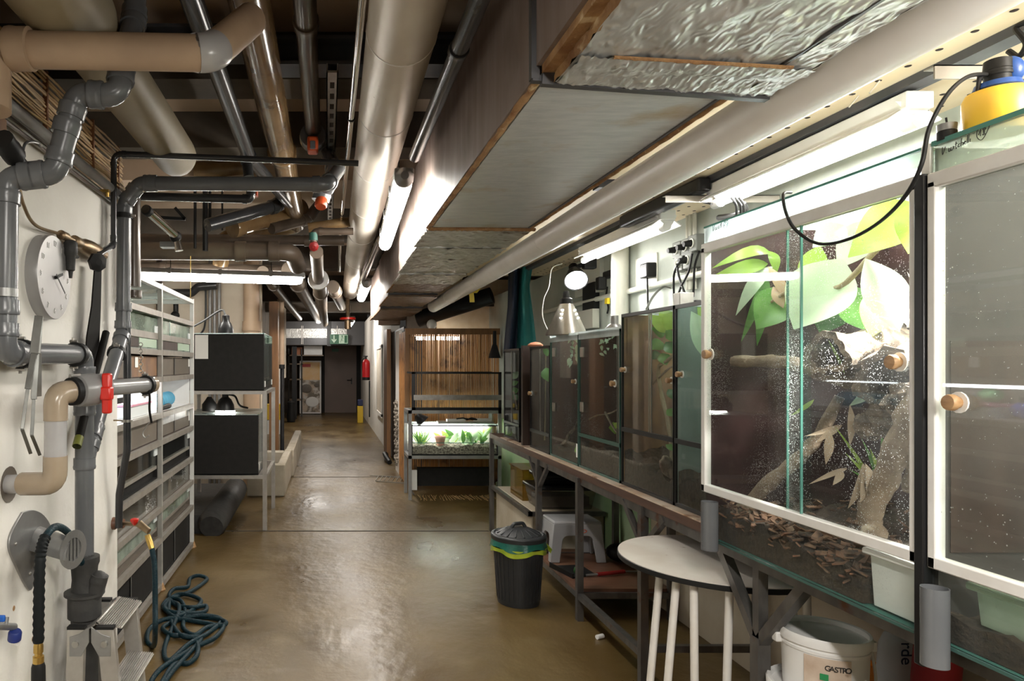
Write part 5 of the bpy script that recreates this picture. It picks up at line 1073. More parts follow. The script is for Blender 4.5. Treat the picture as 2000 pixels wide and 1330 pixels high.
# main grey drain run on the wall
a = [P(268,-70,2.25), P(262,40,2.2), P(238,128,2.06), P(232,188,2.04), P(150,183,2.03), P(108,338,2.02), P(12,348,2.0), P(8,690,1.98), P(165,692,2.60), P(165,1086,2.60)]
t = pipe('drain_pipe', 'thick grey plastic drain pipe zigzagging down the white wall', 'pipe', a, .035, 'grey_pvc', rad=.05, extra=[(P(130,250,2.025),(a[5]-a[4])),(P(9,600,1.98),(0,0,1)),(P(165,905,2.6),(0,0,1)),(P(165,800,2.6),(0,0,1))], clamps=[(P(45,691,2.11),a[8]-a[7]),(P(148,692,2.52),a[8]-a[7]),])
MB().lathe([(.038,-.012),(.038,.012),(.035,.012)], P(8,572,1.98), (0,0,1), 18).build('steel_band', 'tin', t)
# cast iron fitting
c = P(165,1080,2.60); c = V((c.x, c.y, 0)); zt_ = P(165,1080,2.6).z
t = thing('soil_pipe_fitting', 'black cast iron branch fitting at the foot of the grey drain', 'fitting', (c.x,c.y,0))
MB().lathe([(.05,-.75),(.05,-.25),(.062,-.24),(.062,-.16),(.075,-.155),(.075,-.145),(.05,-.14),(.046,-.10),(.050,-.05),(.056,-.035),(.056,-.012),(.036,-.010),(.034,0)], (c.x,c.y,zt_), (0,0,1), 24).build('body', 'cast_iron', t)
b = MB().tube(fillet([(c.x,c.y,zt_-.20),(c.x+.045,c.y-.01,zt_-.14),(c.x+.062,c.y-.01,zt_-.08)],.03)[0], .034, 14); b.ball((c.x+.055,c.y-.01,zt_-.10),.036,14,8); b.build('branch', 'cast_iron', t)
# second drain from the ceiling
a = [P(662,330,3.35), P(640,360,3.17), P(272,358,3.17), P(243,398,3.17), P(240,650,3.17), P(178,858,2.66), P(168,900,2.61)]
t = pipe('drain_pipe', 'grey plastic drain pipe bending down from the level run to join the thick one', 'pipe', a, .033, 'grey_pvc', rad=.05, extra=[(P(298,358,3.17),(1,0,0)),(P(241,600,3.17),(0,0,1)),(P(184,838,2.71),a[5]-a[4])], clamps=[(P(228,690,3.07),a[5]-a[4]),(P(241,422,3.17),(0,0,1))])
pipe('water_pipe', 'thin black pipe crossing under the ceiling and dropping down the wall end', 'pipe', [P(700,319,3.1),P(222,300,3.1),P(222,478,3.1),P(190,498,2.8)], .0135, 'dark_pvc', rad=.04, extra=[(P(222,470,3.1),(0,0,1))])
pipe('water_pipe', 'dark grey pipe just below the level grey drain', 'pipe', [P(262,383,3.4),P(490,389,3.4),P(490,372,3.4)], .021, 'dark_pvc', rad=.02)
pipe('downpipe', 'brown pipe with rounded end hanging behind the grey drain', 'pipe', [P(262,360,3.3),P(262,560,3.3)], .031, 'brown_pipe', collars=False, extra=[(P(262,575,3.3),(0,0,1))])
t = pipe('conduit', 'dark grey conduit running down the wall end beside the tall rack', 'pipe', [P(248,640,3.16),P(248,880,3.16),P(233,965,3.2),P(232,1030,3.2)], .0175, 'dark_pvc', rad=.06, collars=False, clamps=[(P(247,822,3.16),(0,0,1))], clampm='zinc')
MB().cyl(P(222,821,3.18),P(244,821,3.16),.004,6).build('clamp_stud', 'old_brass', t)
# beige trap with valve
hole = WL(17,946); t = thing('pipe_sleeve_hole', 'rough dark hole in the wall round the beige pipe', 'hole', hole); MB().lathe([(.001,.001),(.052,.001),(.058,.003),(.056,.0),(.001,0)], hole, (1,0,0), 20).build('rim', 'grey_brown_board', t)
p0 = hole+V((-.04,0,0)); p1 = P(108,944,2.12); p2 = P(109,768,2.12); p3 = P(205,758,2.30); p4 = P(298,751,2.64)
t = thing('trap_pipe', 'beige elbowed trap pipe coming out of the white wall', 'pipe', p1)
line, mk = fillet([p0,p1,p2,p3],.05); MB().tube([p0,p0+(p1-p0)*.6],.030,18).build('stub', 'pale_pvc', t)
MB().tube(fillet([p0+(p1-p0)*.45,p1,p1+V((0,0,.085))],.055)[0], .0365, 20).build('lower_elbow', 'beige_pvc', t); MB().tube([p1+V((0,0,.05)),p2-V((0,0,.04))],.0335,20).build('pipe_run', 'pale_pvc', t)
MB().tube(fillet([p2-V((0,0,.085)),p2,p2+(p3-p2).normalized()*.075],.05)[0], .0365, 20).build('upper_elbow', 'beige_pvc', t)
d = (p3-p2).normalized(); t = thing('ball_valve', 'grey ball valve with red handle on the beige trap pipe', 'valve', p2+d*.12)
MB().lathe([(.030,.055),(.045,.058),(.045,.078),(.040,.08)], p2, d, 22).build('rubber_ring', 'rubber', t); MB().lathe([(.038,.08),(.050,.085),(.053,.10),(.053,.155),(.046,.16),(.050,.165),(.050,.195),(.03,.20)], p2, d, 26).build('body', 'grey_pvc_light', t)
hz = P(205,768,2.24); MB().box((hz.x-.006,hz.y-.02,hz.z-.066),(hz.x+.022,hz.y+.012,hz.z+.066)).box((hz.x-.010,hz.y-.026,hz.z-.022),(hz.x+.026,hz.y+.014,hz.z+.022)).build('handle', 'red_plastic', t, bevel=.006); MB().cyl(hz+V((-.03,.02,0)),hz+V((0,0,0)),.022,16).build('handle_hub', 'red_plastic', t)
MB().cyl(p2+d*.06+V((0,-.01,.05)),p2+d*.10+V((0,-.01,.05)),.006,8).build('bolt', 'zinc', t)
d2 = (p4-p3).normalized(); t = thing('stub_pipe', 'shiny grey pipe stub reaching from the red handled valve over the rack', 'pipe', p3)
MB().tube([p2+d*.19,p3+d2*.02,p4],.0275,20).build('pipe_run', 'grey_pvc_light', t); clamp(t, p4-d2*.05, d2, .0285)
b = MB(); collar(b, p4-d2*.015, d2, .0275, .03, 1.1); b.build('end_collar', 'beige_pvc', t)
pc = p4-d2*.05
b = MB(); z = pc.z+.045
for k in range(9):
    b.torus((pc.x-.02,pc.y-.005,z+.0085), (1,0,0) if k%2 else (0,1,0), .007, .0017, 10, 6); z += .0125
solo(b, 'chain', 'zinc', 'short steel chain hanging above the shiny grey stub pipe', 'chain')
t = thing('hook_strap', 'black strap with wire hook dangling from the grey stub pipe', 'strap', P(289,850,2.5)); Yk = pc.y-.02
MB().tube(curve([P(268,748,Yk+.03),P(284,744,Yk),P(292,770,Yk),P(292,800,Yk),P(296,826,Yk)],6),.0045,6).build('strap', 'strap_black', t); MB().tube(curve([P(296,822,Yk),P(288,830,Yk),P(279,846,Yk),P(284,855,Yk),P(291,850,Yk)],6),.0024,6).build('hook', 'tin', t)
# clock
cc = V((-1.02,2.445,1.762)); R = .150; t = thing('wall_clock', 'round silver wall clock with black hands on the white wall', 'clock', cc)
MB().lathe([(R,0),(R,.040),(R*.985,.043),(.001,.043)], cc, (1,0,0), 56).build('case', 'clock_face', t)
def onclock(a, r, x=.036): return cc+V((x, math.sin(a)*r, math.cos(a)*r))
for k in range(12):
    a = math.radians(30*k); text(str(k or 12), .028, 'clock_mark', onclock(a, R*.80, .0435), (math.pi/2, 0, math.pi/2), t, depth=.0015)
def hand(a, L, w, x, nm): 
    d = V((0,math.sin(a),math.cos(a))); MB().bar(cc+V((x,0,0))-d*L*.18, cc+V((x,0,0))+d*L, w, .0015, up=(1,0,0)).build(nm, 'rubber', t)
hand(math.radians(72), .062, .009, .049, 'hour_hand'); hand(math.radians(126), .085, .006, .053, 'minute_hand'); MB().cyl(cc+V((.043,0,0)),cc+V((.055,0,0)),.006,12).build('hub', 'rubber', t)
# tongs
Xt = -.865; q = lambda x, y: PX(x, y, Xt)
t = thing('long_tongs', 'long steel tongs with bent tips hanging below the clock', 'tongs', q(60,888))
for nm, pts in (('arm',[(76,617),(71,690),(66,780),(62,850),(78,889)]),('arm',[(76,617),(66,690),(54,760),(43,838),(60,886)])):
    pp = [q(*k) for k in pts]; b = MB()
    for i in range(len(pp)-1): b.bar(pp[i], pp[i+1], .024 if i == 0 else .017 if i == 1 else .010, .004, up=(-.35,1,0))
    b.build(nm, 'tong_steel', t, bevel=.001)
MB().box(q(70,755)-V((.002,.0,.03)), q(74,690)+V((.003,.02,0))).build('clasp', 'tong_steel', t)
# black rubber strap, olive tube
pp = [WL(190,515,.05), WL(186,600,.05), WL(180,660,.05), WL(176,728,.05)]; b = MB()
for i in range(3):
    wa = [.03,.045,.065,.07][i]; wb = [.03,.045,.065,.07][i+1]; a_, c_ = pp[i], pp[i+1]
    b.add([a_+V((-.003,-wa,0)),a_+V((.003,wa,0)),c_+V((.003,wb,0)),c_+V((-.003,-wb,0)),a_+V((.003,-wa,0)),a_+V((.009,wa,0)),c_+V((.009,wb,0)),c_+V((.003,-wb,0))],[(0,1,2,3),(7,6,5,4),(0,4,5,1),(1,5,6,2),(2,6,7,3),(3,7,4,0)])
solo(b, 'rubber_strap', 'strap_black', 'broad black rubber strap hanging from the tap on the white wall', 'strap')
t = thing('olive_stick', 'dark stick with olive green end tucked behind the red handled valve', 'stick', WL(150,870,.08)); a_, c_ = WL(207,650,.075), WL(150,872,.11)
MB().tube([a_,c_],.016,10).build('shaft', 'strap_black', t); MB().tube([a_+(c_-a_)*.93,c_],.0168,10).build('green_end', 'olive_end', t)
# tap line
t = thing('wall_tap', 'brass and black tap line running from the clock to the grey drain', 'tap', WL(140,540,.05))
MB().tube(curve([WL(35,350,.04),WL(46,400,.04),WL(70,440,.03),WL(120,458,.03)],8),.006,8).build('feed_tube', 'old_brass', t)
a_ = WL(118,458,.035); c_ = WL(200,498,.05); dd = (c_-a_).normalized(); L = (c_-a_).length
MB().lathe([(.008,0),(.018,.005),(.018,.05),(.012,.055),(.012,.12),(.024,.125),(.024,.17),(.016,.18),(.030,.22),(.034,.28),(.026,L)], a_, dd, 14).build('valve_body', 'old_brass', t)
MB().lathe([(.018,0),(.026,.01),(.026,.05),(.018,.06),(.016,.11),(.009,.115),(.006,.14)], WL(138,470,.06), (0,0,-1), 12).cyl(WL(138,503,.06),WL(152,502,.07),.006,8).build('spout', 'cast_iron', t)
hw = WL(190,512,.085); MB().lathe([(.014,-.012),(.040,-.008),(.040,.008),(.014,.014)], hw, (1,-.8,-.2), 7).build('handwheel', 'rubber', t); MB().cyl(WL(190,498,.05),hw,.009,8).build('spindle', 'old_brass', t)
MB().lathe([(.02,-.035),(.026,-.02),(.026,.02),(.012,.03)], WL(52,336,.10), (1,-.2,0), 8).build('cock', 'rubber', t); MB().tube(curve([WL(5,270,.1),WL(25,300,.1),WL(45,325,.1)],5),[.03]*3+[.033]*4+[.02]*4,12).build('grip', 'rubber', t)
MB().tube(curve([WL(42,310,.06),WL(50,280,.05),WL(72,278,.04),WL(80,288,.02)],6),.005,8).build('hose_tail', 'grey_pvc', t)
# hose bracket
t = thing('hose_bracket', 'grey slotted hose bracket screwed to the white wall', 'bracket', WL(45,1150)); s_ = 1/600
pl = [WL(*k) for k in ((40,1000),(62,996),(82,1006),(96,1030),(93,1060),(70,1100),(60,1148),(48,1146),(25,1100),(14,1070),(18,1040))]; pl = curve(pl+pl[:1],4)[:-1]; MB().prism(pl,(.008,0,0)).build('wall_plate', 'tin', t, bevel=.002)
cy_, cz_ = WL(70,1060).y, WL(70,1060).z
MB().grid(lambda u, v: V((XW+.005+.17*u, cy_+.005-.13*u+.075*math.cos(math.pi*(.05+.9*v))*(1-.15*u), cz_-.02+.075*math.sin(math.pi*(.05+.9*v))*(1-.15*u))), 8, 16).build('saddle', 'tin', t)
e0 = V((XW+.178, cy_-.13, cz_+.012)); b = MB(); b.lathe([(.038,-.003),(.062,-.003),(.064,.003),(.038,.003),(.038,-.003)], e0, (1,-.35,0), 28)
_, u_, w_ = frame((1,-.35,0))
for k in (-.026,-.009,.009,.026): b.bar(e0+u_*k-w_*.05, e0+u_*k+w_*.05, .009, .004)
b.build('end_plate', 'tin', t); 
for k in ((30,1062),(58,1120)): MB().ball(WL(k[0],k[1],.008),.006,8,6).build('screw', 'zinc', t)
t = thing('hose', 'black sleeved hose with brass coupling hanging over the bracket', 'hose', P(72,1330,2.2)); Xh = -.90; h_ = lambda x, y, X=Xh: PX(x,y,X)
ln = curve([h_(75,1255),h_(76,1180),h_(78,1100),h_(84,1060),h_(100,1034),h_(118,1030),h_(140,1050,-.90),h_(160,1100,-.92),h_(192,1165,-.93)],10)
MB().tube(ln[26:],.0125,12).build('hose_run', 'hose_teal', t); l2 = ln[:34]; MB().tube(l2,[.0165+(.002 if k%2 else -.001) for k in range(len(l2))],12).build('sleeve', 'hose_black', t)
p = h_(75,1255); MB().lathe([(.013,0),(.015,-.01),(.015,-.03),(.012,-.032),(.012,-.04),(.017,-.042),(.017,-.062)], p, (0,0,1), 14).build('coupling', 'brass', t); MB().lathe([(.017,-.062),(.021,-.075),(.022,-.14),(.01,-.15)], p, (0,0,1), 16).build('nozzle', 'rubber', t)
# blue tap low on the wall
t = thing('wall_tap', 'small tap with blue lever and navy cap at the lower left', 'tap', WL(20,1250,.05)); MB().cyl(WL(-10,1223,.04),WL(28,1224,.05),.011,12).cyl(WL(12,1222,.05),WL(14,1205,.05),.006,8).build('body', 'tin', t); MB().box(WL(-5,1216,.04)-V((.008,0,0)),WL(12,1200,.06)).build('lever', 'faucet_blue', t, bevel=.004)
c = WL(30,1232,.06); MB().lathe([(.016,0),(.020,-.006),(.020,-.03),(.012,-.034)], c, (.2,-.2,1), 16).build('cap', 'cap_navy', t); MB().lathe([(.010,-.03),(.009,-.048),(.001,-.05)], c, (.0,-.3,1), 12).build('spout', 'white_plastic', t)
for k in ((27,1188),(64,1248)): solo(MB().lathe([(.001,.0015),(.008,.001),(.009,0)], WL(*k), (1,0,0), 10), 'wall_plug', 'wood_knob', 'brown wall plug '+('above the blue lever tap' if k[0]<40 else 'beside the brass hose coupling'), 'plug')
solo(MB().box(WL(-30,285,.005),WL(13,235,.03)), 'timber_block', 'wood_post', 'yellow brown timber block at the left edge below the reeds', 'block')
# garden tap at the wall end with the teal hose
a_ = P(226,1022,3.24); t = thing('garden_tap', 'brass garden tap with red handle at the wall end', 'tap', P(285,1040,3.15))
MB().lathe([(.03,0),(.03,.02),(.022,.03),(.022,.06)], a_+V((-.02,0,0)), (1,-.1,0), 10).build('flange', 'red_board', t); MB().cyl(a_+V((.03,0,0)),P(276,1025,3.12),.010,10).cyl(P(272,1023,3.12),P(291,1038,3.10),.018,12,.014).build('body', 'old_brass', t)
MB().lathe([(.006,-.02),(.02,0),(.02,.008),(.008,.012)], P(263,1017,3.14), (0,0,1), 6).build('handle', 'red_plastic', t); c_ = P(288,1045,3.09); e_ = P(297,1072,3.07); MB().tube([c_,c_+(e_-c_)*.4,e_],[.013,.015,.013],12).build('coupling', 'brass', t)
hp = [e_, P(302,1110,3.05), P(303,1180,3.02), P(303,1235,2.98)]
floorpts = [(300,1262),(287,1250),(295,1225),(330,1208),(392,1215),(430,1222),(441,1215),(415,1207),(350,1202),(322,1190),(325,1178),(345,1165),(372,1155),(395,1140),(404,1130),(388,1124),(371,1130),(366,1146),(340,1150),(330,1165),(344,1182),(375,1186),(402,1183),(395,1196),(340,1196),(318,1185),(330,1170),
  (352,1172),(362,1195),(358,1225),(380,1240),(405,1225),(436,1222),(420,1245),(385,1262),(345,1285),(310,1310),(292,1340),(300,1360),(315,1335),(340,1298),(368,1295),(385,1278),(384,1255),(365,1242),(335,1240),(318,1226),(345,1212),(395,1202),(432,1210),(410,1234),(368,1258),(330,1290),(322,1262),(350,1192),(338,1176),(322,1184),(340,1204),(378,1190),(392,1172),(360,1160),(335,1168),(330,1200),(352,1240),(392,1246),(372,1272),(338,1310),(312,1345)]
hp += [PZ(x,y,.013+(.012 if k%3==0 else 0)) for k, (x, y) in enumerate(floorpts)]
solo(MB().tube(curve(hp,7),.0125,10), 'garden_hose', 'hose_teal', 'dark teal hose tangled on the wet floor below the garden tap', 'hose')
# step ladder
t = thing('step_ladder', 'small aluminium step ladder folded open against the white wall', 'ladder', (-.84,2.6,0))
Yn, Yf, zt2 = 2.47, 2.76, .50; XL, XR_ = -.907, -.803
def stile(x, y, dx, nm='stile'):
    w_ = .028; b = MB(); top = V((x,y,zt2)); bot = V((x+dx,y,0)); b.bar(bot, top, .062, .026, up=(0,1,0)); b.build(nm, 'aluminium', t, bevel=.002)
    MB().bar(top-V((.032,0,0)), top+V((.032,0,0)), .028, .010).build('end_cap', 'rubber', t)
for y in (Yn,Yf): stile(XL,y,-.015); stile(XR_,y,.05)
for y in (Yn-.016,Yf+.016):
    for s in (-1,1):
        xm = (XL+XR_)/2; x = XL if s < 0 else XR_
        pl = [(xm+s*.004,y,zt2+.005),(x-s*.01,y,zt2-.02),(x+s*.022,y,zt2-.03),(x+s*.022,y,zt2-.10),(x-s*.02,y,zt2-.10),(xm+s*.004,y,zt2-.05)]
        MB().prism(pl if s > 0 else pl[::-1],(0,.006,0)).build('hinge_plate', 'tin', t, bevel=.001); MB().lathe([(.009,-.006),(.012,-.006),(.012,0),(.009,0)], (x,y,zt2-.055), (0,1,0), 14).build('rivet', 'zinc', t); MB().lathe([(0,-.003),(.009,-.003)], (x,y,zt2-.055), (0,1,0), 14).build('rivet_hole', 'rubber', t)
def tread(x0, x1, z0, z1, nm='tread'):
    b = MB(); n = 12
    for k in range(n):
        u0, u1 = k/n, (k+.62)/n; b.bar((x0+(x1-x0)*(u0+u1)/2,Yn+.01,z0+(z1-z0)*(u0+u1)/2+.002),(x0+(x1-x0)*(u0+u1)/2,Yf-.01,z0+(z1-z0)*(u0+u1)/2+.002),abs(x1-x0)/n*.62,.006,up=(0,0,1))
    b.prism([(x0,Yn+.01,z0),(x1,Yn+.01,z1),(x1,Yn+.01,z1-.004),(x0,Yn+.01,z0-.004)],(0,Yf-Yn-.02,0)); b.build(nm, 'aluminium', t)
tread(-.842,-.748,zt2+.012,zt2-.006); tread(-.80,-.70,.295,.285); tread(-.79,-.68,.11,.10)
MB().prism([(-.845,Yn+.01,zt2+.008),(-.925,Yn+.01,zt2-.045),(-.925,Yn+.01,zt2-.050),(-.845,Yn+.01,zt2+.003)],(0,Yf-Yn-.02,0)).build('back_panel', 'aluminium', t)
MB().tube([(-.838,Yn+.01,zt2+.010),(-.838,Yf-.01,zt2+.010)],.006,8).build('hinge_rod', 'aluminium', t)
st = V((-.752,Yn-.030,zt2-.21)); MB().box((st.x-.020,st.y-.001,st.z-.03),(st.x+.022,st.y,st.z+.006)).build('sticker', 'ink_green', t); text('20', .020, 'paper', (st.x,st.y-.002,st.z-.012), (math.pi/2,0,0), t)

# ------------------------------------------------------------------ the tall rack
RX, RB = -1.06, -1.56; RY = (3.36, 4.375, 5.40); ZR = (1.96,1.786,1.543,1.373,1.142,.968,.725,.543,.345,.05)
rk = thing('tall_rack', 'tall pale metal rack with small terrariums along the left', 'rack', (-1.3,4.4,0))
for y in RY:
    for x in (RX-.014,RB): 
        MB().box((x-.014,y-.014,0 if x > -1.2 else 0),(x+.014,y+.014,1.97)).build('upright', 'upright_metal' if y < 5 else 'rack_white', rk)
for k, z in enumerate(ZR):
    m = 'rack_white' if k < 1 else 'rack_metal'; h = .034 if k else .03
    for i in (0,1):
        MB().box((RX-.026,RY[i]+.012,z-h),(RX+.002,RY[i+1]-.012,z)).build('front_rail', m, rk)
    b = MB(); b.box((RB-.01,RY[0],z-h),(RB+.01,RY[2],z))
    for y in RY: b.box((RB,y-.012,z-h),(RX-.02,y+.012,z))
    b.build('side_rail', m, rk)
    if 0 < k < 9: MB().box((RB+.01,RY[0]+.01,z-.012),(RX-.024,RY[2]-.01,z-.004)).build('shelf_board', 'rack_white' if k in (1,4) else 'grey_brown_board', rk)
for y in (3.36,4.375,5.40): MB().lathe([(.03,0),(.035,.01),(.02,.05)], (RX-.014,y,0), (0,0,1), 8).build('foot', 'wood_knob', rk)
solo(MB().box((RB+.02,3.4,1.962),(RX-.03,5.38,1.972)), 'glass_plate', 'pane_top', 'glass plate lying across the top of the tall rack', 'glass')
ROWN = ('open top','second','third','fourth','fifth','sixth','seventh','eighth','lowest')
def bay(row, i, label, back, inner, front, kind):
    y0, y1 = RY[i]+.02, RY[i+1]-.02; z0, z1 = ZR[row+1]+.001, ZR[row]-.04
    t = thing('terrarium', label, 'terrarium', (-1.3,(y0+y1)/2,z0), 'small terrariums in the tall rack'); xf = RX-.028
    MB().box((RB+.03,y0,z0),(RB+.038,y1,z1)).build('rear_wall', back, t)
    for y in (y0,y1-.005): MB().box((RB+.038,y,z0),(xf-.001,y+.005,z1)).build('side_wall', inner, t)
    MB().box((RB+.03,y0,z0),(xf,y1,z0+.006)).build('base_plate', inner, t)
    if kind == 'panel':
        ym = y0+(y1-y0)*(.42 if i == 0 else .48)
        MB().box((xf-.012,y0,z0+.004),(xf-.008,ym+.01,z1-.004)).build('sliding_panel', front[0], t); MB().box((xf-.006,ym-.004,z0+.004),(xf-.002,y1,z1-.004)).build('sliding_panel', front[1], t)
        MB().box((xf-.002,ym-.012,z0+.004),(xf,ym-.004,z1-.004)).build('seam', 'tin', t)
    elif kind == 'glass':
        MB().box((xf-.008,y0,z0+.004),(xf-.004,y1,z1-.004)).build('front_pane', front, t)
    elif kind == 'two':                    # a glass front above a lower step
        zm = z0+(z1-z0)*.30
        MB().box((xf-.008,y0,zm+.02),(xf-.004,y1,z1-.004)).build('front_pane', front, t); MB().box((xf-.03,y0,zm),(xf-.002,y1,zm+.02)).build('inner_rail', 'rack_metal', t); MB().box((xf-.03,y0,z0+.004),(xf-.026,y1,zm)).build('lower_panel', inner, t)
    return t, y0, y1, z0, z1, xf
def clip(t, xf, y, z): MB().box((xf-.004,y-.035,z-.022),(xf+.006,y+.035,z+.022)).build('clip', 'tub_clear', t, bevel=.002)
nm = lambda i: 'near column' if i == 0 else 'far column'
for i in (0,1):
    t, y0, y1, z0, z1, xf = bay(1, i, 'greenish lit glass terrarium in the second row of the tall rack, '+nm(i), 'pale_panel', 'pale_panel', 'pane_foggy', 'glass')
    MB().box((xf-.003,y0,z0+.065),(xf+.006,y1,z0+.105)).build('front_ledge', 'rack_metal', t); MB().box((xf-.002,y0,z0+.004),(xf,y0+.55,z0+.062)).build('lower_panel', 'dark_brown_panel', t); MB().box((xf-.002,y0+.56,z0+.010),(xf+.001,y1-.02,z0+.062)).build('lower_glass', 'tub_green', t)
    MB().box((xf+.001,y0+.30,z0+.105),(xf+.003,y0+.312,z1)).build('pane_joint', 'glass_edge', t); clip(t, xf, y1-.04, z1-.075)
    MB().box((RB+.06,y0+.05,z0+.05),(xf-.08,y1-.05,z0+.09)).build('moss', 'moss', t)
    t, y0, y1, z0, z1, xf = bay(2, i, ('rusty brown' if i == 0 else 'dark brown')+' panelled terrarium in the third row of the tall rack, '+nm(i), 'dark_brown_panel', 'dark_brown_panel', ('grey_brown_board','rust_panel') if i == 0 else ('grey_brown_board','grey_brown_board'), 'panel')
    MB().box((xf+.0005,(y0+.47 if i == 0 else y1-.06),z0+.06),(xf+.002,(y0+.53 if i == 0 else y1-.01),z1-.01)).build('paper_label', 'paper', t)
    t, y0, y1, z0, z1, xf = bay(4, i, 'brown panelled terrarium in the fifth row of the tall rack, '+nm(i), 'dark_brown_panel', 'dark_brown_panel', ('grey_brown_board','grey_brown_board'), 'panel')
    if i: MB().box((xf-.003,y0,z1-.05),(xf-.001,y1,z1-.004)).build('top_glass', 'galvanised', t); MB().box((xf,y1-.05,z1-.09),(xf+.002,y1-.01,z1-.02)).build('paper_label', 'paper', t)
    t, y0, y1, z0, z1, xf = bay(5, i, 'black glass terrarium with clear clips in the sixth row of the tall rack, '+nm(i), 'dark_board', 'dark_board', 'pane', 'two'); clip(t, xf, y1-.05, z1-.03); clip(t, xf, y0+.04, z1-.05) if i else None
    t, y0, y1, z0, z1, xf = bay(6, i, 'water speckled glass terrarium in the seventh row of the tall rack, '+nm(i), 'grey_brown_board', 'grey_brown_board', 'pane_splash', 'glass')
    t, y0, y1, z0, z1, xf = bay(7, i, 'leafy glass terrarium with ledge in the eighth row of the tall rack, '+nm(i), 'pale_panel', 'grey_brown_board', 'pane_foggy', 'two'); clip(t, xf, y1-.06, z1-.02)
    for k in range(14):
        q_ = V((xf-.05-random.random()*.1, random.uniform(y0+.1,y1-.1), z0+.05)); MB().leaf(q_, q_+V((.03,random.uniform(-.08,.08),random.uniform(.05,.12))), .04, (1,0,.4), .1, .1, .5, 5).build('leaf', random.choice(('leaf_green','leaf_lime')), t)
    t, y0, y1, z0, z1, xf = bay(8, i, 'black fronted box in the lowest row of the tall rack, '+nm(i), 'dark_board', 'dark_board', ('dark_board','dark_board'), 'panel')
# bright storage shelf
for i in (0,1):
    y0, y1 = RY[i]+.02, RY[i+1]-.02; z0, z1 = ZR[4], ZR[3]-.036
    t = thing('shelf_liner', 'white lined bright storage bay of the tall rack, '+nm(i), 'shelf', (-1.3,(y0+y1)/2,z0))
    MB().box((RB+.03,y0,z0),(RB+.036,y1,z1)).build('rear_wall', 'white_plastic' if i == 0 else 'grey_brown_board', t)
    MB().box((RB+.036,y1-.006,z0),(RX-.03,y1,z1)).build('side_wall', 'white_plastic', t); MB().box((RB+.036,y0,z0),(RX-.03,y1-.006,z0+.004)).build('liner', 'white_plastic', t)
    if i == 0: MB().cyl((RX-.12,y0+.05,z1-.012),(RX-.12,y1-.05,z1-.012),.010,10).build('light_tube', 'shelf_light', t)
    else: MB().cyl((RX-.2,y0+.15,z1-.012),(RX-.2,y1-.1,z1-.012),.006,10).build('light_tube', 'shelf_dim', t)
z0 = ZR[4]+.005
t = thing('rolled_mat', 'rolled light blue foam mat on the bright shelf of the tall rack', 'mat', (-1.2,4.75,z0)); p = (-1.10,4.62,z0+.056)
MB().tube([(-1.13,4.50,z0+.055),(-1.17,5.0,z0+.055)],.052,26).build('roll', 'mat_blue', t); MB().tube([(-1.13,4.496,z0+.055),(-1.13,4.5,z0+.055)],.05,26).build('roll_end', 'mat_core', t); b = MB()
sp_ = [(-1.128-.0,4.497,0)]*0+[V((-1.128+math.cos(a*.5)*(.006+.0021*a),4.494,z0+.055+math.sin(a*.5)*(.006+.0021*a))) for a in range(23)]; b.tube(sp_, .003, 6); b.build('spiral_edge', 'mat_blue', t)
t = thing('clear_box', 'clear box with pink lid on the bright near shelf of the tall rack', 'box', (-1.2,4.05,z0)); MB().box((-1.30,3.82,z0),(-1.10,4.22,z0+.065)).build('body', 'tub_clear', t, bevel=.006); MB().box((-1.31,3.81,z0+.065),(-1.09,4.23,z0+.08)).build('lid', 'pink_lid', t, bevel=.004)
solo(MB().ball((-1.25,3.75,z0+.05),.06,12,8,(1,1.2,.8)), 'plastic_bag', 'blue_bag', 'crumpled blue bag left of the pink lidded box', 'bag'); solo(MB().ball((-1.28,3.98,z0+.125),.045,12,8,(1,1.5,.9)), 'plastic_bag', 'green_bag', 'crumpled green bag on top of the pink lidded box', 'bag')
t = thing('spray_bottle', 'small white bottle with blue label behind the pink lidded box', 'bottle', (-1.4,4.2,z0)); MB().box((-1.44,4.12,z0),(-1.36,4.28,z0+.15)).build('body', 'white_plastic', t, bevel=.01); MB().box((-1.359,4.15,z0+.04),(-1.357,4.25,z0+.12)).build('label', 'mat_core', t)
solo(MB().tube(curve([(-1.09,4.42,z0+.02),(-1.09,4.55,z0+.022),(-1.09,4.7,z0+.02)],6),[.016+.003*(k%2) for k in range(13)],10), 'ribbed_hose', 'rubber', 'short black ribbed hose before the rolled blue mat', 'hose')
solo(MB().box((-1.12,3.45,z0+.10),(-1.08,3.62,z0+.13)), 'power_plug', 'rubber', 'black plug bar at the near end of the bright shelf', 'plug')
solo(MB().tube([P(372,500,5.3),P(372,586,5.35)],.003,6), 'hanging_wire', 'brass', 'thin copper wire hanging above the far end of the tall rack', 'wire')

# ------------------------------------------------------------------ black tanks on the stand
BX0, BX1, BY0, BY1 = -1.30, -.55, 6.0, 6.85
t = thing('tank_stand', 'square steel stand carrying the two black tanks', 'stand', (-.9,6.4,0))
for x in (BX0,BX1): 
    for y in (BY0-.02,BY1+.05): MB().box((x-.018,y-.018,.161 if x < -1 else 0),(x+.018,y+.018,1.215)).build('leg', 'aluminium', t)
for z in (1.19,.45): b = MB(); b.box((BX0-.02,BY0-.035,z),(BX1+.018,BY0-.005,z+.03)); b.box((BX0-.02,BY1+.04,z),(BX1+.018,BY1+.07,z+.03)); b.box((BX1-.015,BY0-.02,z),(BX1+.015,BY1+.05,z+.03)); b.box((BX0-.015,BY0-.02,z),(BX0+.015,BY1+.05,z+.03)); b.build('rail', 'aluminium', t); MB().box((BX0+.02,BY0,z+.012),(BX1-.016,BY1+.04,z+.028)).build('shelf', 'grey_brown_board', t)
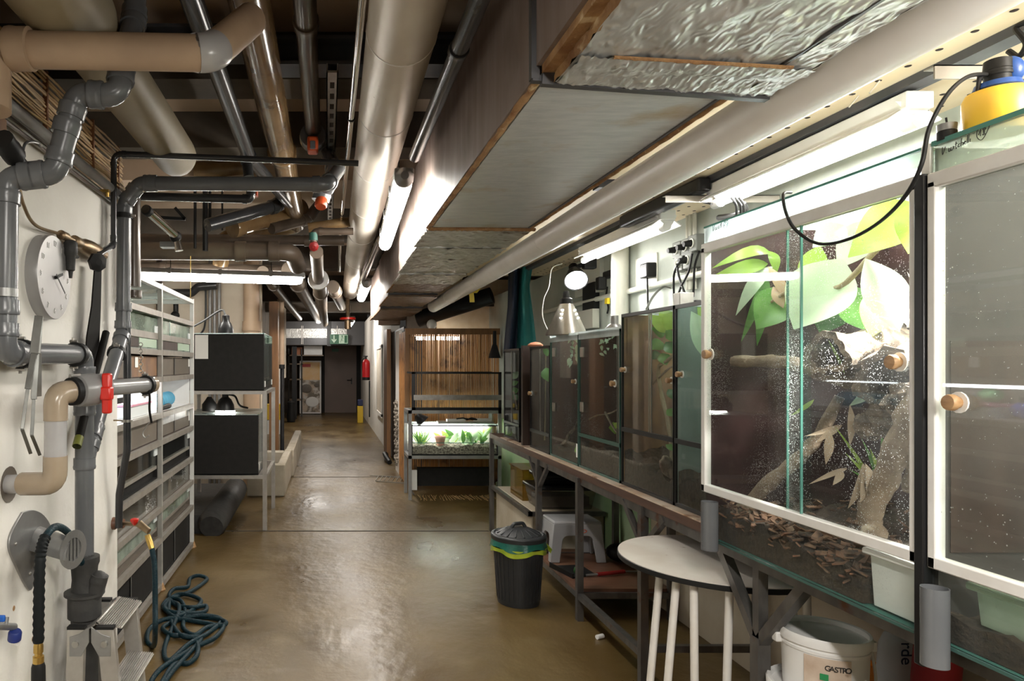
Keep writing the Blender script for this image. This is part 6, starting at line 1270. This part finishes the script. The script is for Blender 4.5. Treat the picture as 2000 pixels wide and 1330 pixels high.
for z0, z1, x1, lab in ((1.222,1.72,BX1-.02+.01,'upper black backed tank on the steel stand'),(.482,1.005,BX1-.06,'lower black backed tank on the steel stand')):
    tk = thing('terrarium', lab, 'terrarium', (-.9,6.4,z0), 'black backed tanks'); x0 = BX0+.02
    MB().box((x0,BY0,z0),(x1,BY0+.006,z1)).build('black_panel', 'dark_board', tk); MB().box((x0,BY0+.006,z0),(x0+.006,BY1,z1)).build('rear_wall', 'mist_panel', tk); MB().box((x0,BY1-.006,z0),(x1,BY1,z1)).build('far_wall', 'mist_panel', tk); MB().box((x0,BY0,z0),(x1,BY1,z0+.006)).build('base_plate', 'dark_board', tk)
    MB().box((x1-.006,BY0+.006,z0),(x1-.001,BY0+.45,z1)).build('sliding_pane', 'pane_dirty', tk); MB().box((x1-.002,BY0+.41,z0),(x1+.003,BY1,z1)).build('sliding_pane', 'pane_dirty', tk); MB().box((x0,BY0,z1),(x1,BY1,z1+.006)).build('lid', 'pane_top', tk); MB().box((x1-.008,BY0,z1+.0),(x1+.002,BY1,z1+.008)).build('glass_rim', 'glass_edge', tk)
    for y in (BY0+.05,BY1-.08): MB().box((x1,y,z0+.03),(x1+.006,y+.05,z0+.08)).build('paper_label', 'paper', tk)
    heap(x0+.01,x1-.01,BY0+.01,BY1-.01,z0+.007,.08,'','',14,.02).build('soil', 'soil', tk)
solo(MB().box((-1.165,5.992,1.50),(-1.05,5.998,1.71)), 'paper_notice', 'paper', 'white paper notice taped to the upper black tank', 'notice')
t = thing('spot_lamp', 'black ribbed spot lamp on top of the upper black tank', 'lamp', (-.94,6.3,1.727)); MB().lathe([(.075,0),(.07,.05),(.05,.10),(.035,.12),(.035,.17),(.02,.18)], (-.94,6.3,1.73), (0,0,1), 20).build('shade', 'black_plastic', t); MB().tube(curve([(-.94,6.3,1.9),(-1.0,6.4,1.96),(-1.15,6.3,1.85),(-1.25,6.2,1.78)],6),.01,6).build('cord', 'rubber', t)
t = thing('spot_lamp', 'black spot lamp shining down into the lower black tank', 'lamp', (-.93,6.2,1.02)); MB().lathe([(.085,0),(.08,.05),(.055,.10),(.03,.12),(.03,.16)], (-.93,6.2,1.035), (0,0,1), 20).build('shade', 'black_plastic', t); MB().lathe([(.001,.01),(.09,.0),(.09,-.012),(.001,-.012)], (-.93,6.2,1.03), (0,0,1), 20).build('bulb', 'lamp_inner', t); MB().tube(curve([(-.93,6.2,1.18),(-.85,6.25,1.16),(-.8,6.2,1.08),(-.74,6.3,1.05)],6),.01,6).build('cord', 'rubber', t)
t = thing('spot_lamp', 'unlit black lamp bundle left of the shining lamp', 'lamp', (-1.1,6.3,1.02)); MB().lathe([(.07,0),(.07,.06),(.04,.1),(.02,.13)], (-1.1,6.35,1.02), (0,0,1), 16).build('shade', 'rubber', t)
# ------------------------------------------------------------------ overhead pipes and ducts
def run(name, label, pts, r, m, **k): return pipe(name, label, 'pipe', pts, r, m, **k)
# big insulated pipes at the upper left
b = MB(); dz, x = 1.05, -.763
b.lathe([(.104,0),(.104,1.55),(.100,1.60),(.085,1.645),(.055,1.675),(.001,1.69)], (x,1.85,H+dz), (0,1,0), 32)
solo(b, 'insulated_pipe', 'olive_insulation', 'big beige lagged pipe with rounded end at the upper left', 'pipe')
b = MB().lathe([(.128,-1.4),(.128,.02),(.122,.08),(.105,.13)], (x,2.0,H+dz), (0,1,0), 32); solo(b, 'insulation_sleeve', 'olive_insulation', 'thicker beige lagging sleeve at the top left corner', 'insulation')
Yc = 1.90
t = run('insulated_pipe', 'tan lagged cross pipe with grey elbow at the upper left', [P(-16,216,Yc-.02),P(-16,96,Yc),P(412,104,Yc+.05),P(490,38,2.15)], .0505, 'tan_insulation', rad=.055, collars=False, extra=[(P(40,96,Yc),(1,0,0))])
line, mk = fillet([P(340,102,Yc+.04),P(412,104,Yc+.05),P(490,38,2.15)], .055); MB().tube([P(387,103.4,Yc+.045)]+line[1:-1], .0535, 18).build('elbow_wrap', 'pale_pvc', t)
dz = 1.3
t = run('insulated_pipe', 'glossy amber brown lagged pipe running back under the ceiling', [(-.28,1.0,H+dz),(-.28,6.35,H+dz-.0),(-.98,6.4,H+dz-.12),(-1.02,6.5,H+.95)], .077, 'amber_insulation', rad=.10, collars=False, extra=[((-.28,2.2,H+dz),(0,1,0)),((-.28,4.2,H+dz),(0,1,0))])
t = run('insulated_pipe', 'straight brown pipe ending in a coupling with orange cap', [(-.082,1.0,H+dz),(-.082,3.85,H+dz)], .043, 'brown_pipe', collars=False, extra=[((-.082,2.6,H+dz),(0,1,0)),((-.082,3.8,H+dz),(0,1,0))])
p = V((-.082,3.82,H+dz-.03)); MB().lathe([(.07,-.05),(.075,-.03),(.075,.03),(.06,.05)], p, (0,1,.0), 20).build('coupling', 'grey_pvc', t)
MB().box((p.x-.03,p.y-.10,p.z-.10),(p.x+.03,p.y+.0,p.z-.02)).build('orange_cap', 'orange_plastic', t, bevel=.012); MB().box((p.x-.014,p.y-.105,p.z-.095),(p.x+.014,p.y-.09,p.z-.05)).build('cap_recess', 'grey_pvc', t, bevel=.004)
run('steel_pipe', 'dark steel pipe slanting back behind the tan elbow', [(-.44,1.0,H+1.2),(-.456,3.95,H+1.2),(-.30,5.3,H+1.25)], .039, 'dark_pvc', collars=True, rad=.06)
t = run('steel_pipe', 'thin bright pipe beside the big silver pipe', [(.105,1.0,H+1.1),(.105,5.9,H+1.1),(.105,5.9,H+.80)], .0135, 'chrome', collars=False, clamps=[((.105,3.05,H+1.1),(0,1,0)),((.105,5.0,H+1.1),(0,1,0))], rad=.03)
# perforated strut
b = MB(); b.box((-.005,2.9,H+1.24),(.045,6.0,H+1.25)); b.box((-.005,2.9,H+1.24),(.0,6.0,H+1.28)); b.box((.04,2.9,H+1.24),(.045,6.0,H+1.28))
t = thing('mounting_strut', 'grey perforated strut running back beside the thin bright pipe', 'strut', (.02,4.4,H+1.24)); b.build('channel', 'zinc', t); b = MB()
for k in range(24): b.box((.01,3.0+k*.125,H+1.2385),(.03,3.06+k*.125,H+1.2405))
b.build('slots', 'hole_dark', t)
# silver pipe
t = thing('silver_duct', 'long round silver lagged pipe running down the corridor', 'pipe', (.29,5,2.43)); b = MB(); n = 24
pts = [V((.235+.105*max(0,(y-1.5))/8.8, y, 2.55)) for y in [.3+10*k/n for k in range(n+1)]]; b.tube(pts,.117,36); b.build('pipe_run', 'foil_pipe', t)
for y in (1.62,2.25,2.95,3.7,4.6,5.6,7.0,8.4): 
    q = .235+.105*(y-1.5)/8.8; MB().lathe([(.1172,-.004),(.1188,-.003),(.1188,.003),(.1172,.004)], (q,y,2.55), (0,1,0), 36).build('seam_band', 'silver_pipe', t)
MB().lathe([(.117,0),(.09,.05),(.03,.07),(.001,.075)], pts[-1], (0,1,0), 28).build('end_cap', 'silver_pipe', t)
t = thing('red_valve', 'small red wheel valve under the far end of the silver pipe', 'valve', (.30,10.3,2.1)); MB().lathe([(.001,0),(.12,.0),(.12,.03),(.001,.03)], (.30,10.2,2.12), (0,0,1), 18).build('wheel', 'red_plastic', t); MB().cyl((.30,10.2,2.15),(.30,10.2,2.45),.03,8).cyl((.30,10.2,1.98),(.30,10.2,2.12),.05,10).build('stem', 'old_brass', t)
# dark pipe along the duct and the white pipe right of it
run('steel_pipe', 'black pipe running between the silver pipe and the square duct', [(.41,.8,2.44),(.415,3.25,2.44)], .028, 'dark_pvc', collars=False, extra=[((.412,2.15,2.44),(0,1,0))])
run('steel_pipe', 'thin shiny pipe hugging the top of the square duct', [(.47,.6,2.60),(.47,2.35,2.60)], .012, 'chrome', collars=False)
run('steel_pipe', 'dark pipe continuing beyond the first corridor light', [(.40,5.2,2.40),(.40,7.7,2.42)], .03, 'brown_pipe', collars=False)
b = MB(); pts = [V((1.125+.004*y, y, 2.115-.004*y)) for y in [.1+.35*k for k in range(22)]]; b.tube(pts,.064,32); t = thing('white_pipe', 'long white lagged pipe along the right side of the square duct', 'pipe', (1.14,3,2.05)); b.build('pipe_run', 'silver_pipe', t)
for y in (3.55,5.1,6.4): MB().lathe([(.0642,-.004),(.066,0),(.0642,.004)], (1.125+.004*y,y,2.115-.004*y), (0,1,0), 28).build('seam_band', 'silver_pipe', t)
# square duct
DZ = 2.15; XA, XD = .515, 1.05
du = thing('square_duct', 'big square foil lagged air duct with torn edges', 'duct', (.8,4,2.1))
MB().box((XA,1.66,DZ+.012),(XD,3.5,2.62)).build('duct_core', 'duct_strip', du)
MB().box((XA-.012,1.66,DZ),(XA,3.5,2.63)).build('left_side', 'duct_side', du); MB().box((XA+.02,1.68,DZ),(XD-.02,3.48,DZ+.012)).build('middle_panel', 'galvanised', du)
def ragged(p0, p1, w, h, seed, n=60):
    random.seed(seed); b = MB(); p0, p1 = V(p0), V(p1); sd = V((p1-p0)).cross(V((0,0,1))).normalized(); rows = []
    for i in range(n+1):
        c = p0+(p1-p0)*i/n; a, e, g = random.uniform(.55,1.15), random.uniform(.5,1.2), random.uniform(-.3,.4); rows.append([c-sd*w*a, c-sd*w*a*.5-V((0,0,h*e)), c+sd*w*g*.5-V((0,0,h*(.5+e*.5))), c+sd*w*(.8+g*.5), c+sd*w*.7+V((0,0,h)), c-sd*w*.7+V((0,0,h))])
    m = 6; vs = [q for r in rows for q in r]; b.add(vs, [(i*m+k,i*m+(k+1)%m,(i+1)*m+(k+1)%m,(i+1)*m+k) for i in range(n) for k in range(m)], False); return b
ragged((XA+.004,1.66,DZ-.001),(XA+.004,3.5,DZ-.001),.014,.006,1).build('torn_edge', 'torn_wool', du); ragged((XD-.004,1.66,DZ-.001),(XD-.004,3.5,DZ-.001),.012,.008,2).build('torn_edge', 'torn_wool', du); ragged((XA,3.5,DZ-.004),(XD+.02,3.52,DZ-.006),.014,.008,3).build('torn_edge', 'torn_wool', du)
MB().box((XD-.028,1.66,DZ-.005),(XD-.020,3.48,DZ)).build('edge_strip', 'duct_strip', du)
b = MB(); b.bar((XA-.014,1.655,DZ-.01),(XA-.014,1.655,2.63),.022,.02); b.bar((XA-.02,1.655,DZ-.008),(1.05,1.655,DZ-.04),.02,.014); b.build('flange', 'duct_strip', du)
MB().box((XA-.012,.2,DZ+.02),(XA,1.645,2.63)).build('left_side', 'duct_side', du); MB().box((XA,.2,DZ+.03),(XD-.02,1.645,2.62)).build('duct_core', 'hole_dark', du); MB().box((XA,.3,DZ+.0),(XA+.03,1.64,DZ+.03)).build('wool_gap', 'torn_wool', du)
random.seed(11)
def crinkle(x0, x1, y0, y1, zl, zr_, amp=.004, n=(44,64)):
    ph = [random.uniform(0,6) for _ in range(6)]
    def fn(u, v):
        x = x0+(x1-x0)*u; y = y0+(y1-y0)*v
        return V((x, y, zl+(zr_-zl)*u+amp*(math.sin(x*70+math.sin(y*23+ph[0])*2.2)*.5+math.sin(x*41+y*35+ph[1])*.35+random.uniform(-.35,.35))))
    return MB().grid(fn, *n)
b = crinkle(XA+.028, 1.035, .2, 1.63, DZ-.028, DZ-.055); k = b.v[:]; b.build('foil_wrap', 'foil', du)
MB().grid(lambda u, v: V((XA+.028+random.uniform(-.004,.004), .2+1.43*u, DZ-.028+.035*v+random.uniform(-.004,.004))), 60, 4).build('torn_edge', 'torn_wool', du)
b = crinkle(.985, 1.045, .2, 1.60, DZ-.056, DZ-.062, .003, (10,90)); b.build('foil_flap', 'foil', du)
MB().grid(lambda u, v: V((1.045+.04*v+random.uniform(-.003,.003), .2+1.44*u, DZ-.060+.05*v*v+random.uniform(-.002,.002)-.004*math.sin(u*30))), 70, 5).build('flap_edge', 'foil', du)
MB().box((.978,.2,DZ-.0565),(.985,1.48,DZ-.040)).build('foil_seam', 'duct_strip', du)
MB().grid(lambda u, v: V((XA+.032+(1.05-XA-.03)*u, 1.47+.165*v+.006*math.sin(u*23)*v, DZ-.036-.030*u-.003*math.sin(v*9)+random.uniform(-.003,.003)+.01*v*v)), 70, 12).build('foil_lip', 'foil', du)
ragged((XA+.10,1.468,DZ-.040),(1.0,1.468,DZ-.062),.006,.003,9,50).build('torn_edge', 'torn_wool', du)
MB().bar((XA,1.645,DZ-.012),(1.06,1.645,DZ-.05),.02,.03).build('flange', 'duct_strip', du)
segs = [(3.53,4.02,'foil_old',-.005),(4.03,4.55,'foil_old',-.012),(4.56,5.15,'foil_old',-.008),(5.16,5.75,'foil_old',-.02),(5.77,6.5,'foil_brown',-.015),(6.52,7.6,'foil_brown',-.05),(7.62,9.4,'foil_brown',-.09)]
for k, (y0, y1, m, dz_) in enumerate(segs):
    xl = XA+.0+.012*k; xr = XD+.005
    random.seed(20+k); crinkle(xl, xr, y0, y1, DZ+dz_, DZ+dz_-.005, .006, (26,26)).build('foil_panel', m, du); MB().box((xl+.004,y0,DZ+dz_+.014),(xr-.004,y1,2.6)).build('duct_core', 'duct_strip', du)
    MB().grid(lambda u, v: V((xl+random.uniform(-.004,.004), y0+(y1-y0)*u, DZ+dz_+(2.6-DZ-dz_)*v)), 20, 8).build('left_side', 'duct_side', du); MB().grid(lambda u, v: V((xl+(xr-xl)*u, y0, DZ+dz_+.02*v)), 10, 2).build('panel_lip', m, du)
    ragged((xl+.002,y0,DZ+dz_),(xl+.002,y1,DZ+dz_),.010,.006,40+k,24).build('torn_edge', 'torn_wool' if k > 3 else 'foil_old', du)
solo(MB().box((.70,9.4,2.0),(1.0,9.6,2.6)), 'duct_lagging', 'foil_brown', 'dark crumpled lagging at the far end of the square duct', 'lagging')
random.seed(5)
# ------------------------------------------------------------------ pipes crossing at the middle distance
run('insulated_pipe', 'wide brown lagged pipe crossing above the left tube light', [P(262,490,5.6),P(570,492,5.6),P(582,520,5.9)], .072, 'brown_lagging', rad=.10, collars=False, extra=[(P(470,491,5.6),(1,0,0)),(P(535,491,5.6),(1,0,0))])
run('steel_pipe', 'dark brown pipe lying on top of the wide lagged pipe', [P(262,466,5.7),P(672,470,5.7)], .042, 'brown_pipe', collars=False, extra=[(P(600,470,5.7),(1,0,0))])
run('steel_pipe', 'dim pipe crossing just above the left tube light', [P(262,522,6.9),P(592,530,6.9)], .055, 'brown_pipe', collars=False, extra=[(P(320,523,6.9),(1,0,0)),(P(440,526,6.9),(1,0,0)),(P(560,529,6.9),(1,0,0))])
t = run('steel_pipe', 'shiny slanting pipe with black elbow at the left', [P(284,408,3.9),P(345,462,4.3),P(350,490,4.3)], .026, 'chrome', collars=False, extra=[(P(288,412,3.92),P(345,462,4.3)-P(284,408,3.9))], cm='rubber'); MB().box(P(312,482,4.3),P(352,476,4.38)).build('base_plate', 'tin', t); c = P(343,462,4.29); MB().ball(c,.038,12,8).build('elbow', 'rubber', t)
run('steel_pipe', 'dark pipe slanting to the left above the lagged cross pipe', [P(405,440,5.0),P(540,402,5.4),P(560,380,5.5)], .05, 'dark_pvc', rad=.06)
run('insulated_pipe', 'olive lagged pipe slanting below the dark one', [P(455,443,5.4),P(560,420,5.8),P(592,405,5.9)], .075, 'amber_insulation', collars=False, extra=[(P(462,442,5.43),P(560,420,5.8)-P(455,443,5.4))])
run('steel_pipe', 'dark pipe end at the middle of the ceiling', [P(530,447,5.6),P(600,428,5.9),P(622,400,5.9)], .045, 'brown_pipe', rad=.05)
run('steel_pipe', 'short amber pipe running into the silver pipe from the left', [P(602,445,5.2),P(692,432,5.2)], .038, 'amber_insulation', collars=False)
t = run('steel_pipe', 'dark feed pipe bending down to the red wheel valve', [P(690,452,5.0),P(612,452,5.0),P(612,480,5.0)], .026, 'brown_pipe', rad=.04); c = P(613,481,4.95)
MB().lathe([(.012,-.02),(.036,-.01),(.036,.01),(.012,.02)], c, (0,-1,-.5), 8).build('red_wheel', 'grip_red', t); MB().cyl(P(612,455,5),P(612,470,5),.032,12).build('teal_union', 'teal_paint', t)
t = run('insulated_pipe', 'brown pipe dropping through a white ring collar', [P(618,492,5.0),P(622,548,6.2)], .050, 'brown_lagging', collars=False); c = P(622,546,6.15); MB().lathe([(.054,-.02),(.092,-.02),(.095,.02),(.054,.02),(.054,-.02)], c, P(622,548,6.2)-P(618,492,5.0), 26).build('ring_collar', 'white_plastic', t)
t = run('insulated_pipe', 'brown pipe running on from the white ring collar', [P(622,550,6.25),P(626,575,7.2),P(634,632,14)], .068, 'brown_lagging', collars=False, extra=[(P(626,572,7.1),(0,1,0))])
for lab, a, c, r_, m in (('leftmost far pipe running back to the foil duct',P(513,531,6.75),P(585,622,16),.06,'brown_lagging'),('middle far pipe running back to the foil duct',P(566,527,6.75),P(622,625,16),.085,'brown_lagging'),('far pipe beside the big silver pipe',P(650,560,8.0),P(668,600,14),.078,'brown_lagging')):
    run('insulated_pipe', lab, [a,c], r_, m, collars=False, extra=[(a+(c-a)*.15,c-a)])
for k, (x, y0, y1, Yp, w_) in enumerate(((381,325,485,5.4,.012),(401,325,490,5.4,.022),(410,325,450,5.45,.012),(434,325,450,5.6,.008))): solo(MB().tube([P(x,y0-60,Yp),P(x,y1,Yp)],w_,8), 'hanger_rod', 'rubber', ('leftmost','second from the left','third from the left','rightmost')[k]+' of four dark hanger rods over the lagged cross pipe', 'rod')
solo(MB().bar(P(312,425,4.6),P(362,428,4.6),.02).bar(P(362,428,4.6),P(342,406,4.6),.02), 'pipe_bracket', 'rubber', 'dark bent bracket above the shiny slanting pipe', 'bracket')
t = run('drain_pipe', 'grey pipe with elbow and orange cap by the thin bright pipe', [P(640,300,4.0),P(655,335,3.6),P(632,372,3.7),P(628,385,3.7)], .042, 'grey_pvc', rad=.05); c = P(628,390,3.66); MB().lathe([(.03,0),(.034,-.01),(.034,-.04),(.028,-.05)], c, (.1,.5,1), 14).build('orange_cap', 'orange_plastic', t)
solo(MB().box(P(496,382,3.4),P(504,374,3.44)), 'end_clip', 'orange_plastic', 'tiny orange clip under the level grey drain', 'clip')
run('steel_pipe', 'dark pipe stub hanging from the upper dark steel pipe', [P(480,300,3.95),P(486,345,3.95)], .03, 'rubber', collars=False, extra=[(P(482,315,3.95),(0,0,1))])
run('insulated_pipe', 'dim lagged pipe crossing behind the big rounded end', [P(330,282,4.9),P(560,285,4.9)], .055, 'tan_insulation', collars=False)
run('steel_pipe', 'dim dark pipe slanting behind the dark steel pipe', [P(375,215,4.4),P(430,300,5.2)], .04, 'brown_pipe', collars=False)
run('insulated_pipe', 'second dim lagged pipe crossing below the first', [P(380,335,5.2),P(480,325,5.2)], .07, 'amber_insulation', collars=False)

# ------------------------------------------------------------------ tube lights
def tubelight(label, a, c, r=.045, m='tube_corridor', hous=True):
    a, c = V(a), V(c); d = (c-a).normalized(); t = thing('tube_light', label, 'lamp', (a+c)/2-V((0,0,r)), 'ceiling tube lights')
    L = (c-a).length; MB().lathe([(.001,.02),(r*.7,.03),(r*.95,.06),(r,.10),(r,L-.10),(r*.95,L-.06),(r*.7,L-.03),(.001,L-.02)], a, d, 20).build('diffuser', m, t)
    u = V((0,0,1)); s_ = d.cross(u).normalized(); b = MB(); b.bar(a+u*r*.75, c+u*r*.75, r*2.1, r*.9, up=u); b.build('housing', 'grey_pvc_light', t, bevel=.008)
    MB().lathe([(.02,-.03),(r*1.02,0),(r*1.05,.03),(r,.035)], a+u*r*.2, d, 18).build('end_cap', 'tin', t)
    for f in (.2,.5,.8):
        q = a+d*L*f; MB().box(q+u*r*.2-V((r*1.2,.015,0)) if abs(d.y) > .5 else q+u*r*.2-V((.015,r*1.2,0)), q+u*r*1.3+V((r*1.2,.015,0)) if abs(d.y) > .5 else q+u*r*1.3+V((.015,r*1.2,0))).build('clip', 'grey_pvc_light', t)
        if f != .5: MB().cyl(q+u*r, q+u*(r+.25), .004, 6).build('hanger_wire', 'rubber', t)
    return t
tubelight('nearest corridor tube light beside the big silver pipe', (.365,3.25,2.335), (.43,5.15,2.345))
tubelight('second corridor tube light beyond the nearest one', (.44,7.7,2.36), (.46,9.4,2.36), .055, 'tube_far')
tubelight('third corridor tube light before the exit sign', (.46,13,2.30), (.46,14.5,2.30), .06, 'tube_far')
tubelight('left tube light hanging level above the tall rack', (-1.76,6.3,2.283), (-.21,6.3,2.235), .05)
def lamp(name, kind, loc, rot, e, size=1, sy=None, c=(1,.95,.88)):
    l = bpy.data.lights.new(name, kind); l.energy = e; l.color = c
    if kind == 'AREA': l.shape = 'RECTANGLE'; l.size = size; l.size_y = sy or size
    o = bpy.data.objects.new(name, l); COL.objects.link(o); o.location = loc; o.rotation_euler = rot; return o
# the same row of tube lights goes on behind the viewer
lamp('tube_light_behind_viewer', 'AREA', (.35,-.5,2.36), (0,0,math.pi/2), 60, 1.6, .12)
lamp('fill_over_near_terrarium', 'POINT', (1.70,.85,2.13), (0,0,0), 22).data.shadow_soft_size = .12  # unseen fill, a bare point added to brighten the cream boards
# the basking lamp over the near corner of the planted terrarium
l = lamp('basking_lamp', 'SPOT', (1.60,1.68,1.905), (0,0,0), 100, c=(1,.96,.88)); l.data.spot_size = 1.9; l.data.spot_blend = .6; l.data.shadow_soft_size = .05
lamp('fill_beside_viewer', 'POINT', (1.2,.42,1.62), (0,0,0), 20).data.shadow_soft_size = .08  # unseen fill added to brighten the foil on the duct
lamp('corridor_end_fill', 'POINT', (-.2,16.8,2.35), (0,0,0), 25).data.shadow_soft_size = .15  # unseen fill added so the far door and poster show
